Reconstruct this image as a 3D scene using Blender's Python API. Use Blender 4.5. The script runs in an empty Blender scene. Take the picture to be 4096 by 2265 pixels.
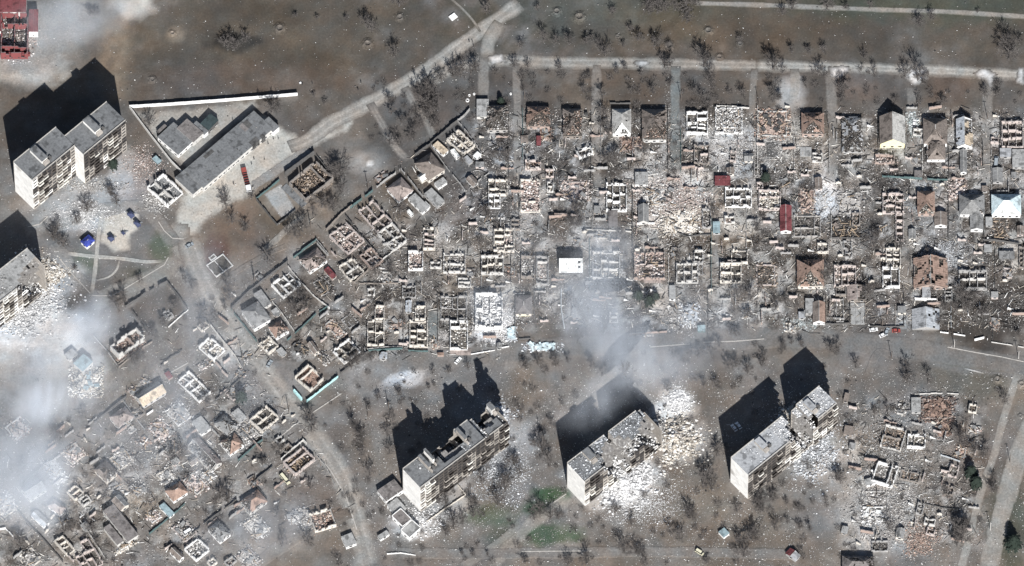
import bpy, math, random
import numpy as np
from mathutils import Vector

S = bpy.context.scene
COL = S.collection
# ------------------------------------------------------------------ camera
TH = math.radians(26.7)           # off-nadir angle of the view
D = 8000.0
ST, CT = math.sin(TH), math.cos(TH)
cam = bpy.data.cameras.new('camera')
cam.sensor_width = 36.0
cam.lens = 36.0 * D / 512.0
cam.clip_start = 100.0
cam.clip_end = 20000.0
camo = bpy.data.objects.new('camera', cam)
camo.location = (0, -ST * D, CT * D)
camo.rotation_euler = (TH, 0, 0)
COL.objects.link(camo)
S.camera = camo
# ------------------------------------------------------------------ sky and sun
SUN_EL = math.radians(37.7)
SUN_AZ = math.radians(170.8)      # clockwise from north (up in the picture)
W = bpy.data.worlds.new('World')
S.world = W
W.use_nodes = True
nt = W.node_tree
nt.nodes.clear()
sky = nt.nodes.new('ShaderNodeTexSky')
sky.sky_type = 'NISHITA'
sky.sun_disc = False
sky.sun_elevation = SUN_EL
sky.sun_rotation = SUN_AZ
bg = nt.nodes.new('ShaderNodeBackground')
bg.inputs[1].default_value = 0.05
wo = nt.nodes.new('ShaderNodeOutputWorld')
nt.links.new(sky.outputs[0], bg.inputs[0])
nt.links.new(bg.outputs[0], wo.inputs[0])
sl = bpy.data.lights.new('sun', 'SUN')
sl.energy = 5.0
sl.angle = math.radians(0.5)
sl.color = (1.0, 0.985, 0.97)
so = bpy.data.objects.new('sun', sl)
ld = Vector((-math.sin(SUN_AZ) * math.cos(SUN_EL), -math.cos(SUN_AZ) * math.cos(SUN_EL), -math.sin(SUN_EL)))
so.rotation_euler = ld.to_track_quat('-Z', 'Y').to_euler()
so.location = (0, -200, 400)
COL.objects.link(so)
S.view_settings.view_transform = 'Standard'
S.view_settings.look = 'None'
S.view_settings.exposure = 0.52
S.view_settings.gamma = 1.0
S.view_settings.use_curve_mapping = False
S.cycles.max_bounces = 6
S.cycles.diffuse_bounces = 2
S.cycles.glossy_bounces = 1
S.cycles.transmission_bounces = 2
S.cycles.transparent_max_bounces = 8
S.cycles.volume_bounces = 2

# ------------------------------------------------------------------ photograph pixel -> world
FR = {'P': (0, 0, 1.0), 'O': (0, 0, 1.5907)}
for c in range(4):
    for r in range(3):
        FR['a%d%d' % (c, r)] = (1024 * c, 755 * r, 0.53031)
for k, ox, oy in (('B1', 1900, 360), ('B2', 2600, 360), ('B4', 1500, 760), ('B5', 2250, 760), ('B6', 3000, 760),
                  ('C1', 1400, 440), ('C2', 1000, 560), ('C3', 850, 980), ('C4', 850, 1280), ('C5', 200, 1400),
                  ('C6', 0, 1825), ('C7', 700, 1700), ('D1', 1400, 1080), ('D2', 3296, 760), ('D3', 2600, 1060),
                  ('D4', 3296, 1060), ('D5', 500, 360)):
    FR[k] = (ox, oy, 800.0 / 2576)
FR['B3'] = (3300, 360, 796.0 / 2576)

def toP(f, x, y):
    o = FR[f]
    return o[0] + x * o[2], o[1] + y * o[2]

def Pw(px, py, z=0.0):
    """point at height z that stands at photograph pixel (px, py)"""
    k = 36.0 / cam.lens / 4096.0
    a, b = (px - 2048.0) * k, (1132.5 - py) * k
    dx, dy, dz = a, ST + b * CT, -CT + b * ST
    t = (z - CT * D) / dz
    return dx * t, -ST * D + dy * t

def Wd(f, x, y, z=0.0):
    return Pw(*toP(f, x, y), z)

# ------------------------------------------------------------------ materials
MAT = {}
def newmat(name):
    m = bpy.data.materials.new(name)
    m.use_nodes = True
    t = m.node_tree
    b = t.nodes['Principled BSDF']
    b.inputs['Roughness'].default_value = 0.9
    b.inputs['Specular IOR Level'].default_value = 0.25
    return m, t, b

def rgba(c):
    return (c[0], c[1], c[2], 1.0)

def mat(name, col, var=0.25, scale=0.9, rough=0.9, metal=0.0, stain=None, objvar=0.0, wave=None):
    """weathered surface: base colour broken up by two noises, optional stains / corrugation"""
    m, t, b = newmat(name)
    N = t.nodes.new
    L = t.links.new
    geo = N('ShaderNodeNewGeometry')
    n1 = N('ShaderNodeTexNoise'); n1.inputs['Scale'].default_value = scale; n1.inputs['Detail'].default_value = 5
    n1.inputs['Roughness'].default_value = 0.7
    L(geo.outputs['Position'], n1.inputs['Vector'])
    mr = N('ShaderNodeMapRange')
    mr.inputs[1].default_value = 0.28; mr.inputs[2].default_value = 0.72
    mr.inputs[3].default_value = 1 - var; mr.inputs[4].default_value = 1 + var
    L(n1.outputs[0], mr.inputs[0])
    v = mr.outputs[0]
    if objvar:
        oi = N('ShaderNodeObjectInfo')
        m2 = N('ShaderNodeMapRange'); m2.inputs[3].default_value = 1 - objvar; m2.inputs[4].default_value = 1 + objvar * 0.6
        L(oi.outputs['Random'], m2.inputs[0])
        mm = N('ShaderNodeMath'); mm.operation = 'MULTIPLY'
        L(v, mm.inputs[0]); L(m2.outputs[0], mm.inputs[1]); v = mm.outputs[0]
    if wave:
        tc = N('ShaderNodeTexCoord')
        w = N('ShaderNodeTexWave'); w.inputs['Scale'].default_value = wave; w.inputs['Distortion'].default_value = 1.0
        L(tc.outputs['Object'], w.inputs['Vector'])
        m3 = N('ShaderNodeMapRange'); m3.inputs[3].default_value = 0.72; m3.inputs[4].default_value = 1.15
        L(w.outputs[0], m3.inputs[0])
        mm = N('ShaderNodeMath'); mm.operation = 'MULTIPLY'
        L(v, mm.inputs[0]); L(m3.outputs[0], mm.inputs[1]); v = mm.outputs[0]
    sc = N('ShaderNodeVectorMath'); sc.operation = 'SCALE'
    sc.inputs[0].default_value = col
    L(v, sc.inputs['Scale'])
    out = sc.outputs[0]
    if stain:
        n2 = N('ShaderNodeTexNoise'); n2.inputs['Scale'].default_value = stain[1]; n2.inputs['Detail'].default_value = 4
        L(geo.outputs['Position'], n2.inputs['Vector'])
        m4 = N('ShaderNodeMapRange'); m4.inputs[1].default_value = stain[2]; m4.inputs[2].default_value = stain[2] + 0.1
        L(n2.outputs[0], m4.inputs[0])
        mx = N('ShaderNodeMix'); mx.data_type = 'RGBA'
        L(m4.outputs[0], mx.inputs[0]); L(out, mx.inputs[6]); mx.inputs[7].default_value = rgba(stain[0])
        out = mx.outputs[2]
    L(out, b.inputs['Base Color'])
    b.inputs['Roughness'].default_value = rough
    b.inputs['Metallic'].default_value = metal
    MAT[name] = m
    return m

def island(name, cols, rough=0.9):
    """every loose piece of the mesh takes one colour of its own from the list"""
    m, t, b = newmat(name)
    N = t.nodes.new; L = t.links.new
    geo = N('ShaderNodeNewGeometry')
    cr = N('ShaderNodeValToRGB')
    cr.color_ramp.interpolation = 'CONSTANT'
    e = cr.color_ramp.elements
    e[0].position = 0.0; e[0].color = rgba(cols[0])
    e[1].position = 1.0 / len(cols); e[1].color = rgba(cols[1])
    for i in range(2, len(cols)):
        q = e.new(i / len(cols)); q.color = rgba(cols[i])
    L(geo.outputs['Random Per Island'], cr.inputs[0])
    n1 = N('ShaderNodeTexNoise'); n1.inputs['Scale'].default_value = 1.7; n1.inputs['Detail'].default_value = 4
    L(geo.outputs['Position'], n1.inputs['Vector'])
    mr = N('ShaderNodeMapRange'); mr.inputs[1].default_value = 0.3; mr.inputs[2].default_value = 0.7
    mr.inputs[3].default_value = 0.7; mr.inputs[4].default_value = 1.2
    L(n1.outputs[0], mr.inputs[0])
    sc = N('ShaderNodeVectorMath'); sc.operation = 'SCALE'
    L(cr.outputs[0], sc.inputs[0]); L(mr.outputs[0], sc.inputs['Scale'])
    L(sc.outputs[0], b.inputs['Base Color'])
    b.inputs['Roughness'].default_value = rough
    MAT[name] = m
    return m

PAL = {
 'pale':  [(.62,.60,.56),(.42,.40,.37),(.28,.26,.24),(.75,.74,.71),(.16,.15,.14),(.34,.31,.28)],
 'white': [(.80,.795,.78),(.66,.655,.645),(.50,.495,.485),(.85,.845,.835),(.38,.375,.37),(.74,.735,.72)],
 'brick': [(.40,.24,.17),(.46,.31,.23),(.27,.17,.13),(.56,.48,.41),(.15,.12,.10),(.50,.34,.25)],
 'pink':  [(.50,.36,.30),(.60,.50,.44),(.32,.24,.20),(.72,.67,.63),(.20,.16,.14),(.44,.33,.28)],
 'grey':  [(.26,.25,.24),(.38,.37,.35),(.15,.145,.14),(.52,.51,.49),(.20,.19,.18),(.31,.30,.28)],
 'dusty': [(.35,.33,.30),(.48,.46,.43),(.25,.23,.21),(.64,.62,.59),(.29,.26,.235),(.15,.14,.13)],
 'char':  [(.035,.033,.032),(.07,.065,.06),(.12,.10,.09),(.26,.24,.22),(.05,.045,.04),(.17,.15,.13)],
 'cream': [(.60,.54,.45),(.70,.66,.58),(.40,.35,.28),(.80,.78,.73),(.24,.20,.16),(.50,.43,.34)],
 'teal':  [(.28,.36,.36),(.45,.52,.52),(.62,.68,.68),(.20,.24,.24),(.70,.72,.71),(.35,.38,.36)],
 'rust':  [(.19,.115,.085),(.24,.15,.115),(.13,.085,.07),(.36,.28,.23),(.07,.055,.05),(.21,.13,.10)],
 'slate': [(.50,.53,.56),(.66,.68,.70),(.36,.38,.40),(.78,.79,.80),(.22,.23,.25),(.44,.46,.48)],
 'brown': [(.22,.16,.11),(.30,.22,.16),(.15,.11,.08),(.42,.34,.27),(.09,.07,.055),(.36,.26,.18)],
}
def grey(c, k):
    l = .3 * c[0] + .55 * c[1] + .15 * c[2]
    return tuple(l + (q - l) * k for q in c)
for k in PAL:
    PAL[k] = [grey(c, .72) for c in PAL[k]]
    island('rubble_' + k, PAL[k])
WC = {'white': (.78,.77,.74), 'cream': (.62,.56,.47), 'brick': (.38,.27,.215), 'grey': (.34,.33,.315), 'pink': (.50,.41,.365),
      'pale': (.54,.52,.48), 'dark': (.11,.105,.10), 'brown': (.25,.21,.175), 'yellow': (.74,.68,.43), 'red': (.20,.06,.06),
      'teal': (.09,.14,.14), 'turquoise': (.42,.66,.66), 'slate': (.40,.43,.45), 'dusty': (.38,.355,.325)}
for k in WC:
    if k not in ('yellow', 'red', 'turquoise', 'teal'): WC[k] = grey(WC[k], .7)
    mat('wall_' + k, WC[k], 0.22, 0.8, stain=((.12,.11,.10), 0.35, 0.64))
RC = {'grey': (.23,.23,.225), 'pale': (.42,.41,.38), 'orange': (.30,.195,.145), 'brown': (.20,.165,.14), 'white': (.70,.71,.68),
      'teal': (.26,.34,.36), 'ice': (.56,.66,.68), 'red': (.24,.05,.055), 'dark': (.085,.083,.080), 'tan': (.54,.43,.30),
      'slate': (.42,.45,.48), 'pink': (.32,.26,.23), 'bitumen': (.150,.156,.160), 'brownflat': (.175,.158,.150),
      'redflat': (.165,.052,.056), 'green': (.035,.055,.058), 'concrete': (.30,.30,.29), 'blue': (.045,.065,.30), 'ash': (.31,.32,.33)}
for k in RC:
    if k not in ('redflat', 'blue', 'ice', 'teal'): RC[k] = grey(RC[k], .8)
    mat('roof_' + k, RC[k], 0.34, 0.8, objvar=0.12, stain=(tuple(c * 0.5 for c in RC[k]), 0.3, 0.54))
mat('charred_timber', (.055,.048,.042), 0.4, 2.0)
mat('pale_timber', (.40,.31,.22), 0.35, 2.0, objvar=0.25)
mat('floor_dirt', (.085,.078,.070), 0.5, 1.2)
for k in WC:
    mat('core_' + k, tuple(.10 + .42 * c for c in WC[k]), 0.4, 1.1, stain=((.09,.08,.075), 0.5, 0.55))
mat('glass_dark', (.012,.014,.018), 0.3, 1.0, rough=0.35)
mat('bark', (.115,.104,.097), 0.3, 3.0)
mat('needles', (.024,.034,.026), 0.4, 2.0)
mat('panel_white', (.80,.785,.75), 0.14, 0.5, objvar=0.10, stain=((.45,.43,.40), 0.12, 0.62))
mat('panel_dirty', (.36,.33,.295), 0.25, 0.5, objvar=0.20)
mat('panel_soot', (.085,.075,.068), 0.45, 0.5, objvar=0.35)
mat('balcony_white', (.74,.72,.66), 0.18, 0.6, objvar=0.18)
mat('slab_edge', (.40,.38,.35), 0.25, 0.8)
mat('broken_slab', (.21,.20,.19), 0.5, 0.9, stain=((.45,.44,.42), 0.5, 0.55))
mat('inside_dark', (.06,.055,.05), 0.4, 0.8)
mat('metal_dark', (.05,.052,.055), 0.3, 2.0, rough=0.6)
mat('cloth_dark', (.022,.022,.026), 0.3, 4.0)
mat('skin', (.45,.30,.22), 0.1, 4.0)
mat('wood_pole', (.13,.11,.095), 0.3, 3.0)
mat('pole_pale', (.50,.48,.45), 0.2, 3.0)
mat('car_white', (.72,.72,.71), 0.12, 1.0, rough=0.4)
mat('car_red', (.26,.065,.055), 0.3, 1.0, rough=0.5)
mat('car_yellow', (.60,.57,.42), 0.2, 1.0, rough=0.5)
mat('car_grey', (.28,.31,.33), 0.2, 1.0, rough=0.4)
mat('rubber', (.02,.02,.02), 0.2, 3.0)
mat('play_blue', (.06,.072,.13), 0.3, 2.0)

def ground_material(name, a_lo=0.62, a_hi=1.42):
    m, t, b = newmat(name)
    N = t.nodes.new; L = t.links.new
    at = N('ShaderNodeAttribute'); at.attribute_name = 'soil'
    geo = N('ShaderNodeNewGeometry')
    val = None
    for sc_, lo, hi, det in ((0.9, 0.66, 1.36, 3), (0.22, 0.84, 1.16, 5), (2.3, 0.86, 1.16, 2)):
        n = N('ShaderNodeTexNoise'); n.inputs['Scale'].default_value = sc_; n.inputs['Detail'].default_value = det
        n.inputs['Roughness'].default_value = 0.65
        L(geo.outputs['Position'], n.inputs['Vector'])
        mr = N('ShaderNodeMapRange'); mr.inputs[1].default_value = 0.32; mr.inputs[2].default_value = 0.68
        mr.inputs[3].default_value = lo; mr.inputs[4].default_value = hi
        L(n.outputs[0], mr.inputs[0])
        if val is None:
            val = mr.outputs[0]
        else:
            mm = N('ShaderNodeMath'); mm.operation = 'MULTIPLY'
            L(val, mm.inputs[0]); L(mr.outputs[0], mm.inputs[1]); val = mm.outputs[0]
    s1 = N('ShaderNodeMath'); s1.operation = 'SUBTRACT'; L(val, s1.inputs[0]); s1.inputs[1].default_value = 1.0
    s2 = N('ShaderNodeMath'); s2.operation = 'MULTIPLY_ADD'; L(s1.outputs[0], s2.inputs[0]); L(at.outputs['Alpha'], s2.inputs[1]); s2.inputs[2].default_value = 1.0
    sc = N('ShaderNodeVectorMath'); sc.operation = 'SCALE'
    L(at.outputs['Color'], sc.inputs[0]); L(s2.outputs[0], sc.inputs['Scale'])
    n = N('ShaderNodeTexNoise'); n.inputs['Scale'].default_value = 0.10; n.inputs['Detail'].default_value = 3
    L(geo.outputs['Position'], n.inputs['Vector'])
    cr = N('ShaderNodeValToRGB')
    cr.color_ramp.elements[0].position = 0.35; cr.color_ramp.elements[0].color = (1.04, 0.99, 0.95, 1)
    cr.color_ramp.elements[1].position = 0.65; cr.color_ramp.elements[1].color = (0.95, 1.01, 1.05, 1)
    L(n.outputs[0], cr.inputs[0])
    mu = N('ShaderNodeVectorMath'); mu.operation = 'MULTIPLY'
    L(sc.outputs[0], mu.inputs[0]); L(cr.outputs[0], mu.inputs[1])
    L(mu.outputs[0], b.inputs['Base Color'])
    b.inputs['Roughness'].default_value = 1.0
    b.inputs['Specular IOR Level'].default_value = 0.05
    MAT[name] = m
    return m
ground_material('soil')

# ------------------------------------------------------------------ objects
LABELS = {}
def tag(o, label, cat, group=None, kind=None):
    o['label'] = label
    o['category'] = cat
    if group: o['group'] = group
    if kind: o['kind'] = kind
    LABELS.setdefault(label, []).append((o.name, group))
    return o

def thing(name, label, cat, x, y, z=0.0, rz=0.0, group=None):
    o = bpy.data.objects.new(name, None)
    o.empty_display_size = 0.5
    o.location = (x, y, z); o.rotation_euler = (0, 0, rz)
    COL.objects.link(o)
    return tag(o, label, cat, group)

def ob(name, me, parent=None, loc=(0, 0, 0), rz=0.0, rot=None, kind=None):
    o = bpy.data.objects.new(name, me)
    o.location = loc
    o.rotation_euler = rot if rot else (0, 0, rz)
    if parent: o.parent = parent
    if kind: o['kind'] = kind
    COL.objects.link(o)
    return o

class MB:
    def __init__(s):
        s.v = []; s.f = []
    def box(s, x0, y0, z0, x1, y1, z1, bottom=True):
        i = len(s.v)
        s.v += [(x0,y0,z0),(x1,y0,z0),(x1,y1,z0),(x0,y1,z0),(x0,y0,z1),(x1,y0,z1),(x1,y1,z1),(x0,y1,z1)]
        s.f += [(i+4,i+5,i+6,i+7),(i,i+1,i+5,i+4),(i+1,i+2,i+6,i+5),(i+2,i+3,i+7,i+6),(i+3,i,i+4,i+7)]
        if bottom: s.f.append((i+3,i+2,i+1,i))
        return s
    def hexa(s, p):
        """box from 8 corner points, lower four then upper four"""
        i = len(s.v)
        s.v += [tuple(q) for q in p]
        s.f += [(i+4,i+5,i+6,i+7),(i,i+1,i+5,i+4),(i+1,i+2,i+6,i+5),(i+2,i+3,i+7,i+6),(i+3,i,i+4,i+7),(i+3,i+2,i+1,i)]
        return s
    def tube(s, pts, rad, n=5):
        """tapering round bar along pts"""
        base = len(s.v)
        for k, p in enumerate(pts):
            p = Vector(p)
            d = (Vector(pts[min(k+1, len(pts)-1)]) - Vector(pts[max(k-1, 0)])).normalized()
            a = d.cross(Vector((0.3, 0.9, 0.31)))
            if a.length < 1e-4: a = d.cross(Vector((1, 0, 0)))
            a.normalize(); b2 = d.cross(a)
            for j in range(n):
                an = 2 * math.pi * j / n
                s.v.append(tuple(p + (a * math.cos(an) + b2 * math.sin(an)) * rad[k]))
        for k in range(len(pts) - 1):
            for j in range(n):
                q = base + k * n; j2 = (j + 1) % n
                s.f.append((q+j, q+j2, q+n+j2, q+n+j))
        s.f.append(tuple(base + j for j in reversed(range(n))))
        s.f.append(tuple(base + (len(pts)-1) * n + j for j in range(n)))
        return s
    def cyl(s, x, y, z0, z1, r0, r1=None, n=10):
        return s.tube([(x, y, z0), (x, y, z1)], [r0, r0 if r1 is None else r1], n)
    def mesh(s, name, m):
        me = bpy.data.meshes.new(name)
        me.from_pydata(s.v, [], s.f)
        me.materials.append(MAT[m])
        if m.startswith('wall_') and name in ('outer_wall', 'partition_wall'):
            me.materials.append(MAT['core_' + m[5:]])
            for p in me.polygons:
                if p.normal.z > .7: p.material_index = 1
        return me

_mc = {}
def cached(key, fn):
    if key not in _mc: _mc[key] = fn()
    return _mc[key]

def np_mesh(name, V, F, m, cols=None, T=None):
    """V (n,3) array, F (k,4) quads, T (j,3) triangles"""
    me = bpy.data.meshes.new(name)
    me.vertices.add(len(V)); me.vertices.foreach_set('co', V.astype(np.float32).ravel())
    k = len(F); j = 0 if T is None else len(T)
    idx = F.astype(np.int32).ravel()
    if j: idx = np.concatenate([idx, T.astype(np.int32).ravel()])
    me.loops.add(len(idx)); me.loops.foreach_set('vertex_index', idx)
    me.polygons.add(k + j)
    st = np.arange(0, 4 * k, 4, dtype=np.int32); tot = np.full(k, 4, dtype=np.int32)
    if j:
        st = np.concatenate([st, 4 * k + np.arange(0, 3 * j, 3, dtype=np.int32)]); tot = np.concatenate([tot, np.full(j, 3, dtype=np.int32)])
    me.polygons.foreach_set('loop_start', st)
    me.polygons.foreach_set('loop_total', tot)
    me.update(calc_edges=True)
    me.validate()
    if cols is not None:
        a = me.attributes.new('soil', 'FLOAT_COLOR', 'POINT')
        c4 = np.full((len(V), 4), .55, np.float32); c4[:, :cols.shape[1]] = cols
        a.data.foreach_set('color', c4.ravel())
    me.materials.append(MAT[m])
    return me

BOXF = np.array([[4,5,6,7],[0,1,5,4],[1,2,6,5],[2,3,7,6],[3,0,4,7],[3,2,1,0]])
BOXC = np.array([[-1,-1,-1],[1,-1,-1],[1,1,-1],[-1,1,-1],[-1,-1,1],[1,-1,1],[1,1,1],[-1,1,1]], float) * 0.5

def _pieces(P, SZ, rng, tilt):
    n = len(P)
    yaw = rng.uniform(0, 2 * np.pi, n); ax = rng.uniform(0, 2 * np.pi, n); tl = rng.normal(0, tilt, n)
    C = BOXC[None] * SZ[:, None, :]
    C[:, :, :2] *= 1 + rng.uniform(-0.3, 0.3, (n, 8, 2))
    cx, sx = np.cos(tl * np.cos(ax))[:, None], np.sin(tl * np.cos(ax))[:, None]
    cy, sy = np.cos(tl * np.sin(ax))[:, None], np.sin(tl * np.sin(ax))[:, None]
    x, y, z = C[:, :, 0], C[:, :, 1], C[:, :, 2]
    y, z = y * cx - z * sx, y * sx + z * cx
    x, z = x * cy + z * sy, -x * sy + z * cy
    c, s_ = np.cos(yaw)[:, None], np.sin(yaw)[:, None]
    x, y = x * c - y * s_, x * s_ + y * c
    V = np.stack([x, y, z], 2) + P[:, None, :]
    F = (BOXF[:5][None] + (np.arange(n) * 8)[:, None, None]).reshape(-1, 4)
    return V.reshape(-1, 3), F

def _chips(P, SZ, rng):
    """small broken lumps: crooked four-sided pyramids"""
    n = len(P)
    a = rng.uniform(0, 2 * np.pi, n)[:, None] + np.arange(4)[None] * np.pi / 2 + rng.uniform(-.5, .5, (n, 4))
    r = rng.uniform(.35, .65, (n, 4))
    V = np.zeros((n, 5, 3))
    V[:, :4, 0] = np.cos(a) * r * SZ[:, 0:1]; V[:, :4, 1] = np.sin(a) * r * SZ[:, 1:2]
    V[:, :4, 2] = -SZ[:, 2:3] * .5 + rng.uniform(-.2, .2, (n, 4)) * SZ[:, 2:3]
    V[:, 4, 0] = rng.uniform(-.3, .3, n) * SZ[:, 0]; V[:, 4, 1] = rng.uniform(-.3, .3, n) * SZ[:, 1]; V[:, 4, 2] = SZ[:, 2] * .6
    V += P[:, None, :]
    T = (np.array([[0,1,4],[1,2,4],[2,3,4],[3,0,4]])[None] + (np.arange(n) * 5)[:, None, None]).reshape(-1, 3)
    return V.reshape(-1, 3), T

def pieces_mesh(name, P, SZ, rng, m, tilt=0.5, chips=0.0):
    """many loose blocks: centres P (n,3), sizes SZ (n,3), random heading and tilt; a share of them small lumps"""
    k = rng.random(len(P)) < chips
    V, F = _pieces(P[~k], SZ[~k], rng, tilt)
    T = None
    if k.any():
        V2, T = _chips(P[k], SZ[k], rng)
        T = T + len(V); V = np.concatenate([V, V2])
    return np_mesh(name, V, F, m, None, T)

# ------------------------------------------------------------------ value noise for the soil
def vnoise(x, y, sc, seed=0):
    x = x / sc + seed * 17.13; y = y / sc + seed * 7.77
    xi = np.floor(x).astype(np.int64); yi = np.floor(y).astype(np.int64)
    fx = x - xi; fy = y - yi
    fx = fx * fx * (3 - 2 * fx); fy = fy * fy * (3 - 2 * fy)
    def h(a, b):
        q = (a * 374761393 + b * 668265263 + seed * 1442695) & 0x7fffffff
        q = ((q ^ (q >> 13)) * 1274126177) & 0x7fffffff
        return ((q ^ (q >> 16)) & 0xffff) / 65535.0
    return (h(xi, yi) * (1 - fx) * (1 - fy) + h(xi + 1, yi) * fx * (1 - fy) + h(xi, yi + 1) * (1 - fx) * fy + h(xi + 1, yi + 1) * fx * fy)
def fbm(x, y, sc, seed=0):
    return 0.5 * vnoise(x, y, sc, seed) + 0.3 * vnoise(x, y, sc / 2.1, seed + 1) + 0.2 * vnoise(x, y, sc / 4.3, seed + 2)
# ------------------------------------------------------------------ soil colours (dry spring earth, dust, soot, grass)
SC = {'yard': (.112,.099,.087), 'field': (.084,.072,.058), 'green': (.066,.073,.054), 'grass': (.046,.088,.042), 'brown': (.094,.077,.064),
      'red': (.120,.088,.072), 'tan': (.200,.160,.120), 'dust': (.40,.39,.375), 'white': (.66,.65,.635), 'pink': (.38,.335,.31),
      'dark': (.042,.038,.036), 'soot': (.028,.028,.028), 'pave': (.23,.225,.215), 'grey': (.185,.176,.166), 'maroon': (.085,.045,.043),
      'sand': (.47,.445,.395), 'asphalt': (.165,.158,.150), 'dirt': (.28,.262,.235), 'gravel': (.40,.385,.35), 'lane': (.205,.19,.173),
      'tealdust': (.17,.19,.19), 'slab': (.32,.325,.32), 'mid': (.165,.151,.137)}
SC = {k: (v if k == 'grass' else grey(tuple(.93 * q for q in v), .82)) for k, v in SC.items()}
SC['grass'] = (.050, .080, .046)
BL = []
def blob(f, x, y, rx, ry, col, k):
    wx, wy = Wd(f, x, y)
    s = FR[f][2] / 8.0
    BL.append((wx, wy, rx * s, ry * s / CT, np.array(SC[col]), k))
for a in ((700,90,620,170,'field',.95),(2000,70,760,120,'field',.9),(2350,10,420,55,'green',.8),(1500,20,380,120,'green',.45),
          (1750,110,420,80,'brown',.5),(1800,230,560,70,'brown',.6),(2380,225,60,50,'red',.6),(2150,215,70,40,'red',.5),
          (285,130,55,130,'tan',.85),(215,110,70,80,'brown',.6),(437,88,28,22,'tan',.7),(590,105,85,26,'soot',.9),(640,200,330,45,'red',.45),
          (150,70,120,120,'pave',.8),(60,170,120,50,'dust',.8),(330,10,60,40,'dust',.8),(30,320,60,100,'brown',.5),
          (210,520,160,55,'dust',.6),(340,470,60,60,'pink',.6),(130,650,90,60,'grey',.6),(40,560,60,50,'grey',.5),
          (300,620,120,90,'grey',.5),(405,620,34,40,'grass',.55),(210,660,40,40,'grass',.45),(360,690,70,30,'green',.6),
          (90,840,150,110,'white',.75),(60,760,110,60,'white',.9),(200,560,110,30,'dust',.8),(250,470,90,30,'dust',.6),(310,430,40,60,'white',.4),(170,700,60,50,'dust',.7),(60,930,120,70,'dust',.6),
          (600,570,90,75,'red',.6),(540,650,40,60,'maroon',.75),(700,560,60,50,'field',.6),(880,350,80,60,'grey',.4),(920,410,55,40,'dust',.45),
          (930,412,10,8,'white',.9),(740,330,60,40,'brown',.7),(1080,270,60,60,'red',.35),(960,330,60,60,'field',.4),
          (1690,500,95,95,'pink',.7),(1640,470,55,55,'white',.7),(1740,450,60,40,'white',.8),(1660,560,60,40,'white',.5),(2075,490,38,75,'white',.95),(2160,500,50,60,'mid',.8),(1240,800,45,75,'white',.85),
          (1840,370,75,75,'white',.6),(1960,350,90,80,'dust',.8),(1850,560,70,40,'dust',.8),(1480,600,60,50,'dust',.7),(1130,640,50,40,'dust',.7),(2130,620,60,30,'dust',.6),(1340,530,60,60,'dust',.6),(1740,480,55,45,'white',.5),(1985,240,45,50,'dust',.7),(1470,520,60,30,'dust',.5),
          (1400,560,36,60,'brown',.8),(1350,800,70,60,'brown',.5),(2470,800,130,110,'dark',.75),(2560,780,60,90,'dark',.6),(1000,945,80,28,'white',.75),
          (930,950,90,50,'dust',.5),(1555,1200,110,75,'white',1),(1690,1030,60,50,'white',1),(1700,1100,60,50,'white',.8),(1710,1110,70,60,'dust',.8),
          (1480,1230,60,40,'dust',.6),(2200,1290,130,110,'dust',.7),(2250,1260,60,50,'white',.45),(2290,1090,110,110,'grey',.6),(2050,1140,90,70,'dust',.75),
          (1290,1110,90,60,'dust',.6),(1140,1260,70,60,'dust',.6),(1040,1330,60,30,'white',.6),(2440,1150,80,90,'red',.45),(2330,1270,40,40,'tan',.5),
          (1385,1245,60,20,'grass',1),(1340,1280,55,24,'grass',.9),(1240,1300,90,32,'grass',.6),(1390,1345,85,34,'grass',.85),(1260,1350,60,25,'green',.8),
          (2535,1330,60,130,'green',.8),(2440,950,120,60,'green',.4),(650,960,90,60,'mid',.7),(600,1240,70,60,'dust',.45),(560,880,50,50,'dust',.7),
          (490,920,60,40,'mid',.6),(300,1080,150,100,'mid',.6),(230,950,60,50,'dust',.6),(800,1250,90,70,'red',.35),(690,1330,80,60,'brown',.4),
          (1120,440,50,60,'brown',.5),(1180,520,70,60,'red',.35),(1000,640,60,60,'mid',.7),(1120,690,90,60,'mid',.7),(900,720,60,60,'mid',.6),
          (760,760,50,50,'brown',.6),(1700,760,70,60,'dust',.4),(2030,780,60,50,'mid',.5),(2200,780,80,60,'brown',.5),(2350,560,60,50,'dust',.35),
          (2420,640,60,40,'grey',.5),(1050,730,70,40,'dark',.3),(2060,820,60,40,'tan',.35),(1990,1290,120,80,'grey',.4),(1780,1240,120,80,'mid',.6),
          (1900,1380,200,60,'brown',.5),(1500,940,200,60,'grey',.4),(1200,940,110,40,'mid',.7),(1800,930,140,50,'dark',.25),(2300,870,120,30,'asphalt',.7),
          (470,1290,60,40,'mid',.6),(90,1290,120,110,'grey',.6),(1330,420,40,40,'dust',.5),(1445,330,26,30,'dust',.6),(1900,560,50,40,'dust',.4)):
    blob('O', *a)
def seg(px, py, x0, x1, y0, y1, soft=60.0):
    return np.clip((px - x0) / soft, 0, 1) * np.clip((x1 - px) / soft, 0, 1) * np.clip((py - y0) / soft, 0, 1) * np.clip((y1 - py) / soft, 0, 1)
def zone(px, py):
    """1 inside the quarters of ruined houses"""
    g = seg(px, py, 1850, 4300, 420, 1340) + seg(px, py, 1400, 2050, 880, 1420) * .9 + seg(px, py, 3350, 3950, 1560, 2200) * .8
    dg = np.clip(1 - np.abs((py - 700) + (px - 1900) * .62 - 420) / 700, 0, 1) * (px < 2000)
    dg = dg * ~((py > 1440) & (px > 1090 + (py - 1511) * .638))
    return np.clip(g + dg * .8, 0, 1)
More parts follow.
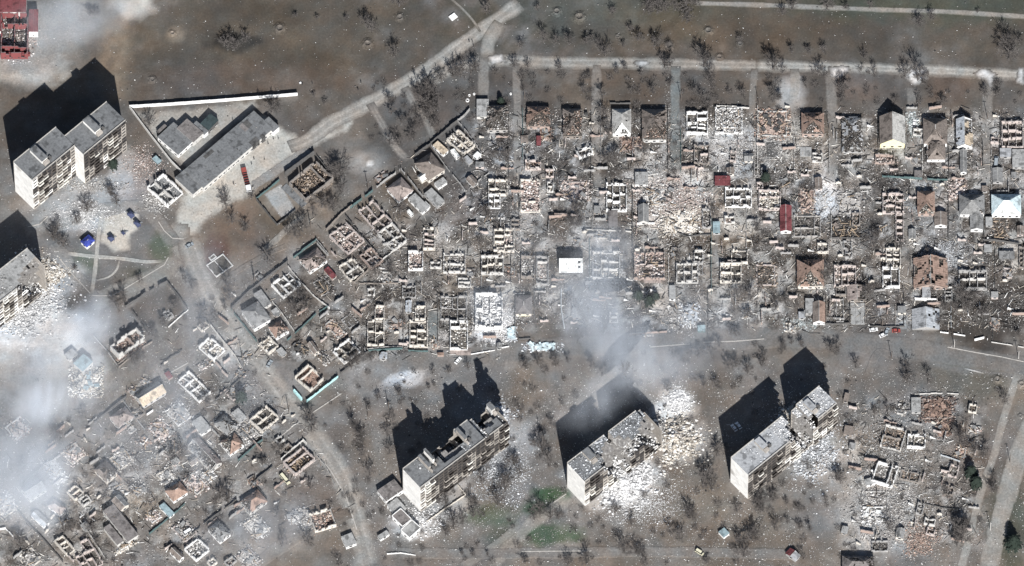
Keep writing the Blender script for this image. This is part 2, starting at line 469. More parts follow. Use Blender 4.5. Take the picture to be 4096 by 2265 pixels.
def soil(x, y):
    x = np.asarray(x, float); y = np.asarray(y, float)
    c = np.empty(x.shape + (3,)); c[:] = SC['yard']
    n = fbm(x, y, 9.0, 3); n2 = fbm(x, y, 26.0, 8); n3 = fbm(x, y, 3.0, 12)
    k = np.clip((n2 - 0.42) * 2.2, 0, 1)[..., None] * 0.55
    c = c * (1 - k) + np.array(SC['brown']) * k
    k = np.clip((n - 0.5) * 2.5, 0, 1)[..., None] * 0.5
    c = c * (1 - k) + np.array(SC['grey']) * k
    low = np.clip((1132.5 - y * 8 * CT - 1330) / 120, 0, 1)[..., None]; lf = (np.clip((1500 - (2048 + x * 8)) / 200, 0, 1) * np.clip((1132.5 - y * 8 * CT - 560) / 150, 0, 1))[..., None]
    c = c * (1 + .42 * np.maximum(low, lf * .8))
    # soot and plaster dust where houses burnt and fell
    px, py = 2048 + x * 8, 1132.5 - y * 8 * CT
    z = zone(px, py)
    m1 = fbm(x, y, 7.0, 61); m2 = fbm(x, y, 4.5, 71)
    k = (np.clip((m1 - .50) * 6, 0, 1) * z * .8)[..., None]
    c = c * (1 - k) + np.array(SC['dark']) * k
    k = (np.clip((m2 - .50) * 6, 0, 1) * z * .85)[..., None]
    c = c * (1 - k) + np.array(SC['dust']) * k
    for (bx, by, rx, ry, col, st) in BL:
        d = np.sqrt(((x - bx) / rx) ** 2 + ((y - by) / ry) ** 2)
        d = d + (n - 0.5) * 0.9 + (n3 - 0.5) * 0.45
        w = np.clip((1.12 - d) / 0.55, 0, 1) * st
        w = (w * (0.72 + 0.56 * n3))[..., None]
        w = np.clip(w, 0, 1)
        c = c * (1 - w) + col * w
    m3 = fbm(x, y, 14.0, 91); m4 = fbm(x, y, 34.0, 97)
    c = c * (0.66 + 0.68 * m3)[..., None]
    t = ((m4 - .5) * 1.6)[..., None]
    c = c * (1 + t * np.array([.16, .02, -.16]))
    return c * (0.86 + 0.28 * n3)[..., None]

# ------------------------------------------------------------------ ground: one sheet, fine under the picture, coarse beyond
gx = np.concatenate([np.arange(-1500, -300, 60), np.arange(-300, 300.1, 1.5), np.arange(360, 1501, 60)])
gy = np.concatenate([np.arange(-1500, -190, 60), np.arange(-190, 200.1, 1.5), np.arange(260, 1501, 60)])
GX, GY = np.meshgrid(gx, gy)
nx, ny = len(gx), len(gy)
V = np.stack([GX, GY, np.zeros_like(GX)], 2).reshape(-1, 3)
ii = (np.arange(ny - 1)[:, None] * nx + np.arange(nx - 1)[None]).ravel()
F = np.stack([ii, ii + 1, ii + nx + 1, ii + nx], 1)
ob('ground', np_mesh('ground', V, F, 'soil', np.concatenate([soil(GX, GY), (.42 + .58 * zone(2048 + GX * 8, 1132.5 - GY * 8 * CT))[..., None]], 2).reshape(-1, 4)), kind='structure')
ROADS = np.zeros((400, 640), bool)          # metre raster of trodden ground, kept clear of litter
def trodden(X, Y, w):
    i = np.round(Y[w] + 200).astype(int); j = np.round(X[w] + 320).astype(int)
    ok = (i >= 0) & (i < 400) & (j >= 0) & (j < 640)
    ROADS[i[ok], j[ok]] = True

# ------------------------------------------------------------------ roads, lanes and paths
_rz = [0.0]
def ribbon(name, f, pts, w, col, feather=0.35, k=0.9, tracks=False):
    """track of width w (m) along pts; its shoulders fade into the soil they lie on"""
    P = [np.array(Wd(f, *p)) for p in pts]
    # Catmull-Rom through the points
    Q = []
    for i in range(len(P) - 1):
        p0 = P[max(i - 1, 0)]; p1 = P[i]; p2 = P[i + 1]; p3 = P[min(i + 2, len(P) - 1)]
        n = max(2, int(np.hypot(*(p2 - p1)) / 1.5))
        for t in np.arange(n) / n:
            Q.append(0.5 * ((2 * p1) + (-p0 + p2) * t + (2 * p0 - 5 * p1 + 4 * p2 - p3) * t * t + (-p0 + 3 * p1 - 3 * p2 + p3) * t ** 3))
    Q.append(P[-1]); Q = np.array(Q)
    d = np.gradient(Q, axis=0); d /= np.maximum(np.hypot(d[:, 0], d[:, 1])[:, None], 1e-6)
    nrm = np.stack([-d[:, 1], d[:, 0]], 1)
    m = 13
    u = np.linspace(-1, 1, m)
    wob = 1 + (fbm(Q[:, 0], Q[:, 1], 6.0, 31) - 0.5) * 0.5
    X = Q[:, None, 0] + nrm[:, None, 0] * (u[None] * w * 0.5 * (1 + feather)) * wob[:, None]
    Y = Q[:, None, 1] + nrm[:, None, 1] * (u[None] * w * 0.5 * (1 + feather)) * wob[:, None]
    prof = np.clip((1 - np.abs(u)) / max(feather, 0.03), 0, 1) * k
    nz = fbm(X, Y, 2.5, 40)
    wgt = np.clip(prof[None] * (0.75 + 0.5 * nz), 0, 1)
    # ends fade too
    L = len(Q); e = np.minimum(np.arange(L), np.arange(L)[::-1]) / 4.0
    wgt = (wgt * np.clip(0.25 + e, 0, 1)[:, None])[..., None]
    c0 = np.array(SC[col]) * (0.85 + 0.3 * fbm(X, Y, 5.0, 44))[..., None]
    if tracks:
        tr = np.exp(-((np.abs(u) - 0.35) / 0.13) ** 2)[None, :, None]
        c0 = c0 * (1 + 0.30 * tr)
    trodden(X, Y, wgt[..., 0] > .35)
    C = soil(X, Y) * (1 - wgt) + c0 * wgt
    _rz[0] += 0.003
    Z = np.where(np.abs(u) > 0.99, -0.02, 0.04 + _rz[0])[None] * np.ones((L, 1))
    V = np.stack([X, Y, Z], 2).reshape(-1, 3)
    ii = (np.arange(L - 1)[:, None] * m + np.arange(m - 1)[None]).ravel()
    F = np.stack([ii, ii + m, ii + m + 1, ii + 1], 1)
    ob(name, np_mesh(name, V, F, 'soil', C.reshape(-1, 3)), kind='structure')

def patch(name, f, poly, col, feather=1.5, k=0.9, step=0.9):
    """paved or bare area inside a polygon, fading into the soil over its last metres"""
    Pn = np.array([Wd(f, *p) for p in poly])
    x0, y0 = Pn.min(0) - 1; x1, y1 = Pn.max(0) + 1
    X, Y = np.meshgrid(np.arange(x0, x1, step), np.arange(y0, y1, step))
    ins = np.zeros(X.shape, bool); dist = np.full(X.shape, 1e9)
    for i in range(len(Pn)):
        a = Pn[i]; b = Pn[(i + 1) % len(Pn)]
        cnd = ((a[1] > Y) != (b[1] > Y)) & (X < (b[0] - a[0]) * (Y - a[1]) / (b[1] - a[1] + 1e-12) + a[0])
        ins ^= cnd
        ab = b - a; t = np.clip(((X - a[0]) * ab[0] + (Y - a[1]) * ab[1]) / (ab @ ab), 0, 1)
        dist = np.minimum(dist, np.hypot(X - a[0] - t * ab[0], Y - a[1] - t * ab[1]))
    sd = np.where(ins, dist, -dist) + (fbm(X, Y, 3.0, 51) - 0.5) * feather * 1.2
    w = np.clip(sd / feather, 0, 1) * k
    w = np.clip(w * (0.8 + 0.4 * fbm(X, Y, 4.0, 52)), 0, 1)[..., None]
    c0 = np.array(SC[col]) * (0.85 + 0.3 * fbm(X, Y, 7.0, 53))[..., None]
    C = soil(X, Y) * (1 - w) + c0 * w
    _rz[0] += 0.003
    Z = np.where(w[..., 0] > 0.02, 0.04 + _rz[0], -0.02)
    ny_, nx_ = X.shape
    ii = (np.arange(ny_ - 1)[:, None] * nx_ + np.arange(nx_ - 1)[None])
    keep = np.maximum.reduce([w[:-1, :-1, 0], w[1:, :-1, 0], w[:-1, 1:, 0], w[1:, 1:, 0]]) > 0.0
    ii = ii[keep]
    F = np.stack([ii, ii + 1, ii + nx_ + 1, ii + nx_], 1)
    ob(name, np_mesh(name, np.stack([X, Y, Z], 2).reshape(-1, 3), F, 'soil', C.reshape(-1, 3)), kind='structure')

patch('yard', 'O', [(440,545),(470,440),(660,280),(700,310),(760,345),(830,330),(900,290),(880,330),(760,385),(700,420),(640,490),(560,530),(520,560),(490,600),(440,590)], 'sand', 3.0, .75)
patch('yard', 'O', [(335,280),(560,262),(640,250),(660,270),(560,340),(470,430),(430,400),(380,340)], 'gravel', 3.0, .6)
patch('yard', 'O', [(400,560),(470,560),(500,640),(540,740),(600,830),(560,850),(500,760),(440,700),(360,730),(350,715),(420,665),(430,600)], 'dirt', 3.0, .8)
patch('playground', 'O', [(255,545),(330,500),(350,520),(352,580),(335,590),(330,630),(290,640),(250,610)], 'sand', 2.2, .95)
patch('pavement', 'O', [(0,0),(250,0),(190,90),(150,150),(90,190),(0,195)], 'pave', 4.0, .8)
patch('paving', 'C2', [(0,540),(710,75),(800,165),(60,650)], 'pave', 0.4, .9, 0.6)
patch('paving', 'C2', [(180,700),(400,560),(590,900),(400,1010)], 'slab', 0.6, .95, 0.6)
patch('pavement', 'a02', [(0,20),(200,200),(260,380),(60,560),(0,600)], 'pave', 2.0, .5)
patch('pavement', 'D2', [(1100,-10),(1180,-10),(1200,460),(1110,460)], 'lane', 1.0, .7)
patch('garden', 'a01', [(950,905),(1260,718),(1412,915),(1110,1085)], 'brown', 1.5, .85)
patch('road', 'O', [(2300,860),(2576,905),(2576,960),(2380,940),(2270,900)], 'asphalt', 3.0, .8)
RB = ribbon
RB('dirt_road', 'a10', [(1990,30),(1860,120),(1700,230),(1500,375),(1300,520),(1150,612),(1000,700),(870,770),(700,860),(560,930),(400,1050),(250,1110)], 6.6, 'dirt', .35, .9, True)
RB('dirt_road', 'O', [(1080,205),(1160,165),(1250,152),(1400,158),(1520,158),(1620,160),(1760,162),(1900,165),(2050,168),(2200,172),(2400,180),(2576,190)], 5.2, 'dirt', .5, .75, True)
RB('dirt_road', 'O', [(1900,165),(2050,168),(2200,172),(2400,180),(2600,190)], 4.4, 'gravel', .6, .6, True)
RB('dirt_road', 'a10', [(1840,170),(1760,300),(1740,440)], 6.0, 'dirt', .4, .85)
RB('field_track', 'a20', [(1380,25),(1600,30),(1931,40),(2300,55),(2730,72),(3300,90),(3900,128)], 2.2, 'dirt', .5, .85)
RB('footpath', 'a10', [(1470,-10),(1560,70),(1640,160),(1690,240)], 0.9, 'dirt', .6, .7)
RB('lane', 'a10', [(1120,660),(1180,760),(1240,850),(1310,960),(1330,1040)], 3.4, 'lane', .5, .8, True)
RB('lane', 'a10', [(860,780),(930,900),(990,1010),(1060,1120),(1150,1210)], 3.2, 'lane', .5, .8, True)
RB('lane', 'a10', [(1720,430),(1715,560),(1715,740)], 4.6, 'lane', .3, .9)
for f, pts, w, c in (('a20', [(30,480),(38,700),(42,1000),(36,1424)], 3.4, 'lane'), ('a20', [(640,490),(635,700),(635,1000),(640,1300),(655,1424)], 4.0, 'lane'),
                     ('a20', [(1235,500),(1230,800),(1232,1100),(1238,1300)], 4.2, 'tealdust'), ('a20', [(1830,520),(1815,700),(1810,900)], 3.0, 'lane'),
                     ('a30', [(480,540),(478,700),(488,900),(490,1150),(470,1380)], 4.6, 'lane'), ('a30', [(1085,660),(1085,850),(1090,1050),(1085,1300)], 4.2, 'lane'),
                     ('a30', [(1670,590),(1655,760),(1655,1000),(1650,1200),(1640,1424)], 4.4, 'lane'), ('a30', [(200,520),(205,640),(190,760)], 4.0, 'dirt'),
                     ('D1', [(560,500),(575,800),(560,1000)], 5.0, 'lane'), ('D1', [(1080,500),(1070,800),(1060,1000)], 5.0, 'tealdust'),
                     ('B5', [(850,620),(830,900),(870,1100)], 4.4, 'lane'), ('B5', [(1960,500),(1960,800),(1930,1100)], 3.2, 'lane'),
                     ('D2', [(1060,300),(1050,600),(1030,900),(1020,1200)], 4.2, 'lane'), ('B4', [(1690,760),(1690,1000),(1680,1200)], 3.6, 'lane'),
                     ('D3', [(680,430),(670,600),(680,800)], 5.0, 'grey'), ('D3', [(1190,500),(1190,650),(1190,800)], 5.6, 'grey')):
    RB('lane', f, pts, w, c, .35, .75)
RB('road', 'O', [(900,985),(960,930),(1060,905),(1200,893),(1300,885),(1500,868),(1700,858),(1900,850),(2100,855),(2300,880),(2600,925)], 9.5, 'asphalt', .3, .8)
RB('road', 'O', [(470,600),(500,680),(550,780),(620,870),(680,950),(740,1030),(800,1110),(850,1180),(890,1280),(925,1424)], 9.0, 'dirt', .4, .72, True)
RB('road', 'O', [(60,580),(160,560),(260,530),(350,520),(400,560),(440,620)], 6.0, 'pave', .4, .6)
RB('road', 'O', [(230,760),(320,725),(400,690),(450,650)], 8.0, 'dirt', .4, .6)
RB('road', 'O', [(140,610),(180,680),(235,750)], 6.0, 'pave', .4, .6)
RB('road', 'O', [(20,1130),(150,1040),(300,950),(420,880),(560,800)], 9.0, 'mid', .4, .6)
RB('road', 'O', [(230,1424),(370,1330),(520,1230),(640,1150),(760,1070)], 9.0, 'mid', .4, .7)
RB('road', 'O', [(560,1500),(640,1424),(760,1340),(880,1290)], 5.0, 'mid', .5, .4)
RB('road', 'a32', [(2010,330),(1900,560),(1810,860),(1730,1150),(1660,1450)], 8.6, 'dirt', .2, .85)
RB('footpath', 'a32', [(1880,-20),(1770,330),(1700,600),(1625,800),(1570,1000),(1520,1200),(1450,1460)], 3.2, 'dirt', .35, .8)
RB('footpath', 'a22', [(-150,1424),(-40,1290),(60,1180),(160,1090),(330,980),(430,900)], 5.5, 'dirt', .4, .7)
RB('footpath', 'a12', [(1560,1424),(1750,1300),(1900,1190),(1990,1100)], 3.5, 'dirt', .4, .6)
RB('footpath', 'O', [(1000,1390),(1200,1392),(1400,1390),(1700,1388),(2000,1395)], 4.5, 'grey', .4, .7)
RB('footpath', 'a01', [(775,170),(745,330),(728,500),(712,650),(690,800)], 1.9, 'gravel', .2, .8)
RB('footpath', 'a01', [(510,488),(700,510),(900,525),(1100,550),(1220,545)], 1.9, 'gravel', .2, .8)
RB('footpath', 'a01', [(900,540),(880,610),(820,665),(725,690)], 0.9, 'gravel', .2, .8)
RB('footpath', 'C3', [(930,20),(700,120),(480,240),(330,330),(200,420),(60,560)], 2.2, 'mid', .4, .7)
RB('footpath', 'C2', [(180,1417),(330,1290),(520,1110),(700,980)], 2.4, 'dirt', .4, .7)
RB('footpath', 'D4', [(860,1170),(700,1120),(560,1417)], 3.0, 'mid', .4, .5)
for q in ([(2440,185),(2470,172),(2510,182),(2500,205),(2492,232),(2478,205)], [(2285,170),(2330,172),(2335,200),(2300,215),(2275,195)], [(1585,155),(1612,148),(1640,158),(1612,170)], [(1225,140),(1262,138),(1275,158),(1235,165)], [(2080,165),(2140,168),(2120,200),(2090,198)], [(2560,170),(2576,170),(2576,215),(2555,205)]):
    patch('dust_patch', 'O', q, 'white', 2.2, .8)
# thin pale kerb lines and lane markings
def kerb(f, pts, w=0.34, h=0.32, name='kerb', m='slab_edge', closed=False):
    mb = MB()
    P = [Vector(Wd(f, *p)) for p in pts]
    for a, b in zip(P[:-1], P[1:]):
        d = (b - a); L = d.length; d.normalize(); n = Vector((-d.y, d.x))
        k = max(1, int(L / 4.0))
        for i in range(k):
            p = a + d * (L * i / k + 0.04); q = a + d * (L * (i + 1) / k - 0.04)
            mb.hexa([(p.x+n.x*-w/2, p.y-n.y*w/2, -.02), (q.x-n.x*w/2, q.y-n.y*w/2, -.02), (q.x+n.x*w/2, q.y+n.y*w/2, -.02), (p.x+n.x*w/2, p.y+n.y*w/2, -.02),
                     (p.x+n.x*-w/2, p.y-n.y*w/2, h), (q.x-n.x*w/2, q.y-n.y*w/2, h), (q.x+n.x*w/2, q.y+n.y*w/2, h), (p.x+n.x*w/2, p.y+n.y*w/2, h)])
    ob(name, mb.mesh(name, m), kind='structure')
for f, pts in (('a01', [(690,805),(760,810),(850,805),(950,750),(1100,660),(1240,575),(1270,520)]), ('a01', [(450,530),(540,640),(680,790)]),
               ('a01', [(1195,250),(1240,320),(1300,375),(1390,380)]), ('D3', [(0,1060),(250,1040),(520,1020)]), ('D3', [(690,1000),(1100,985),(1470,955)]),
               ('D4', [(1590,1060),(1900,1120),(2300,1190),(2576,1250)]), ('C4', [(1290,1195),(1480,1070),(1660,950)]), ('C7', [(1250,240),(1400,120),(1520,20)]),
               ('a22', [(70,1315),(300,1312),(600,1310)]), ('a12', [(450,570),(560,700),(680,900),(760,1150)]), ('a01', [(210,290),(300,270),(360,210)]),
               ('a02', [(1260,-20),(1420,-110)]), ('a22', [(285,965),(410,880)])):
    kerb(f, pts, 0.42)
for f, a, b in (('D4', (1810,1335), (2060,1397)), ('D4', (2065,1155), (2130,1165))):
    ribbon('road_marking', f, [a, ((a[0]+b[0])/2, (a[1]+b[1])/2), b], 0.7, 'white', .1, .7)
# ------------------------------------------------------------------ oriented footprints from the photograph
def rectQ(f, q, z):
    """corner pixels -> centre x, y, width, depth, heading.  q: (x0,y0,x1,y1) or three corners left/top/right"""
    if len(q) == 4:
        q = (q[0], q[1], q[2], q[1], q[2], q[3])
    a = Vector(Wd(f, q[0], q[1], z)); b = Vector(Wd(f, q[2], q[3], z)); c = Vector(Wd(f, q[4], q[5], z))
    u = b - a; w = u.length; u.normalize()
    n = Vector((u.y, -u.x))
    d = max((c - b).dot(n), 0.6)
    ctr = a + u * (w / 2) + n * (d / 2)
    return ctr.x, ctr.y, w, d, math.atan2(u.y, u.x)

# ------------------------------------------------------------------ parts of houses
def wall_part(root, rn, name, ax, ay, bx, by, t, h, m, rag=0.25, openings=True, z0=0.0, gaps=0.0):
    """one wall with crumbled top and window openings; returns its openings"""
    L = math.hypot(bx - ax, by - ay)
    if L < 0.3: return
    n = max(1, int(round(L / 0.85)))
    mb = MB(); hh = h
    run = 1.0
    for i in range(n):
        x0, x1 = L * i / n, L * (i + 1) / n
        if rn.random() < 0.45: run = 1 - rag * rn.random() ** 1.3
        if rn.random() < gaps: run = 0.25
        hh = max(0.25, h * run)
        op = openings and (i % 4 == 2) and n > 3
        if op and hh > 1.0:
            mb.box(x0, -t/2, z0, x1, t/2, z0 + min(0.9, hh))
            if hh > 2.35: mb.box(x0, -t/2, z0 + 2.1, x1, t/2, z0 + hh)
            q = 2
            while hh > 2.9 * q + 0.2:
                mb.v = mb.v; break
        else:
            mb.box(x0, -t/2, z0, x1, t/2, z0 + hh)
    ob(name, mb.mesh(name, m), root, (ax, ay, 0), math.atan2(by - ay, bx - ax))

def rubble_part(root, rn, w, d, n, pal, zmax=0.5, cx=0.0, cy=0.0, smin=0.25, smax=1.0, name='rubble', dome=True, tilt=0.35):
    rng = np.random.default_rng(rn.randrange(1 << 30))
    x = rng.uniform(-0.5, 0.5, n); y = rng.uniform(-0.5, 0.5, n)
    hgt = zmax * (np.clip(1 - (2 * x) ** 2, 0, 1) * np.clip(1 - (2 * y) ** 2, 0, 1)) ** 0.5 if dome else np.full(n, zmax)
    z = 0.12 + hgt * rng.uniform(0.15, 1, n)
    P = np.stack([cx + x * w, cy + y * d, z], 1)
    s = smin + (smax - smin) * rng.random(n) ** 2.2
    SZ = np.stack([s, s * rng.uniform(0.4, 1, n), np.minimum(s * rng.uniform(0.2, 0.6, n), 0.5)], 1)
    return ob(name, pieces_mesh(name, P, SZ, rng, 'rubble_' + pal, tilt, .45), root, kind='stuff')

def mound_part(root, rn, w, d, h, pal, cx=0.0, cy=0.0):
    n = 9
    mb = MB()
    for j in range(n):
        for i in range(n):
            u, v = i / (n - 1) * 2 - 1, j / (n - 1) * 2 - 1
            k = max(0, 1 - u * u) ** 0.5 * max(0, 1 - v * v) ** 0.5
            mb.v.append((cx + u * w / 2 * 1.04, cy + v * d / 2 * 1.04, -0.02 + h * k * (0.6 + 0.8 * rn.random())))
    for j in range(n - 1):
        for i in range(n - 1):
            q = j * n + i; mb.f.append((q, q + 1, q + n + 1, q + n))
    return ob('rubble_mound', mb.mesh('rubble_mound', {'brick': 'wall_brick', 'pink': 'wall_pink', 'rust': 'roof_orange', 'char': 'floor_dirt', 'brown': 'floor_dirt',
              'white': 'wall_pale', 'slate': 'wall_slate', 'cream': 'wall_cream', 'pale': 'wall_pale'}.get(pal, 'wall_dusty')), root)

def beam_part(root, rn, name, x, y, z, L, rz, ry, m='charred_timber', s=0.26):
    me = cached(('beam', m, round(L), s), lambda: MB().box(-round(L)/2, -s/2, -s/2, round(L)/2, s/2, s/2).mesh('beam', m))
    return ob(name, me, root, (x, y, z), rot=(0, ry, rz))

def sheet_part(root, rn, x, y, z, w, d, m, name='fallen_sheet'):
    k = ('sheet', round(w), round(d), m)
    def mk():
        mb = MB(); n = 4; W_, D_ = max(1, round(w)), max(1, round(d))
        for i in range(n):
            mb.box(-W_/2 + W_*i/n, -D_/2, (0.05 if i % 2 else 0), -W_/2 + W_*(i+1)/n, D_/2, (0.13 if i % 2 else 0.08))
        return mb.mesh('sheet', m)
    return ob(name, cached(k, mk), root, (x, y, z), rot=(rn.uniform(-.3, .3), rn.uniform(-.3, .3), rn.uniform(0, 3.14)))

def slope_part(root, rn, name, eL, eR, tR, tL, m, dmg=0.0, cell=1.15, rafters=True):
    """roof plane built of separate sheets between eave (eL,eR) and top (tR,tL); damaged planes lose clusters of sheets"""
    eL, eR, tR, tL = [Vector(p) for p in (eL, eR, tR, tL)]
    nu = max(2, int((eR - eL).length / cell)); nv = max(2, int(((tL + tR) / 2 - (eL + eR) / 2).length / cell))
    nrm = (eR - eL).cross((tL + tR) / 2 - eL).normalized()
    if nrm.z < 0: nrm = -nrm
    mb = MB(); sx, sy = rn.random() * 50, rn.random() * 50
    g = 0.03
    def P(a, b):
        return (eL * (1 - a) + eR * a) * (1 - b) + (tL * (1 - a) + tR * a) * b
    for j in range(nv):
        for i in range(nu):
            if dmg > 0:
                nz = float(vnoise(np.array([sx + i * 1.0]), np.array([sy + j * 1.0]), 2.2, 5)[0]) * 0.75 + rn.random() * 0.25
                if nz < dmg * 0.95: continue
            a0, a1 = (i + g) / nu, (i + 1 - g) / nu; b0, b1 = (j + g * .5) / nv, (j + 1 + g) / nv
            o = nrm * (rn.uniform(-.03, .03) + (rn.uniform(-.1, .25) if rn.random() < dmg else 0) + 0.05 * (j % 2))
            th = nrm * 0.07
            q = [P(a0, b0) + o, P(a1, b0) + o, P(a1, min(b1, 1)) + o, P(a0, min(b1, 1)) + o]
            if (q[0] - q[1]).length < 0.02 and (q[2] - q[3]).length < 0.02: continue
            mb.hexa(q + [p + th for p in q])
    if mb.f: ob(name, mb.mesh(name, m), root)
    if rafters and dmg >= 0.3:
        k = max(3, int((eR - eL).length / 1.5))
        for i in range(k + 1):
            a = i / k
            if rn.random() < 0.2: continue
            p, q = P(a, 0) - nrm * .12, P(a, 1) - nrm * .12
            if (p - q).length < 0.8: continue
            d = q - p
            L = d.length
            rb = cached(('rafter', round(L * 2)), lambda: MB().box(0, -.09, -.09, round(L * 2) / 2, .09, .09).mesh('rafter', 'charred_timber'))
            o = ob('rafter', rb, root, p)
            o.rotation_euler = (0, -math.atan2(d.z, math.hypot(d.x, d.y)), math.atan2(d.y, d.x))

def panes(root, rn, w, d, h, sides='sw', m='glass_dark', two=False):
    """windows set into the outside of the walls that face the sun"""
    me = cached(('pane', m), lambda: MB().box(-.6, -.05, -.6, .6, .05, .6).mesh('window', m))
    fr = cached('sill', lambda: MB().box(-.75, -.12, -.72, .75, .06, -.62).mesh('sill', 'wall_white'))
    for fl in range(2 if two else 1):
        zc = 1.5 + 2.9 * fl
        if zc + .6 > h: break
        if 's' in sides:
            n = max(1, int(w / 3.2))
            for i in range(n):
                o = ob('window', me, root, (-w/2 + w * (i + .5) / n, -d/2 - .03, zc))
                ob('sill', fr, o, (0, -.03, 0))
        if 'w' in sides:
            n = max(1, int(d / 3.4))
            for i in range(n):
                o = ob('window', me, root, (-w/2 - .03, -d/2 + d * (i + .5) / n, zc), math.pi / 2)
                ob('sill', fr, o, (0, .03, 0), math.pi)

def shell(root, rn, x, y, w, d, h, m, rag, t=0.5, gaps=0.0, openings=True, walls='nsew'):
    """four outer walls around centre x, y"""
    x0, x1, y0, y1 = x - w/2, x + w/2, y - d/2, y + d/2
    k = t / 2
    if 's' in walls: wall_part(root, rn, 'outer_wall', x0, y0 + k, x1, y0 + k, t, h, m, rag, openings, gaps=gaps)
    if 'n' in walls: wall_part(root, rn, 'outer_wall', x0, y1 - k, x1, y1 - k, t, h, m, rag, openings, gaps=gaps)
    if 'w' in walls: wall_part(root, rn, 'outer_wall', x0 + k, y0 + t, x0 + k, y1 - t, t, h, m, rag, openings, gaps=gaps)
    if 'e' in walls: wall_part(root, rn, 'outer_wall', x1 - k, y0 + t, x1 - k, y1 - t, t, h, m, rag, openings, gaps=gaps)

# ---- kinds of building; every one takes a rectangle centred on x, y in the frame of its root
def k_ruin(root, rn, x, y, w, d, h=2.9, cols=(), rows=(), c='cream', pal='dusty', rub=1.0, rag=0.45, t=0.46, floor='floor_dirt', rows2=None, zr=0.12, beams=0, gaps=0.10, walls='nsew', inner=None, **k):
    m = 'wall_' + c
    if h > 2: h *= 1.12
    ob('floor', MB().box(x - w/2 + .1, y - d/2 + .1, -.05, x + w/2 - .1, y + d/2 - .1, .28).mesh('floor', floor), root)
    shell(root, rn, x, y, w, d, h, m, rag, t, gaps, walls=walls)
    x0, x1, y1, y0 = x - w/2 + t, x + w/2 - t, y + d/2 - t, y - d/2 + t
    tw = 0.34; m2 = 'wall_' + (inner or c)
    xs = [x0 + (x1 - x0) * q for q in cols]
    edges = [x0] + xs + [x1]
    for q in rows:
        yy = y1 - (y1 - y0) * q
        for a, b in zip(edges[:-1], edges[1:]):
            off = rn.uniform(-.6, .6) if len(edges) > 2 else 0
            if rn.random() < .16: continue
            wall_part(root, rn, 'partition_wall', a + tw/2 + .01, yy + off, b - tw/2 - .01, yy + off, tw, h * 0.96, m2, rag * 1.2, False, gaps=gaps)
    yb = [y1] + [y1 - (y1 - y0) * q for q in rows] + [y0]
    for q in xs:
        for a, b in zip(yb[:-1], yb[1:]):
            if rn.random() < .14 or a - b < 1: continue
            wall_part(root, rn, 'partition_wall', q, b + .02, q, a - .02, tw, h * 0.985, m2, rag * 1.2, False, gaps=gaps)
    for a, b in zip(edges[:-1], edges[1:]):
        for e, g_ in zip(yb[:-1], yb[1:]):
            if h > 2 and rub > 0 and rn.random() < .22: rubble_part(root, rn, (b - a) * .9, (e - g_) * .9, int((b - a) * (e - g_) * 4), rn.choice(('pale', 'dusty', 'pink', 'cream')), 1.0, (a + b) / 2, (e + g_) / 2, .2, .9, 'room_rubble')
    if len(rows) + len(cols) > 1 and rub < 1.3: rub *= .45
    n = int(w * d * 2.2 * rub)
    if n: rubble_part(root, rn, w - t * 2, d - t * 2, n, pal, zr + .25, x, y, .2, .8 + .15 * min(rub, 3), dome=False, tilt=.3)
    if h > 2.2 and rub > 0: rubble_part(root, rn, w * 1.35, d * 1.3, int(w * d * 1.1), pal if pal != 'char' else 'dusty', .15, x, y, .2, .8, 'spilled_rubble', dome=False)
    for i in range(beams):
        beam_part(root, rn, 'fallen_beam', x + rn.uniform(-.4, .4) * w, y + rn.uniform(-.4, .4) * d, .9 + rn.random(), rn.choice((3, 4, 5, 6)), rn.choice((0, 1.57, rn.uniform(0, 3))), rn.uniform(-.25, .25), rn.choice(('charred_timber', 'pale_timber')))

def k_heap(root, rn, x, y, w, d, h=1.6, c='brick', pal='brick', rub=1.0, sheets=4, sheet='roof_grey', beams=6, stump=1.3, zr=None, walls='nsew', dens=3.0, **k):
    zr = zr if zr is not None else 1.1
    mound_part(root, rn, w * .98, d * .98, zr * .7, pal, x, y)
    if stump: shell(root, rn, x, y, w, d, stump, 'wall_' + c, .75, .5, .22, False, walls)
    rubble_part(root, rn, w * 1.3, d * 1.3, int(w * d * dens * 1.5 * rub), pal, zr + .25, x, y, .2, 1.05)
    for i in range(sheets):
        sheet_part(root, rn, x + rn.uniform(-.4, .4) * w, y + rn.uniform(-.4, .4) * d, .7 + zr * .8, rn.choice((1, 2, 2, 3)), rn.choice((1, 2)), sheet)
    for i in range(beams):
        beam_part(root, rn, 'fallen_beam', x + rn.uniform(-.45, .45) * w, y + rn.uniform(-.45, .45) * d, .6 + zr * .8, rn.choice((3, 4, 5)), rn.uniform(0, 3.1), rn.uniform(-.3, .3), rn.choice(('charred_timber', 'charred_timber', 'pale_timber')))

def attic(root, rn, x, y, w, d, h, pal, n=1.6):
    ob('ceiling', MB().box(x - w/2 + .3, y - d/2 + .3, h - .35, x + w/2 - .3, y + d/2 - .3, h - .15).mesh('ceiling', 'floor_dirt'), root)
    o = rubble_part(root, rn, w * .9, d * .9, int(w * d * n), pal, .5, x, y, .25, .9, 'attic_rubble', dome=False)
    o.location.z = h - .2

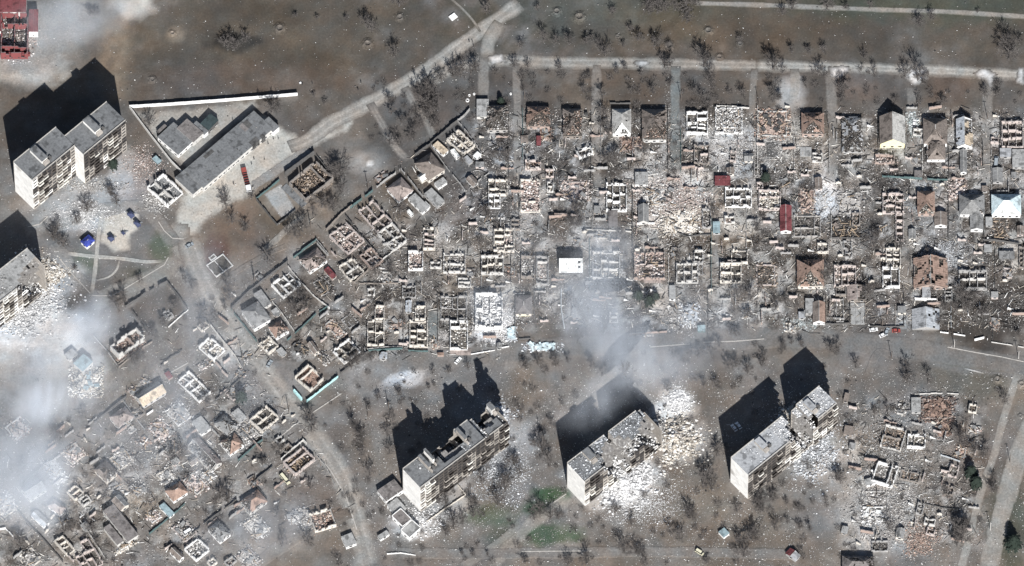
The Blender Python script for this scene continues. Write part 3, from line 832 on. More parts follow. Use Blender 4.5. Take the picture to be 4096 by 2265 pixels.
def k_hip(root, rn, x, y, w, d, h=3.0, pitch=.78, roof='roof_grey', c='cream', dmg=(0, 0, 0, 0), pal='brick', over=.35, south=None, **k):
    """dmg: north, east, south, west"""
    shell(root, rn, x, y, w - over * 2, d - over * 2, h, 'wall_' + c, .02 if max(dmg) < .5 else .12, .4)
    dmg = tuple(min(.9, q * 1.3 + .04) if max(dmg) > .05 else q for q in dmg)
    X0, X1, Y0, Y1 = x - w/2, x + w/2, y - d/2, y + d/2
    r = min(w, d) / 2
    top = h + r * pitch
    if d >= w: A, B = (x, Y0 + r, top), (x, Y1 - r, top)
    else: A, B = (X0 + r, y, top), (X1 - r, y, top)
    a, b, c_, e = (X0, Y0, h), (X1, Y0, h), (X1, Y1, h), (X0, Y1, h)
    if d >= w:
        slope_part(root, rn, 'roof_slope', a, b, A, A, south or roof, dmg[2]); slope_part(root, rn, 'roof_slope', b, c_, B, A, roof, dmg[1])
        slope_part(root, rn, 'roof_slope', c_, e, B, B, roof, dmg[0]); slope_part(root, rn, 'roof_slope', e, a, A, B, roof, dmg[3])
    else:
        slope_part(root, rn, 'roof_slope', a, b, B, A, south or roof, dmg[2]); slope_part(root, rn, 'roof_slope', b, c_, B, B, roof, dmg[1])
        slope_part(root, rn, 'roof_slope', c_, e, A, B, roof, dmg[0]); slope_part(root, rn, 'roof_slope', e, a, A, A, roof, dmg[3])
    if max(dmg) < .35:
        mb = MB(); mb.tube([A, B] if (Vector(A) - Vector(B)).length > .3 else [A, (A[0] + .3, A[1], A[2])], [.16, .16], 5)
        ob('ridge_cap', mb.mesh('ridge_cap', 'wall_pale'), root)
    if max(dmg) > .05: attic(root, rn, x, y, w, d, h, pal, .5 + 2.6 * max(dmg))
    panes(root, rn, w - over * 2, d - over * 2, h) if x == 0 and y == 0 else None

def k_gable(root, rn, x, y, w, d, h=3.0, pitch=.75, roof='roof_grey', roof2=None, c='cream', dmg=(0, 0), axis=None, pal='grey', over=.3, front=None, **k):
    """axis 'y': ridge runs along y.  dmg: (west or south, east or north)"""
    axis = axis or ('y' if d >= w else 'x')
    shell(root, rn, x, y, w - over * 2, d - over * 2, h, 'wall_' + c, .02, .4)
    X0, X1, Y0, Y1 = x - w/2, x + w/2, y - d/2, y + d/2
    r = (w if axis == 'y' else d) / 2; top = h + r * pitch
    if axis == 'y':
        slope_part(root, rn, 'roof_slope', (X0, Y1, h), (X0, Y0, h), (x, Y0, top), (x, Y1, top), roof2 or roof, dmg[0])
        slope_part(root, rn, 'roof_slope', (X1, Y0, h), (X1, Y1, h), (x, Y1, top), (x, Y0, top), roof, dmg[1])
        ends = [((X0 + over, Y0 + over), (X1 - over, Y0 + over), (x, Y0 + over)), ((X0 + over, Y1 - over), (X1 - over, Y1 - over), (x, Y1 - over))]
        nv = Vector((0, .25, 0))
    else:
        slope_part(root, rn, 'roof_slope', (X0, Y0, h), (X1, Y0, h), (X1, y, top), (X0, y, top), roof2 or roof, dmg[0])
        slope_part(root, rn, 'roof_slope', (X1, Y1, h), (X0, Y1, h), (X0, y, top), (X1, y, top), roof, dmg[1])
        ends = [((X0 + over, Y0 + over), (X0 + over, Y1 - over), (X0 + over, y)), ((X1 - over, Y0 + over), (X1 - over, Y1 - over), (X1 - over, y))]
        nv = Vector((.25, 0, 0))
    for i, (p, q, s_) in enumerate(ends):
        o = nv if i == 0 else -nv
        mb = MB()
        P = [Vector((p[0], p[1], h + .01)), Vector((q[0], q[1], h + .01)), Vector((s_[0], s_[1], top - .12))]
        mb.v = [tuple(v) for v in P] + [tuple(v + o) for v in P]
        mb.f = [(0, 1, 2), (5, 4, 3), (0, 3, 4, 1), (1, 4, 5, 2), (2, 5, 3, 0)]
        ob('gable_wall', mb.mesh('gable_wall', 'wall_' + (front or c)), root)
    mb = MB(); mb.tube([(x, Y0, top + .05), (x, Y1, top + .05)] if axis == 'y' else [(X0, y, top + .05), (X1, y, top + .05)], [.14, .14], 5)
    ob('ridge_cap', mb.mesh('ridge_cap', 'roof_pale'), root)
    if max(dmg) > .05: attic(root, rn, x, y, w, d, h, pal, .5 + 2 * max(dmg))
    panes(root, rn, w - over * 2, d - over * 2, h) if x == 0 and y == 0 else None

def k_flat(root, rn, x, y, w, d, h=2.8, roof='roof_grey', c='pale', dmg=0.0, cell=3.0, pal='grey', over=.15, rub=.12, para=0.0, **k):
    shell(root, rn, x, y, w - over * 2, d - over * 2, h - .2, 'wall_' + c, .0, .35, 0, h > 2)
    nu, nv = max(1, round(w / cell)), max(1, round(d / cell))
    cw, cd = w / nu, d / nv
    me = cached(('rp', round(cw, 2), round(cd, 2), roof), lambda: MB().box(-cw/2 + .03, -cd/2 + .03, -.2, cw/2 - .03, cd/2 - .03, 0).mesh('roof_panel', roof))
    miss = False
    for j in range(nv):
        for i in range(nu):
            if dmg and rn.random() < dmg: miss = True; continue
            ob('roof_panel', me, root, (x - w/2 + cw * (i + .5), y - d/2 + cd * (j + .5), h + rn.uniform(-.03, .03)))
    if miss: ob('floor', MB().box(x - w/2 + .4, y - d/2 + .4, -.05, x + w/2 - .4, y + d/2 - .4, .3).mesh('floor', 'inside_dark'), root)
    if para:
        for (ax, ay, bx, by) in ((x-w/2, y-d/2, x+w/2, y-d/2), (x-w/2, y+d/2, x+w/2, y+d/2), (x-w/2, y-d/2, x-w/2, y+d/2), (x+w/2, y-d/2, x+w/2, y+d/2)):
            L = math.hypot(bx-ax, by-ay)
            ob('parapet', MB().box(.13, -.12, h - .3, L - .13, .12, h + para).mesh('parapet', 'wall_' + c), root, (ax, ay, 0), math.atan2(by-ay, bx-ax))
    n = int(w * d * rub)
    if n > 3:
        o = rubble_part(root, rn, w * .95, d * .95, n, pal, .02, x, y, .2, .6, 'roof_debris', dome=False); o.location.z = h
    if h > 2.2: panes(root, rn, w - over * 2, d - over * 2, h) if x == 0 and y == 0 else None

def k_slab(root, rn, x, y, w, d, h=.35, roof='roof_concrete', cell=2.6, **k):
    nu, nv = max(1, round(w / cell)), max(1, round(d / cell)); cw, cd = w / nu, d / nv
    me = cached(('sl', round(cw, 2), round(cd, 2), roof, h), lambda: MB().box(-cw/2 + .04, -cd/2 + .04, -.05, cw/2 - .04, cd/2 - .04, h).mesh('paving_slab', roof))
    for j in range(nv):
        for i in range(nu):
            ob('paving_slab', me, root, (x - w/2 + cw * (i + .5), y - d/2 + cd * (j + .5), rn.uniform(-.04, .04)))

KIND = {'ruin': k_ruin, 'heap': k_heap, 'hip': k_hip, 'gable': k_gable, 'flat': k_flat, 'slab': k_slab}
NAMES = {'ruin': ('ruined_house', 'ruin'), 'heap': ('collapsed_house', 'ruin'), 'hip': ('house', 'house'), 'gable': ('house', 'house'),
         'flat': ('flat_roofed_shed', 'shed'), 'slab': ('paved_terrace', 'terrace')}
_hs = [0]
FOOT = []          # footprints: x, y, half width, half depth, heading
def H(kind, f, q, label, name=None, cat=None, subs=(), **o):
    """a building; subs = further wings (kind, quad, options) that belong to the same thing"""
    _hs[0] += 1
    rn = random.Random(1000 + _hs[0] * 7)
    href = o.get('h', {'ruin': 2.9, 'heap': 1.0, 'hip': 3.0, 'gable': 3.0, 'flat': 2.8, 'slab': .35}[kind])
    x, y, w, d, rz = rectQ(f, q, href)
    nm, ct = NAMES[kind]
    if kind == 'flat' and w * d > 130: nm, ct = 'flat_roofed_building', 'building'
    root = thing(name or nm, label, cat or ct, x, y, 0, rz)
    FOOT.append((x, y, w / 2, d / 2, rz))
    KIND[kind](root, rn, 0.0, 0.0, w, d, **o)
    for (k2, q2, o2) in subs:
        h2 = o2.get('h', {'ruin': 2.9, 'heap': 1.0, 'hip': 3.0, 'gable': 3.0, 'flat': 2.8, 'slab': .35}[k2])
        x2, y2, w2, d2, rz2 = rectQ(f, q2, h2)
        dx, dy = x2 - x, y2 - y
        FOOT.append((x2, y2, w2 / 2, d2 / 2, rz))
        lx, ly = dx * math.cos(-rz) - dy * math.sin(-rz), dx * math.sin(-rz) + dy * math.cos(-rz)
        KIND[k2](root, rn, lx, ly, w2, d2, **o2)
    return root

# ------------------------------------------------------------------ fences and yard walls
def fence(f, pts, label, h=1.9, m='wall_grey', step=2.6, t=0.16, name='fence', cat='fence', group=None, miss=0.06, rag=0.12, lean=0.03):
    P = [Vector(Wd(f, *p)) for p in pts]
    rn = random.Random(int(P[0].x * 10) * 31 + int(P[0].y * 10))
    root = thing(name, label, cat, P[0].x, P[0].y, 0, 0, group)
    for a, b in zip(P[:-1], P[1:]):
        L = (b - a).length; n = max(1, round(L / step)); s = L / n; an = math.atan2(b.y - a.y, b.x - a.x)
        hs = [round(h * (1 - rag * i), 2) for i in range(3)]
        for i in range(n):
            p = a + (b - a) * ((i + .5) / n)
            loc = (p.x - P[0].x, p.y - P[0].y, 0)
            if rn.random() >= miss:
                hh = rn.choice(hs)
                me = cached(('fp', round(s, 1), hh, t, m), lambda: MB().box(-round(s, 1)/2 + .08, -t/2, -.05, round(s, 1)/2 - .08, t/2, hh).mesh('fence_panel', m))
                ob('fence_panel', me, root, loc, rot=(rn.gauss(0, lean), 0, an))
            q = a + (b - a) * (i / n)
            pm = cached(('post', h, m), lambda: MB().box(-.13, -.13, -.05, .13, .13, h + .12).mesh('post', m))
            ob('post', pm, root, (q.x - P[0].x, q.y - P[0].y, 0), an)
    return root
# ------------------------------------------------------------------ landmarks by which repeated things are told apart
LMK = [(n,) + Wd(f, x, y) for (f, x, y, n) in (
 ('O',130,330,'the tall staggered block'),('a00',110,200,'the burnt-out red hall'),('D5',1300,650,'the long grey hall'),('D5',1150,120,'the long white panelled wall'),('D5',750,580,'the stepped garage row'),
 ('C2',770,520,'the large burnt-out building'),('C2',330,800,'the pale concrete yard'),('O',300,560,'the sand playground'),('a01',655,410,'the blue pavilion'),('a01',1655,585,'the white foundation'),
 ('a01',900,1180,'the two-storey brick shell'),('a01',1180,870,'the bare walled yard'),('O',20,720,'the block at the left edge'),('C5',420,110,'the square teal roof'),('C6',1530,900,'the large dark roof'),
 ('C6',2290,450,'the neat orange hipped roof'),('C6',1170,1270,'the pinkish six-room ruin'),('C7',1590,450,'the house of bare joists'),('C7',1890,1230,'the brick-orange shell'),('C5',1860,400,'the white house of small rooms'),
 ('C4',640,1260,'the glaring-walled cream ruin'),('C4',1230,760,'the plank-floored ruin'),('C3',580,880,'the large grey hipped house'),('C3',930,500,'the crisp white roofless house'),('C3',1110,780,'the bare square garden'),
 ('C3',1800,330,'the square ruin of four rooms'),('C2',1220,1180,'the slumped pinkish house'),('C2',1700,1000,'the long reddish roofless house'),('C1',1420,370,'the bright cream ruin'),('C1',1030,700,'the reddish hipped house'),
 ('C1',640,1000,'the pinkish-brown hipped house'),('O',1030,115,'the top left field edge'),('O',1138,42,'the pale pad in the field'),('O',1215,130,'the triangle of dirt roads'),('O',930,270,'the long diagonal dirt road'),
 ('B1',290,350,'the first house of the top row'),('B1',820,350,'the orange tiled house'),('B1',1260,420,'the house with the dark north end'),('B1',1890,420,'the cream hip-roofed house'),('B2',610,410,'the white eight-room ruin'),
 ('B2',1010,380,'the wide collapsed house'),('B2',1570,430,'the wrecked house under dark sheets'),('B2',2090,430,'the orange-brown hip house'),('B3',350,570,'the low dust-grey house'),('B3',870,520,'the yellow-gabled house'),
 ('B3',1430,620,'the white-fronted grey hip house'),('B3',1800,560,'the torn slate house'),('B3',2430,560,'the nine-room ruin'),('P',1990,770,'the first house of the second row'),('P',2150,780,'the pink-floored shell'),
 ('P',2465,785,'the green-edged ruin'),('P',2650,840,'the broad pink rubble heap'),('P',2955,785,'the dark red flat roof'),('B6',460,370,'the dark red arched roof'),('B6',750,130,'the rusty brick heap'),
 ('D2',300,500,'the blackened rafters'),('D2',890,160,'the brown seven-room house'),('D2',1310,160,'the brown and orange hip house'),('D2',2340,190,'the bright white hip roof'),('B4',700,610,'the leftmost ladder ruin'),
 ('B4',1020,930,'the wide empty room'),('B4',1510,950,'the six dark rooms'),('P',2285,1045,'the brilliant white roof'),('B5',560,950,'the bluish nine-room ruin'),('B5',1110,960,'the fallen joists'),('B5',1610,1050,'the two-room annex ruin'),
 ('B5',2160,1050,'the four dark rooms'),('B6',780,1070,'the burst orange house'),('D2',870,1100,'the long eleven-room ruin'),('D2',1370,1080,'the split orange roof'),('D2',1920,1150,'the grey five-room ruin'),
 ('D4',430,370,'the crumpled pinkish roof'),('D4',1300,700,'the collapsed gable of slates'),('D3',2170,610,'the narrow rusty gable'),('D3',510,640,'the layered slate heap'),('D1',330,800,'the first of three alike houses'),
 ('D1',880,800,'the middle of three alike houses'),('D1',1400,830,'the house with the cream room'),('D1',1790,500,'the tall ruined mansion'),('D1',2240,450,'the smoky grey-roofed house'),('O',1150,1120,'the burnt apartment block'),
 ('O',1530,1110,'the collapsed smoky block'),('O',1960,1100,'the block cut by a gap'),('a12',1100,1040,'the annexes'),('O',1000,945,'the white dust patch'),('O',2200,900,'the lower street'),('a32',1270,230,'the rust-red heap'),
 ('a32',890,720,'the white-walled lower-right ruin'),('a32',800,1020,'the white fallen panels'),('a32',1580,900,'the right-hand footpath'),('a22',220,900,'the green lawn strip'),('a32',200,1330,'the red and grey trailer'),
 ('O',1850,60,'the upper field track'),('O',2300,150,'the pale road at the right'),('O',1680,110,'the row of scrub in the field'),('D5',1560,1150,'the red lorry'))]
ORD = ('nearest', 'second nearest', 'third nearest', 'fourth nearest', 'fifth nearest', 'sixth nearest', 'seventh nearest', 'eighth nearest', 'ninth nearest', 'tenth nearest')
NEAR = {}
class _N(str): pass
def near(word, x, y):
    """placeholder label; the places are ranked once everything stands"""
    best = min(LMK, key=lambda l: (l[1] - x) ** 2 + (l[2] - y) ** 2)
    dx, dy = x - best[1], y - best[2]
    d = ('right of' if dx > 0 else 'left of') if abs(dx) > abs(dy) else ('above' if dy > 0 else 'below')
    key = word + ' ' + d + ' ' + best[0]
    NEAR.setdefault(key, []).append(math.hypot(dx, dy))
    return key + '|%.4f' % math.hypot(dx, dy)
def settle_labels():
    for o in bpy.data.objects:
        l = o.get('label')
        if l and '|' in l:
            k, d = l.split('|'); r = sorted('%.4f' % q for q in NEAR[k]) if False else sorted(NEAR[k])
            n = min(range(len(r)), key=lambda i: abs(r[i] - float(d)))
            o['label'] = k if len(r) == 1 else k + ', ' + ORD[min(n, 9)]

# ------------------------------------------------------------------ panel-built apartment blocks
def block(f, q, label, h=27.0, floors=9, bays=16, nS=None, nN=None, roof=None, soot=None, huts=(), balc=(1, 2), roofm='roof_bitumen', seed=1, rubroof=0.0, root=None, off=(0, 0), end='panel_white', pal='white', ends=True, clean=None, roofpal='grey', pale_from=99):
    rn = random.Random(seed)
    x, y, L, Wd_, rz = rectQ(f, q, h)
    FOOT.append((x, y, L / 2, Wd_ / 2, rz))
    if root is None:
        root = thing('apartment_block', label, 'apartment block', x, y, 0, rz)
        ox = oy = 0.0
    else:
        dx, dy = x - root.location.x, y - root.location.y
        a = -root.rotation_euler.z
        ox, oy = dx * math.cos(a) - dy * math.sin(a), dx * math.sin(a) + dy * math.cos(a)
    fh = h / floors; bw = L / bays
    nS = nS or [floors] * bays; nN = nN or [floors] * bays
    roof = roof or [(0, 1)] * bays
    soot = soot or [0.2] * bays
    X0 = ox - L / 2; Y0 = oy - Wd_ / 2; Y1 = oy + Wd_ / 2
    R2 = lambda v: round(v, 2)
    def pan(m):
        def mk():
            mb = MB(); w2 = bw / 2 - .04; ww = min(1.2, bw * .37)
            mb.box(-w2, -.15, .04, -ww, .15, fh - .04); mb.box(ww, -.15, .04, w2, .15, fh - .04)
            mb.box(-ww, -.15, .04, ww, .15, .85); mb.box(-ww, -.15, fh - .55, ww, .15, fh - .04)
            return mb.mesh('wall_panel', m)
        return cached(('wp', R2(bw), R2(fh), m), mk)
    win = cached(('win', R2(bw), R2(fh)), lambda: MB().box(-min(1.2, bw*.37), -.04, .85, min(1.2, bw*.37), .04, fh - .55).mesh('window', 'glass_dark'))
    def bal(m):
        def mk():
            mb = MB(); w2 = bw / 2 - .12
            mb.box(-w2, -1.35, 0, w2, -.16, .16); mb.box(-w2, -1.35, .17, w2, -1.23, 1.15)
            mb.box(-w2, -1.22, .17, -w2 + .1, -.16, 1.15); mb.box(w2 - .1, -1.22, .17, w2, -.16, 1.15)
            return mb.mesh('balcony', m)
        return cached(('bal', R2(bw), m), mk)
    for i in range(bays):
        cx = X0 + bw * (i + .5)
        for k in range(nS[i]):
            s = soot[i] * (0.55 + 0.9 * k / floors)
            r = rn.random()
            m = 'panel_soot' if r < s else ('panel_dirty' if r < s + .48 and not (clean and i in clean) else 'panel_white')
            p = ob('wall_panel', pan(m), root, (cx, Y0 + .15, k * fh))
            if rn.random() > .12: ob('window', win, p, (0, .06, 0))
            if (i % 4) in balc and k > 0 and rn.random() > soot[i] * .45:
                ob('balcony', bal('panel_soot' if rn.random() < soot[i] * .8 else ('balcony_white' if rn.random() < .62 - soot[i] * .5 else 'panel_dirty')), root, (cx, Y0, k * fh))
        if nN[i]:
            ob('rear_wall', MB().box(-bw/2, -.15, 0, bw/2, .15, nN[i] * fh - .02).mesh('rear_wall', 'panel_dirty'), root, (cx, Y1 - .15, 0))
        a, b = roof[i] if roof[i] else (0, 0)
        full = b - a > .97
        if b > a:
            ya, yb = Y1 - (Y1 - Y0) * b, Y1 - (Y1 - Y0) * a
            top = max(nN[i], 1) * fh if a < .1 else max(nS[i], 1) * fh
            ob('roof_panel', MB().box(-bw/2 + .02, ya, -.02, bw/2 - .02, yb, .32).mesh('roof_panel', roofm if i < pale_from else 'roof_ash'), root, (cx, 0, top))
            if b > .97: ob('parapet', MB().box(-bw/2 + .02, -.12, .33, bw/2 - .02, .14, .95).mesh('parapet', 'slab_edge'), root, (cx, Y0 + .2, top))
            if a < .03: ob('parapet', MB().box(-bw/2 + .02, -.14, .33, bw/2 - .02, .12, .95).mesh('parapet', 'slab_edge'), root, (cx, Y1 - .2, top))
            rr_ = rubroof if i < pale_from else 1.3
            if rr_ and rn.random() < rr_ * 1.5:
                o = rubble_part(root, rn, bw, (yb - ya) * .95, int(14 + 40 * rr_), roofpal if i < pale_from else 'white', .1, cx, (ya + yb) / 2, .25, .9, 'roof_debris', dome=False); o.location.z = top + .3
        # floors and cross walls seen where the front or the roof has gone
        low = min(nS[i], nN[i])
        if not full or nS[i] < floors or nN[i] < floors:
            mb = MB()
            hi = max(nS[i], nN[i])
            for k in range(hi):
                if k >= nS[i]: ya = Y0 + (Y1 - Y0) * rn.uniform(.25, .6)
                else: ya = Y0 + .32
                if k >= nN[i]: yb = Y1 - (Y1 - Y0) * rn.uniform(.3, .6)
                else: yb = Y1 - .32
                if yb - ya > .8: mb.box(-bw/2 + .03, ya, k * fh - .1, bw/2 - .03, yb, k * fh + .12)
            if mb.f: ob('floor_slabs', mb.mesh('floor_slabs', 'broken_slab'), root, (cx, 0, 0))
            o = rubble_part(root, rn, bw * 1.1, (Y1 - Y0) * .75, 46, 'white', .5, cx, (Y0 + Y1) / 2 - (Y1 - Y0) * .1, .25, 1.2, 'broken_floor_rubble', dome=False); o.location.z = max(low, 0) * fh + .1
            mb = MB(); t = max(1, min(low, hi)) * fh * rn.uniform(.8, .97)
            yb = Y1 - .32; ya = Y0 + (.32 if nS[i] >= floors - 1 else (Y1 - Y0) * .45)
            mb.box(-.12, ya, .2, .12, yb, t)
            ob('cross_wall', mb.mesh('cross_wall', 'inside_dark' if rn.random() < .6 else 'panel_dirty'), root, (cx - bw/2 + .2, 0, 0))
    if ends:
        n = 4; pw = (Wd_ - .7) / n
        me = cached(('ep', R2(pw), R2(fh), end), lambda: MB().box(-.15, -pw/2 + .035, .03, .15, pw/2 - .035, fh - .03).mesh('end_wall_panel', end))
        for k in range(max(nS[0], nN[0])):
            for j in range(n):
                ob('end_wall_panel', me, root, (X0 + .1, Y0 + .35 + pw * (j + .5), k * fh))
        ob('end_wall_core', MB().box(X0 + .26, Y0 + .32, 0, X0 + .5, Y1 - .32, max(nS[0], nN[0]) * fh - .05).mesh('end_wall_core', 'slab_edge'), root)
        kk = max(nS[-1], nN[-1])
        if kk: ob('end_wall', MB().box(X0 + L - .3, Y0 + .32, 0, X0 + L, Y1 - .32, kk * fh - .05).mesh('end_wall', 'panel_dirty'), root)
    for (ui, w, d, hh, fy, m) in huts:
        hx, hy = X0 + bw * ui, Y0 + (Y1 - Y0) * fy
        mb = MB(); mb.box(-w/2, -d/2, .3, w/2, d/2, hh)
        hut = ob('stair_housing', mb.mesh('stair_housing', m), root, (hx, hy, h))
        ob('housing_roof', MB().box(-w/2 - .2, -d/2 - .2, hh + .01, w/2 + .2, d/2 + .2, hh + .25).mesh('housing_roof', roofm), hut)
        ob('vent_stack', MB().box(w/2 + .9, -d/2 - 1.0, .3, w/2 + 2.1, -d/2 + .6, 1.6).mesh('vent_stack', 'wall_dark'), hut)
        ob('vent_stack', MB().box(-w/2 + .2, -d/2 - 2.0, .3, w/2 - .2, -d/2 - .4, 2.2).mesh('vent_stack', 'panel_dirty'), hut)
    return root

def rubble_field(f, x, y, rx, ry, n, label, pal='white', smin=.3, smax=1.8, hmax=1.5, name='rubble_field', ang=0.0, core=1.7):
    rng = np.random.default_rng(int(abs(x * 31 + y * 17)) + n)
    n = int(n * 2.0)
    wx, wy = Wd(f, x, y); s = FR[f][2] / 8
    a = rng.uniform(0, 2 * np.pi, n); r = rng.random(n) ** (core / 2)
    k = rng.random(n) < .22
    r[k] = r[k] * rng.uniform(1.0, 1.9, k.sum())
    lob = 0.45 + 0.5 * vnoise(np.cos(a) * 2.2 + 9 + x, np.sin(a) * 2.2 + 9 + y, 1.0, 5) + 0.45 * vnoise(np.cos(a) * 6 + 9 + x, np.sin(a) * 6 + y, 1.0, 6)
    X, Y = np.cos(a) * r * lob * rx * s, np.sin(a) * r * lob * ry * s / CT
    z = .2 + hmax * np.clip(1 - r, 0, 1) * rng.uniform(.1, 1, n)
    sz = smin * .75 + (smax * .7 - smin * .75) * rng.random(n) ** 5
    SZ = np.stack([sz, sz * rng.uniform(.35, 1, n), np.minimum(sz * rng.uniform(.15, .5, n), .6)], 1)
    o = ob(name, pieces_mesh(name, np.stack([X, Y, z], 1), SZ, rng, 'rubble_' + pal, .35, .8), None, (wx, wy, 0))
    tag(o, label, 'rubble', kind='stuff')

b1 = block('a00', (100,1222,420,960,555,1110), 'tall pale apartment block in two staggered sections, top left', h=32, floors=10, bays=9, soot=[.1,.2,.4,.5,.45,.35,.4,.2,.1],
      huts=((3.6, 3.6, 9.0, 3.2, .56, 'panel_white'),), seed=11)
block('a00', (485,1025,805,770,935,925), '', h=32, floors=10, bays=9, soot=[.7,.75,.8,.6,.5,.45,.4,.6,.4], huts=((4.3, 3.6, 9.0, 3.2, .62, 'panel_white'),), seed=12, root=b1, clean=())
block('a01', (-435,950,205,450,325,603), 'broken grey-roofed apartment block at the left edge with its corner torn off', h=27, floors=9, bays=18,
      nS=[9]*11+[9,8,6,3,2,1,0], nN=[9]*18, roof=[(0,1)]*12+[(0,.9),(0,.72),(0,.6),(0,.5),(0,.5),(0,.45)], soot=[.15]*9+[.1]*3+[.3]*6, seed=13, rubroof=.2, roofm='roof_concrete')
block('a12', (1105,690,1765,190,1895,340), 'burnt apartment block with a jagged roofless middle and sooty balconies', h=27, floors=9, bays=19,
      nS=[9]*19, nN=[9,9,9,9,9,8,7,7,6,6,7,9,9,9,8,6,5,7,8], roof=[(0,1)]*5+[(.45,1),(.8,1),(.8,1),(.82,1),(.8,1),(.6,1)]+[(0,1)]*3+[(.0,.75),(.7,1),(.75,1),(.6,1),(0,1)],
      soot=[.0,.0,.15,.6,.85,.9,.9,.9,.9,.85,.7,.6,.7,.7,.6,.7,.6,.6,.5], huts=((3.3,1.2,8,4.6,.62,'panel_dirty'),(4.6,1.0,7,5.2,.7,'panel_white'),(11.2,1.2,7,4.5,.6,'panel_dirty'),(18.2,2.2,4,4.5,.75,'panel_white')),
      seed=14, rubroof=.18, roofpal='slate')
block('a22', (415,645,1000,200,1130,350), 'smoke-veiled apartment block whose middle has collapsed into white rubble', h=27, floors=9, bays=17,
      nS=[9,9,9,9,7,4,2,1,1,2,5,6,6,5,3,2,1], nN=[9,9,9,9,9,9,9,9,2,9,9,9,9,9,9,8,6], roof=[(0,1)]*4+[(0,.8),(0,.5),(0,.34),(0,.25),None,(0,.35),(0,.6),(0,.8),(0,.75),(0,.6),(0,.45),(0,.3),None],
      soot=[.45,.75,.8,.7,.3,.1,.1,.1,.1,.2,.5,.7,.7,.7,.6,.5,.4], huts=((3.6,3.4,6,3,.7,'panel_dirty'),), seed=15, rubroof=.75, roofm='roof_bitumen', roofpal='slate')
block('a22', (1650,605,2316,65,2431,215), 'apartment block cut through by a gap with a pale dusty roof, right of the smoke', h=27, floors=9, bays=19,
      nS=[9]*9+[8,5,2,1,2,6]+[9]*4, nN=[9]*11+[4,2,8]+[9]*5, roof=[(0,1)]*9+[(0,.8),(0,.4),None,None,(0,.4),(0,.7)]+[(0,1)]*4,
      soot=[.55,.7,.8,.8,.8,.75,.7,.6,.5,.3,.1,.1,.1,.1,.2,.4,.5,.6,.5], huts=((5.0,3,6,2.8,.62,'panel_dirty'),(15.4,3,6,2.4,.6,'panel_dirty')), seed=16, pale_from=8, rubroof=.35, roofm='roof_ash', roofpal='slate')
# ------------------------------------------------------------------ the red-roofed hall, garages and sheds at the upper left
H('ruin', 'a00', (10,95,215,405), 'red-roofed hall with its middle burnt out, in the top left corner', name='burnt_hall', cat='building', h=6.0, c='red', inner='red', pal='white', rub=1.2, rows=(.25,.85), cols=(.5,), t=.5, beams=12, rag=.3,
  subs=(('flat', (0,-60,200,92), dict(h=6.6, roof='roof_redflat', c='pale', rub=0)), ('flat', (218,70,290,240), dict(h=6.2, roof='roof_redflat', c='white', rub=0)), ('flat', (-60,95,8,235), dict(h=6.2, roof='roof_redflat', c='white', rub=0)),
        ('flat', (22,392,228,410), dict(h=2.6, roof='roof_redflat', c='red', rub=0))))
H('flat', 'D5', (760,1030,1660,265,1895,510), 'long grey flat-roofed hall of many roof panels beside the pale yard', name='service_hall', cat='building', h=5.0, c='pale', roof='roof_bitumen', cell=4.6, rub=.05, pal='char',
  subs=(('slab', (1515,425,1570,380,1640,455), dict(h=5.09, roof='roof_dark')), ('slab', (1465,465,1510,425,1590,505), dict(h=5.09, roof='roof_brownflat')), ('slab', (1000,850,1120,760,1150,800), dict(h=5.09, roof='roof_dark')), ('slab', (1590,670,1690,600,1740,650), dict(h=5.09, roof='roof_dark')), ('slab', (1730,590,1780,560,1810,600), dict(h=5.09, roof='roof_dark')),
   ('flat', (1765,415,1850,342,1985,478), dict(h=4.6, roof='roof_bitumen', c='white', rub=0)), ('flat', (640,1130,790,1000,1000,1240), dict(h=4.4, roof='roof_bitumen', c='pale', rub=0))))
H('flat', 'D5', (415,605,625,412,845,690), 'stepped grey and brown garage row inside the corner of the white wall', name='garage_row', cat='garage', h=4.0, c='white', roof='roof_bitumen', rub=.04, cell=3.6,
  subs=(('flat', (668,480,812,365,985,585), dict(h=4.7, roof='roof_brownflat', c='pale', rub=.05)), ('flat', (868,440,930,392,1062,545), dict(h=4.0, roof='roof_bitumen', c='white', rub=0)),
        ('flat', (400,520,520,440,550,470), dict(h=2.8, roof='roof_brownflat', c='dark', rub=.1))))
H('flat', 'D5', (965,435,1095,300,1195,400), 'dark green canopy at the end of the garage row', name='canopy', cat='canopy', h=4.4, roof='roof_green', c='dark', rub=0, cell=4)
H('ruin', 'D5', (285,1245,490,1065,790,1260), 'roofless grey store against the diagonal yard wall, white rear wall', name='ruined_store', h=3.6, c='white', inner='pale', rows=(.55,), cols=(.42,), pal='grey', rub=1.2, floor='roof_bitumen')
H('flat', 'D5', (345,885,400,840,455,930), 'small dark teal hut outside the diagonal yard wall', h=2.4, roof='roof_teal', c='dark', rub=0)
H('ruin', 'C2', (500,540,850,262,1045,510), 'large burnt-out building full of charred brown beams, ringed by a dark wall', name='burnt_building', cat='ruin', h=4.6, c='brown', pal='brown', rub=2.6, zr=1.8, rag=.25, beams=46, rows=(), cols=(.78,))
H('slab', 'C2', (400,620,470,560,640,900), 'strip of rubble-strewn concrete between the pale yard slab and burnt building', roof='roof_bitumen')
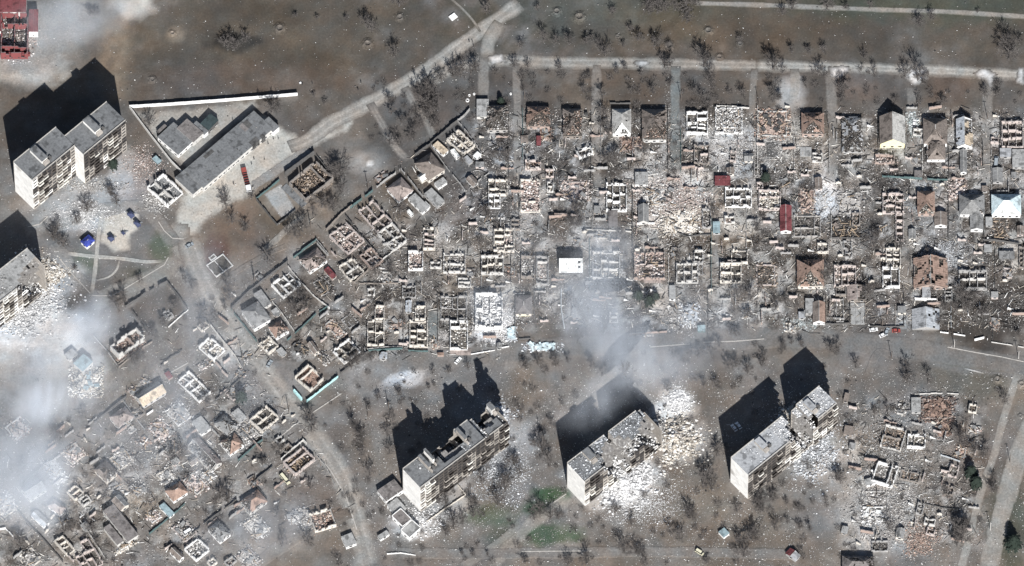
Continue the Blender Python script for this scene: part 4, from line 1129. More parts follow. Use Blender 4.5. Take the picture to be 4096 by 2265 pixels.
# ------------------------------------------------------------------ top row of the street grid, left to right
H('flat', 'B1', (20,115,178,345), 'flat pale grey shed at the corner of the street wall and the first lane', roof='roof_concrete', h=3.0)
H('hip', 'B1', (150,195,430,520), 'dark burnt hip-roofed house between the pale shed and the first lane', roof='roof_brown', h=3.4, dmg=(.05,.55,.8,.5), pal='dusty', c='dusty')
H('hip', 'B1', (665,210,970,475), 'orange tiled house with a torn south roof showing brick courses, right of the first lane', roof='roof_orange', h=3.6, dmg=(.05,.45,.6,.25), pal='brick', c='brick')
H('flat', 'B1', (790,590,850,715), 'narrow red shed south of the orange tiled house', roof='roof_redflat', h=2.4, c='dark', rub=0)
H('heap', 'B1', (840,470,980,640), 'heap of maroon and pale debris behind the narrow red shed', pal='rust', c='pink', zr=.7, stump=0, sheets=3)
H('hip', 'B1', (1130,240,1385,600), 'long house with a dark north end and orange ridge, next left of the second lane', roof='roof_brown', h=3.5, dmg=(.15,.85,.5,.4), pal='brick', c='brown')
H('flat', 'B1', (1410,285,1455,330), 'tiny dark outhouse beside the long house and second lane', name='outhouse', h=2.0, roof='roof_dark', c='dark', rub=0)
H('ruin', 'B1', (1300,775,1480,705,1510,800), 'tilted one-room shell with a white south wall by the second lane', h=3.2, c='white', pal='cream', rub=.8)
H('ruin', 'B1', (645,895,850,1000), 'small one-room brick shell with white south wall and tall dark shadow', h=3.2, c='pink', pal='brick', rub=2.0, zr=.9)
H('hip', 'B1', (1765,245,2010,570), 'cream hip-roofed house with two bright white ridges on its south slope', roof='roof_pale', h=3.4, dmg=(.02,.05,.35,.05), south='roof_white', c='white', pal='white')
H('hip', 'B1', (2150,250,2470,645), 'grey hip-roofed house with its south half fallen to bricks, left of the teal lane', roof='roof_brown', h=3.6, dmg=(.1,.3,.85,.12), pal='brick', c='pale')
H('heap', 'B1', (1880,600,2040,780), 'brown heap of bricks behind the cream hip-roofed house', pal='rust', c='brick', zr=.6, stump=.6, sheets=0)
H('heap', 'B1', (2070,600,2180,720), 'low pile of orange bricks behind the grey half-fallen house', pal='brick', c='brick', zr=.6, stump=.5, sheets=0)
H('flat', 'B1', (2060,1055,2230,1220), 'small square house with dusty grey roof and white south edge', h=2.6, roof='roof_concrete', c='white', rub=.8)
H('ruin', 'B2', (470,275,745,545), 'roofless white-walled house of eight rooms right of the teal lane, top row', c='white', inner='white', h=3.1, cols=(.5,), rows=(.28,.52,.74), pal='dusty', rub=.6)
H('ruin', 'B2', (565,700,765,930), 'roofless brown annex of four rooms behind the white eight-room ruin', c='brown', inner='pink', h=2.7, cols=(.38,), rows=(.48,), pal='pink', rub=.9)
H('ruin', 'B2', (840,220,1190,545), 'wide collapsed house of pale rubble with a bright white south wall', c='white', h=2.2, cols=(.28,), rows=(.8,), pal='pale', rub=3.2, zr=1.3, rag=.6, beams=8)
H('heap', 'B2', (1390,270,1760,590), 'wrecked house under dark twisted roof sheets and orange bricks', pal='brick', c='pale', zr=1.4, sheets=14, sheet='roof_dark', beams=14, stump=1.6)
H('hip', 'B2', (1950,290,2240,570), 'orange-brown hip house with a scooped dark north slope, left of the fourth lane', roof='roof_orange', h=3.6, dmg=(.3,.2,.6,.15), pal='pink', c='brick')
H('slab', 'B2', (1500,680,1650,860), 'dark grey fallen roof slab among pale rubble', roof='roof_dark', h=.6)
H('slab', 'B2', (1930,735,2080,855), 'rounded pale grey slab in the brown yard', roof='roof_concrete', h=.6)
H('hip', 'B3', (215,345,490,800), 'low dust-grey burnt house right of the fourth lane', roof='roof_ash', h=2.4, pitch=.5, dmg=(.3,.5,.5,.5), pal='dusty', c='grey', south='roof_concrete')
H('gable', 'B3', (705,340,1035,705), 'intact gabled house with a brown west slope, grey east slope and yellow gable', roof='roof_pale', roof2='roof_brown', h=4.6, pitch=.85, c='yellow', front='yellow')
H('ruin', 'B3', (650,830,900,930), 'small orange brick shell below the yellow gable', h=2.9, c='brick', pal='pink', rub=1.6, zr=.9)
H('hip', 'B3', (1270,365,1580,700), 'large grey hip-roofed house with a southern wing and white south wall', roof='roof_brown', h=3.8, dmg=(.02,.04,.2,.04), c='white', pal='brick',
  subs=(('hip', (1310,620,1555,905), dict(roof='roof_brown', h=3.3, c='white', dmg=(0,.1,.1,.3))),))
H('gable', 'B3', (1695,375,1910,735), 'blue-grey slate gabled house torn open at its white south gable', roof='roof_tan', roof2='roof_slate', h=3.6, c='white', front='white', dmg=(.3,.5), pal='white')
H('gable', 'B3', (1745,775,1835,1075), 'narrow grey gabled outbuilding with white end wall, below the slate house', roof='roof_grey', h=2.6, c='white', front='white')
H('ruin', 'B3', (2285,395,2565,735), 'roofless pinkish house of nine rooms at the right edge of the top row', c='pink', inner='pink', h=3.1, cols=(.3,.68), rows=(.33,.66), pal='pink', rub=.6)
H('flat', 'B3', (2262,752,2412,865), 'small pale teal flat roof south of the nine-room ruin', roof='roof_ash', h=2.6, c='grey')
H('flat', 'B3', (2422,765,2600,1000), 'grey concrete flat roof at the right edge, south of the nine-room ruin', roof='roof_concrete', h=2.8, c='grey', rub=.3)
H('gable', 'B3', (2165,1010,2300,1200), 'small ribbed grey roof beside the last lane', roof='roof_grey', h=2.2, pitch=.4, c='grey')
H('heap', 'B3', (1610,1180,1810,1390), 'bright pile of red and white bricks at the fence end', pal='pink', c='white', zr=1.2, stump=0, sheets=0, dens=4)
# ------------------------------------------------------------------ second row
H('ruin', 'P', (1953,716,2030,775), 'roofless cream house with dark rooms, first in the second row', c='cream', h=3.0, rows=(.62,), cols=(.35,), pal='dusty', rub=1.1,
  subs=(('ruin', (1953,776,2002,826), dict(c='white', h=2.8, rows=(.5,), cols=(.5,), pal='char', rub=.6)),))
H('ruin', 'C1', (2195,890,2450,1290), 'pink-floored shell heaped with plaster and a white broken south wall', c='cream', h=2.9, pal='pink', rub=3.2, zr=.9, rows=(.72,), rag=.5)
H('heap', 'B1', (1140,1180,1460,1390), 'flattened reddish house with fragments of white south wall', pal='pink', c='pink', zr=.9, stump=1.4, sheets=3)
H('ruin', 'P', (2425,730,2507,838), 'roofless house of nine dark rooms with a white front edged in green', c='white', inner='white', h=3.0, cols=(.3,.68), rows=(.36,.68), pal='char', rub=.5)
H('flat', 'B5', (590,265,710,470), 'dark maroon shed just south of the green-edged ruin', h=2.8, roof='roof_brownflat', c='dark')
H('gable', 'B5', (975,195,1110,425), 'small grey gabled shed with a pointed shadow beside pink rubble', h=2.8, roof='roof_grey', c='pale', pitch=.9)
H('heap', 'P', (2560,745,2700,830), 'broad heap of pink and white rubble in the middle of the second row', pal='pale', c='pink', zr=1.2, stump=.7, sheets=4, beams=20)
H('heap', 'P', (2650,830,2790,930), 'second, lower spread of pinkish rubble beyond the grey gabled shed', pal='cream', c='white', zr=.8, stump=0, sheets=2, beams=14)
H('flat', 'P', (2859,703,2922,742), 'dark red flat roof on the north side of a white ruin', h=3.0, roof='roof_redflat', c='dark', rub=.1)
H('ruin', 'P', (2900,748,3007,820), 'roofless white house with three dark northern rooms beside the dark red roof', c='white', inner='white', h=3.0, rows=(.5,), cols=(.3,.58,.8), pal='dusty', rub=.7)
H('ruin', 'B5', (1800,235,1915,470), 'narrow dark shell at the edge of the rubble field, second row', c='grey', inner='grey', h=2.7, rows=(.5,), pal='char', rub=1.2)
H('flat', 'B5', (1935,405,2030,555), 'small teal-grey shed roof by the long fence', h=2.5, roof='roof_teal', c='grey')
H('ruin', 'B6', (110,-10,395,235), 'orange-brown brick ruin with white south wall, second row above the red roof', c='pink', h=2.9, rows=(.35,), pal='cream', rub=2.2, zr=.9)
H('heap', 'B6', (640,0,820,250), 'rusty brown brick heap left of the white dust strip', pal='brick', c='brick', zr=1.2, stump=1.5, sheets=0)
H('gable', 'B6', (385,200,535,535), 'dark red arched roof with a white south end', h=3.0, roof='roof_redflat', pitch=.45, c='white', front='white', name='shed', cat='shed', dmg=(.1,.05))
H('ruin', 'B6', (560,320,910,590), 'dark ruined yard with ribbed charred floor and white fragments, right of the red roof', c='dusty', h=1.9, rows=(.6,), cols=(.25,.78), pal='char', rub=1.8, rag=.6)
H('heap', 'D2', (190,30,480,300), 'beige dust-covered remains of a house with a rounded north wall', pal='dusty', c='dusty', zr=.8, stump=1.1, sheets=0, dens=2)
H('ruin', 'D2', (752,35,1028,280), 'roofless brown house of seven rooms in the second row, right of the dust strip', c='pink', inner='pink', h=3.0, rows=(.32,.68), cols=(.25,.62), pal='brown', rub=.6,
  subs=(('ruin', (920,292,1025,640), dict(c='pink', inner='pink', h=2.7, rows=(.25,.5,.76), pal='char', rub=.6)),))
H('hip', 'D2', (1200,15,1425,310), 'brown and orange hip-roofed house with a torn bright south slope', roof='roof_orange', h=3.4, dmg=(.02,.1,.6,.08), pal='cream', c='brick')
H('gable', 'D2', (1420,290,1585,465), 'small brown shed with white curved front, behind the brown and orange hip house', h=2.6, roof='roof_brown', c='white', pitch=.5)
H('hip', 'D2', (1740,55,2065,320), 'grey-brown hip-roofed house left of the bright white hip roof', roof='roof_grey', h=3.4, dmg=(.0,.05,.2,.05), c='white', pal='pink')
H('hip', 'D2', (2155,55,2535,325), 'intact white hip-roofed house with pale teal north slope at the right edge', roof='roof_ice', south='roof_white', h=3.6, c='white')
H('gable', 'D2', (1880,300,2050,515), 'grey gabled outbuilding with a white arched front, below the grey-brown hip house', h=3.0, roof='roof_grey', c='white', front='white', pitch=.5)
H('flat', 'D2', (2080,345,2170,460), 'small pale shed in the corner below the bright white hip roof', h=2.4, roof='roof_concrete', c='grey')
H('heap', 'D2', (2180,370,2360,630), 'dark brown burnt heap below the bright white hip roof', pal='brown', c='brown', zr=.6, stump=.8, sheets=0, beams=10)
H('ruin', 'D2', (358,290,465,445), 'tiny two-wall brown shell beside charred rafters', c='brown', inner='brown', h=2.4, pal='brown', rub=1.2)
H('heap', 'D2', (100,360,490,620), 'blackened house with rafters lying side by side', pal='char', c='dark', zr=.7, stump=.9, sheets=3, sheet='roof_brown', beams=34)
H('ruin', 'D2', (250,650,355,745), 'small dark square cell south of the blackened rafters', c='grey', inner='grey', h=2.0, pal='char', rub=1.0)
H('flat', 'D2', (2060,700,2165,800), 'small square grey roof at the right, under the dark fence', h=2.4, roof='roof_concrete', c='dark')
H('flat', 'D2', (2255,785,2455,885), 'low wide grey roof with pale debris near the right edge', h=2.4, roof='roof_grey', c='dark', rub=.6)
H('ruin', 'D2', (2510,720,2640,985), 'dark latticed ruin cut by the right edge of the picture', c='brown', inner='brown', h=2.6, cols=(.4,), rows=(.25,.5,.75), pal='char', rub=.8)
# ------------------------------------------------------------------ third row
H('ruin', 'B4', (622,478,775,750), 'narrow brown ladder of four rooms, leftmost ruin of the third row', c='cream', inner='pink', h=2.7, rows=(.27,.58,.8), pal='dusty', rub=.8)
H('ruin', 'B4', (428,780,620,1010), 'bright orange and white one-room shell below the leftmost ladder ruin', c='white', inner='pink', h=3.2, rows=(.8,), pal='pink', rub=2.6, zr=.8)
H('ruin', 'B4', (880,810,1165,1050), 'pale grey roofless house with one wide empty room', c='pale', h=2.6, cols=(.28,), rows=(.62,), pal='dusty', rub=1.3, rag=.4)
H('ruin', 'B4', (1368,840,1655,1065), 'roofless house of six dark rooms in two rows, third row left of the long fence', c='pale', inner='cream', h=3.0, rows=(.5,), cols=(.27,.63), pal='dusty', rub=.5)
H('ruin', 'B4', (1528,490,1795,775), 'roofless cream house of eight rooms above the six dark rooms', c='cream', inner='cream', h=2.9, rows=(.28,.54,.82), cols=(.52,), pal='pink', rub=.8)
H('ruin', 'B4', (1880,840,2065,1110), 'brown shell with one high north wall right of the long fence', c='brown', h=3.2, pal='dusty', rub=1.6, rag=.7, zr=.5)
H('ruin', 'B4', (2078,850,2235,1200), 'narrow grey shell with a small orange room at its south end', c='grey', inner='pale', h=2.7, rows=(.18,.82), pal='dusty', rub=1.3)
H('gable', 'P', (2236,1004,2331,1092), 'house with a brilliant white south roof and dark north slope', axis='x', h=3.4, pitch=.62, roof='roof_dark', roof2='roof_white', c='dark', dmg=(.22,.1), pal='white')  # shade of the north slope is put into its dark roof material
H('ruin', 'B4', (1070,1130,1240,1235), 'small pale two-room ruin south of the wide empty room', c='pale', h=2.4, rows=(.5,), pal='pale', rub=1.5)
H('ruin', 'B4', (350,1230,528,1375), 'dark lattice of burnt joists in a square frame', c='grey', inner='dark', h=2.2, rows=(.33,.66), cols=(.25,.5,.75), pal='char', rub=1.8)
H('ruin', 'B5', (385,785,742,1130), 'bluish roofless house of nine rooms veiled by smoke', c='pale', inner='pale', h=2.9, rows=(.36,.68), cols=(.3,.6), pal='slate', rub=.8)
H('ruin', 'B5', (922,795,1315,1130), 'brown ruin with one dark corner room and rows of fallen floor joists', c='brick', inner='pink', h=3.0, rows=(.45,), cols=(.36,), pal='pink', rub=2.2, zr=.5, beams=26, rag=.5)
H('slab', 'B5', (1045,1145,1305,1195), 'long pink terrace at the foot of the fallen joists', roof='roof_pink', h=.5)
H('ruin', 'B5', (1465,930,1748,1172), 'roofless house of six rooms with a small two-room annex, left of the long dark fence', c='pale', inner='pale', h=3.0, rows=(.48,), cols=(.34,.74), pal='dusty', rub=.6,
  subs=(('ruin', (1690,770,1812,928), dict(c='pale', inner='pale', h=2.6, rows=(.6,), cols=(.5,), pal='char', rub=.7)), ('ruin', (1750,932,1810,1075), dict(c='grey', h=2.4, pal='grey', rub=.6))))
H('ruin', 'B5', (2028,935,2305,1170), 'roofless house of four dark rooms right of the long dark fence', c='cream', inner='cream', h=3.1, rows=(.5,), cols=(.52,), pal='char', rub=.5,
  subs=(('ruin', (2172,758,2385,928), dict(c='cream', inner='grey', h=2.7, cols=(.5,), pal='char', rub=1.0)),))
H('flat', 'D3', (246,262,328,440), 'narrow green-grey shed with a white foot, south of the two-room annex', h=2.4, roof='roof_concrete', c='white')
H('heap', 'P', (3025,1058,3100,1140), 'brown brick remains of a house with straight low walls', pal='brown', c='pink', zr=.6, stump=1.4, sheets=0)
H('hip', 'B6', (605,895,950,1245), 'orange hip-roofed house whose south slope has burst into bright bricks', roof='roof_orange', h=3.6, dmg=(.35,.12,.55,.1), pal='cream', c='cream')
H('ruin', 'B6', (868,678,1012,795), 'small cream two-room ruin above the burst orange house', c='cream', inner='cream', h=2.5, cols=(.5,), pal='dusty', rub=1.2)
H('ruin', 'D2', (128,962,412,1225), 'brown roofless house with three northern rooms, right of the burst orange house', c='pink', inner='pink', h=2.9, rows=(.4,), cols=(.34,.64), pal='pink', rub=1.5)
H('ruin', 'D2', (795,740,988,982), 'upper half of a long ruin: three rows of small rooms', c='cream', inner='cream', h=2.8, rows=(.28,.62), cols=(.5,), pal='dusty', rub=.7)
H('ruin', 'D2', (752,985,974,1240), 'lower half of a long ruin: four dark rooms above a white front wall', c='white', inner='white', h=3.1, rows=(.5,), cols=(.5,), pal='dusty', rub=.5)
H('gable', 'D2', (1150,880,1590,1260), 'wide house whose orange roof halves have slid apart', roof='roof_orange', h=2.8, pitch=.5, dmg=(.5,.4), pal='brown', c='brick', axis='y')
H('flat', 'D2', (1262,1055,1372,1385), 'long grey strip roof leading south from the split orange roof', h=3.0, roof='roof_ash', c='grey', rub=.3)
H('ruin', 'D2', (1735,1030,2095,1262), 'roofless grey house of five rooms beside the dark yard', c='grey', inner='pale', h=3.0, rows=(.46,), cols=(.38,.68), pal='char', rub=.5)
H('ruin', 'D2', (1552,1232,1652,1417), 'little white three-cell ruin near the split orange roof', c='pale', inner='pale', h=2.4, rows=(.35,.66), pal='char', rub=.5)
H('gable', 'D4', (298,262,552,460), 'crumpled pinkish roof collapsed at its right side', roof='roof_pink', h=2.2, pitch=.3, dmg=(.12,.5), pal='char', c='brown', axis='y')
H('ruin', 'D4', (148,266,288,385), 'small dark room joined to the crumpled pinkish roof', c='brown', inner='brown', h=2.4, pal='char', rub=1.4)
H('ruin', 'D4', (155,432,252,725), 'long narrow roofless greenhouse in the lower yard', c='grey', h=1.8, pal='pale', rub=.7, t=.35, name='greenhouse', cat='greenhouse')
H('slab', 'D4', (345,492,528,765), 'pale grey concrete slab in the lower yard', roof='roof_concrete', h=.4)
H('gable', 'D4', (1132,570,1485,835), 'collapsed gable of wavy grey-white slates on the edge of the lower street', roof='roof_slate', h=1.0, pitch=.45, dmg=(.15,.3), pal='dusty', c='grey', axis='y', roof2='roof_ash')
H('gable', 'D3', (2095,480,2255,745), 'narrow rusty red gabled house with a white south front on the lower street', roof='roof_orange', roof2='roof_brown', h=3.2, c='white', front='white', pitch=.7)
H('flat', 'D3', (2000,428,2108,620), 'grey flat roof attached left of the narrow rusty gable', h=3.0, roof='roof_concrete', c='grey')
H('flat', 'D3', (1912,600,1998,685), 'small square grey shed left of the narrow rusty gable', h=2.4, roof='roof_ash', c='grey')
H('heap', 'D3', (395,510,622,765), 'layered heap of white and bluish slates on the lower street', pal='slate', c='grey', zr=.9, stump=0, sheets=22, sheet='roof_slate')
H('flat', 'D3', (612,772,715,850), 'dark teal container by the lower street', name='container', cat='container', h=2.2, roof='roof_teal', c='teal', rub=0)
H('heap', 'D3', (250,480,395,800), 'dusty rubble left of the layered slates', pal='dusty', c='grey', zr=.5, stump=0, sheets=0)
# ------------------------------------------------------------------ fourth row
H('ruin', 'D1', (222,632,442,955), 'roofless house of four dark rooms, left of three alike on the lower street', c='cream', inner='cream', h=3.1, rows=(.46,), cols=(.48,), pal='char', rub=.5,
  subs=(('ruin', (318,452,444,625), dict(c='cream', h=2.7, pal='pink', rub=1.6)),))
H('ruin', 'D1', (765,638,1002,965), 'roofless house of six dark rooms, middle of three alike on the lower street', c='cream', inner='cream', h=3.1, rows=(.35,.67), cols=(.42,), pal='char', rub=.5,
  subs=(('ruin', (838,460,975,630), dict(c='cream', h=2.7, pal='dusty', rub=1.0)),))
H('ruin', 'D1', (1288,648,1518,1005), 'roofless white house with one large cream room, right of three alike on the lower street', c='white', inner='white', h=3.1, rows=(.24,), cols=(.55,), pal='cream', rub=1.2,
  subs=(('ruin', (1165,330,1510,630), dict(c='grey', inner='grey', h=2.4, rows=(.5,), cols=(.45,.65), pal='char', rub=1.6, rag=.6)),))
H('slab', 'D1', (1290,1018,1560,1095), 'red brick terrace in front of the white house with the cream room', roof='roof_pink', h=.5)
H('flat', 'D1', (1125,1062,1210,1100), 'small orange gatehouse on the lower street', h=2.0, roof='roof_orange', c='brick', rub=0)
H('ruin', 'D1', (1615,290,1965,720), 'tall ruined white mansion with glaring white rubble', c='white', inner='white', h=4.4, rows=(.45,), cols=(.25,.55), pal='white', rub=3.0, zr=1.6, rag=.55, name='ruined_mansion')
H('hip', 'D1', (2130,330,2345,570), 'grey-roofed house with a yellow-white south wall in the smoky garden', roof='roof_brownflat', h=3.0, pitch=.4, c='cream')
H('heap', 'P', (2105,1372,2235,1402), 'buckled pale blue metal sheets along the lower street', pal='slate', c='slate', zr=.5, stump=0, sheets=26, sheet='roof_ice', beams=0, name='sheet_heap')
H('heap', 'D1', (2010,740,2140,900), 'fallen pale blue panels at the side of the smoky garden', pal='slate', c='slate', zr=.4, stump=0, sheets=10, sheet='roof_ice', beams=0, name='sheet_heap')
# ------------------------------------------------------------------ diagonal quarter, upper street
H('ruin', 'C1', (1245,370,1395,240,1570,470), 'bright cream roofless house behind a dark wall, nearest the upper street corner', c='cream', inner='cream', h=3.4, pal='cream', rub=3.0, zr=1.0, rows=(.6,), cols=(.5,), rag=.5, beams=10)
H('flat', 'C1', (1062,455,1130,395,1240,548), 'small tan-yellow flat roof beside the bright cream ruin', h=2.8, roof='roof_tan', c='white', rub=0)
H('flat', 'C1', (1290,520,1340,490,1420,590), 'small white roof on the west side of the bright cream ruin', h=2.6, roof='roof_white', c='white', rub=0)
H('flat', 'C1', (1580,590,1640,530,1690,580), 'bright white corner shed south of the bright cream ruin', h=2.6, roof='roof_white', c='white', rub=0)
H('flat', 'C1', (1455,620,1510,580,1560,680), 'pale blue-grey lean-to south of the bright cream ruin', h=2.2, roof='roof_ash', c='grey', rub=0)
H('hip', 'C1', (825,690,1045,545,1200,790), 'grey house with a reddish hipped roof and dark north-west slope behind the street wall', roof='roof_brown', h=3.8, c='cream', dmg=(.0,.1,.15,.02), pal='pink',
  subs=(('gable', (860,850,1010,755,1075,830), dict(roof='roof_pale', roof2='roof_white', h=3.0, c='cream')), ('flat', (1080,940,1200,860,1270,920), dict(roof='roof_concrete', h=2.6, c='white', rub=1.0))))
H('flat', 'C1', (950,1080,1050,1000,1195,1195), 'plain grey flat-roofed garage south of the reddish hipped house', h=2.9, roof='roof_concrete', c='grey', rub=.02, name='garage', cat='garage')
H('hip', 'C1', (465,1010,660,865,765,1080), 'pinkish-brown hipped house with a bright white south-east wall', roof='roof_pink', h=3.4, c='white', dmg=(0,.05,.1,.1), pal='pink')
H('flat', 'C1', (745,1140,840,1065,1010,1265), 'grey-brown annex with a bright edge, beside the pinkish-brown house', h=2.8, roof='roof_concrete', c='white', rub=.2, subs=(('flat', (890,1240,970,1170,1030,1240), dict(h=2.4, roof='roof_concrete', c='white', rub=0)),))
H('flat', 'C1', (728,1300,762,1275,815,1345), 'tiny bright white shed south of the pinkish-brown house', h=2.3, roof='roof_white', c='white', rub=0)
H('ruin', 'C2', (1395,900,1585,765,1822,1050), 'long reddish roofless house of six rooms, north-western half', c='pink', inner='pink', h=2.9, cols=(.5,), rows=(.33,.66), pal='brown', rub=.8)
H('ruin', 'C2', (1640,1190,1830,1055,2025,1285), 'long grey roofless house of six small rooms, south-eastern half', c='pale', inner='pale', h=2.9, cols=(.5,), rows=(.33,.68), pal='dusty', rub=.8)
H('ruin', 'C2', (1020,1225,1235,1050,1445,1310), 'pinkish roofless house with a slumped roof corner behind the brown street wall', c='pink', inner='pink', h=2.7, rows=(.5,), cols=(.45,), pal='pink', rub=2.0, zr=.8, rag=.5)
H('ruin', 'C3', (1895,130,2045,20,2170,210), 'dark red brick ruin with broken cross walls at the end of the pinkish plot', c='brick', inner='pink', h=2.6, rows=(.5,), cols=(.5,), pal='rust', rub=1.4, rag=.5)
H('ruin', 'C3', (1628,270,1808,155,1962,335), 'square roofless house of four rooms inside a dark brown wall', c='cream', inner='pale', h=2.6, rows=(.5,), cols=(.5,), pal='dusty', rub=1.0)
H('hip', 'C3', (1110,190,1345,30,1480,205), 'orange-brown roof fallen in, with a white rubble edge to the south-east', roof='roof_pink', h=3.0, dmg=(.05,.3,.55,.35), pal='pink', c='white')
H('ruin', 'C3', (755,500,980,330,1120,515), 'crisp white-walled roofless house of six rooms beside a bare square garden', c='white', inner='white', h=2.9, rows=(.55,), cols=(.3,.68), pal='dusty', rub=.5)
H('flat', 'C3', (1430,320,1490,275,1600,395), 'small dark red shed roof in the diagonal quarter', h=2.5, roof='roof_redflat', c='brick', rub=.3)
H('heap', 'C3', (1290,480,1420,390,1560,560), 'grey heap of burnt rubble inside thin white yard walls', pal='char', c='grey', zr=.5, stump=.4, sheets=0)
H('hip', 'C3', (365,850,585,720,800,930), 'large grey hipped house with white south-west wall beside the main street', roof='roof_grey', h=4.2, c='white', dmg=(0,.05,.06,0), pitch=.5, pal='pink',
  subs=(('flat', (515,650,600,575,740,760), dict(h=3.0, roof='roof_grey', c='pale')),))
H('hip', 'C3', (715,1060,890,960,990,1110), 'brick-red roof fallen in beside the large grey hipped house', roof='roof_orange', h=3.0, dmg=(.1,.5,.6,.25), pal='pink', c='white')
H('ruin', 'C3', (600,1265,725,1165,830,1305), 'small cream shell spilling white rubble onto the main street', c='cream', h=3.0, pal='cream', rub=2.4, zr=.9, rag=.5)
H('ruin', 'C4', (1548,385,1755,228,1898,392), 'thick-walled white shell with one long room, by the curve of the dark wall', c='white', inner='cream', h=3.2, rows=(.6,), cols=(.35,), pal='brown', rub=.9)
H('heap', 'C3', (1450,1020,1545,950,1720,1120), 'brick-brown heap with thin grey walls, north of the thick-walled white shell', pal='brick', c='pale', zr=.8, stump=1.2, sheets=0)
H('ruin', 'C3', (1655,965,1770,875,1865,1000), 'low grey foundation walls in the diagonal quarter', c='grey', h=.9, cols=(.33,.66), pal='grey', rub=.8, openings=False)
H('heap', 'C4', (1020,335,1100,265,1220,410), 'dark collapsed roof between two peaked shadows', pal='char', c='dark', zr=.8, stump=1.5, sheets=5, sheet='roof_dark')
H('gable', 'C4', (1215,310,1285,270,1390,400), 'narrow tan roof beside the dark collapsed roof', roof='roof_brown', h=2.8, c='cream', dmg=(.2,.2))
H('ruin', 'C4', (1060,725,1235,565,1415,755), 'roofless house floored with rusty brown planks, ringed by a teal fence', c='cream', inner='cream', h=3.2, pal='rust', rub=1.2, rows=(.28,), beams=0, floor='roof_orange', rag=.3, zr=.3)
H('heap', 'C4', (1340,480,1420,400,1520,500), 'mound of tangled grey branches and rubble beside the thick-walled white shell', pal='dusty', c='grey', zr=.9, stump=0, sheets=0, beams=8)
H('ruin', 'C4', (475,1280,692,1092,832,1262), 'roofless cream house of five rooms with a glaring white south-east wall', c='cream', inner='cream', h=3.2, rows=(.5,), cols=(.4,), pal='char', rub=.6)
H('flat', 'C4', (235,1200,330,1130,440,1250), 'grey shed roof left of the glaring-walled cream ruin', h=2.6, roof='roof_concrete', c='grey', rub=.5)
H('heap', 'C4', (20,1330,140,1205,330,1390), 'grey-brown wreck of a house left of the grey shed roof', pal='dusty', c='grey', zr=.9, stump=1.6, sheets=5)
# ------------------------------------------------------------------ lower left quarter, under the smoke
H('ruin', 'a01', (830,1180,1025,1042,1080,1125), 'two-storey brick shell with one white rear wall and a tall slanted shadow', c='pale', inner='brick', h=5.6, pal='brick', rub=2.6, zr=1.4, cols=(.6,), rag=.35)
H('heap', 'a01', (880,1270,1060,1150,1085,1190), 'orange brick spill at the foot of the two-storey shell', pal='brick', c='brick', zr=.8, stump=0, sheets=0)
H('ruin', 'a01', (1498,1185,1582,1108,1690,1212), 'white broken house behind the white-topped wall of the main street', c='white', inner='white', h=3.2, pal='cream', rub=2.0, zr=.8, rows=(.5,), rag=.5)
H('flat', 'C5', (298,172,432,45,556,152), 'square teal roof with a pointed shadow in the smoke', name='house', cat='house', h=4.6, roof='roof_teal', c='pale', rub=0)
H('flat', 'C5', (180,60,285,-25,345,60), 'pale flat roof left of the square teal roof', h=3.0, roof='roof_concrete', c='pale', rub=.1)
H('heap', 'C5', (290,250,640,560), 'fan of pale planks and white debris below the square teal roof', pal='cream', c='white', zr=1.3, stump=0, sheets=8, sheet='roof_teal', dens=5, beams=24)
H('ruin', 'C5', (1640,385,1790,262,2060,545), 'white house of small open rooms standing in pale rubble', c='white', inner='white', h=2.7, rows=(.3,.62), cols=(.45,), pal='pale', rub=1.5, rag=.45)
H('flat', 'C5', (1470,300,1530,265,1575,350), 'faded red hut roof left of the white house of small rooms', h=2.2, roof='roof_redflat', c='brick', rub=.4)
H('gable', 'C5', (1085,590,1390,400,1472,565), 'hazy long house with a tan south-east roof slope', axis='x', roof='roof_grey', roof2='roof_tan', h=3.2, c='pale')  # grey north-west slope: its shade is put into the roof colour
H('hip', 'C5', (760,865,965,725,1065,880), 'hazy brick-roofed house behind the street fence', roof='roof_pink', h=3.2, dmg=(.05,.2,.35,.2), pal='pink', c='pale')
H('heap', 'C5', (880,880,960,830,1110,1030), 'hazy pile of pale boards behind the brick-roofed house', pal='dusty', c='pale', zr=.6, stump=.9, sheets=0)
H('flat', 'C5', (1820,930,1945,845,2085,1000), 'large grey flat roof in the lower left quarter, white south-west edge', h=2.8, roof='roof_concrete', c='white', rub=.15)
H('hip', 'C5', (2105,950,2235,825,2410,1000), 'grey mottled house right of the large grey flat roof', roof='roof_grey', h=3.0, dmg=(.2,.4,.5,.3), pal='dusty', c='pale')
H('hip', 'C5', (2180,1190,2370,1060,2555,1190), 'rust-roofed house with half its roof lost to white debris', roof='roof_orange', h=3.2, dmg=(.45,.1,.3,.75), pal='cream', c='white')
H('gable', 'C7', (150,270,300,155,590,500), 'long house with a dull red north-east slope and a grey broken south-west side', roof='roof_pink', roof2='roof_grey', h=3.0, dmg=(.65,.2), pal='dusty', c='pale')
H('heap', 'C7', (330,640,430,560,520,660), 'glaring white rubble at the end of the long dull red house', pal='white', c='white', zr=.8, stump=0, sheets=2)
H('gable', 'C6', (262,425,482,280,602,430), 'plain house with a dark north-west slope and light grey south-east slope', axis='x', roof='roof_grey', roof2='roof_concrete', h=3.2, c='pale')
H('heap', 'C6', (560,110,700,30,800,330), 'pale trail of rubble between two hazy fences', pal='pale', c='white', zr=.6, stump=.5, sheets=0)
H('hip', 'C6', (610,645,692,552,812,722), 'small red-brown roof beside zigzag white walls', roof='roof_pink', h=2.8, c='white', dmg=(.1,.15,.1,.1), pal='pink')
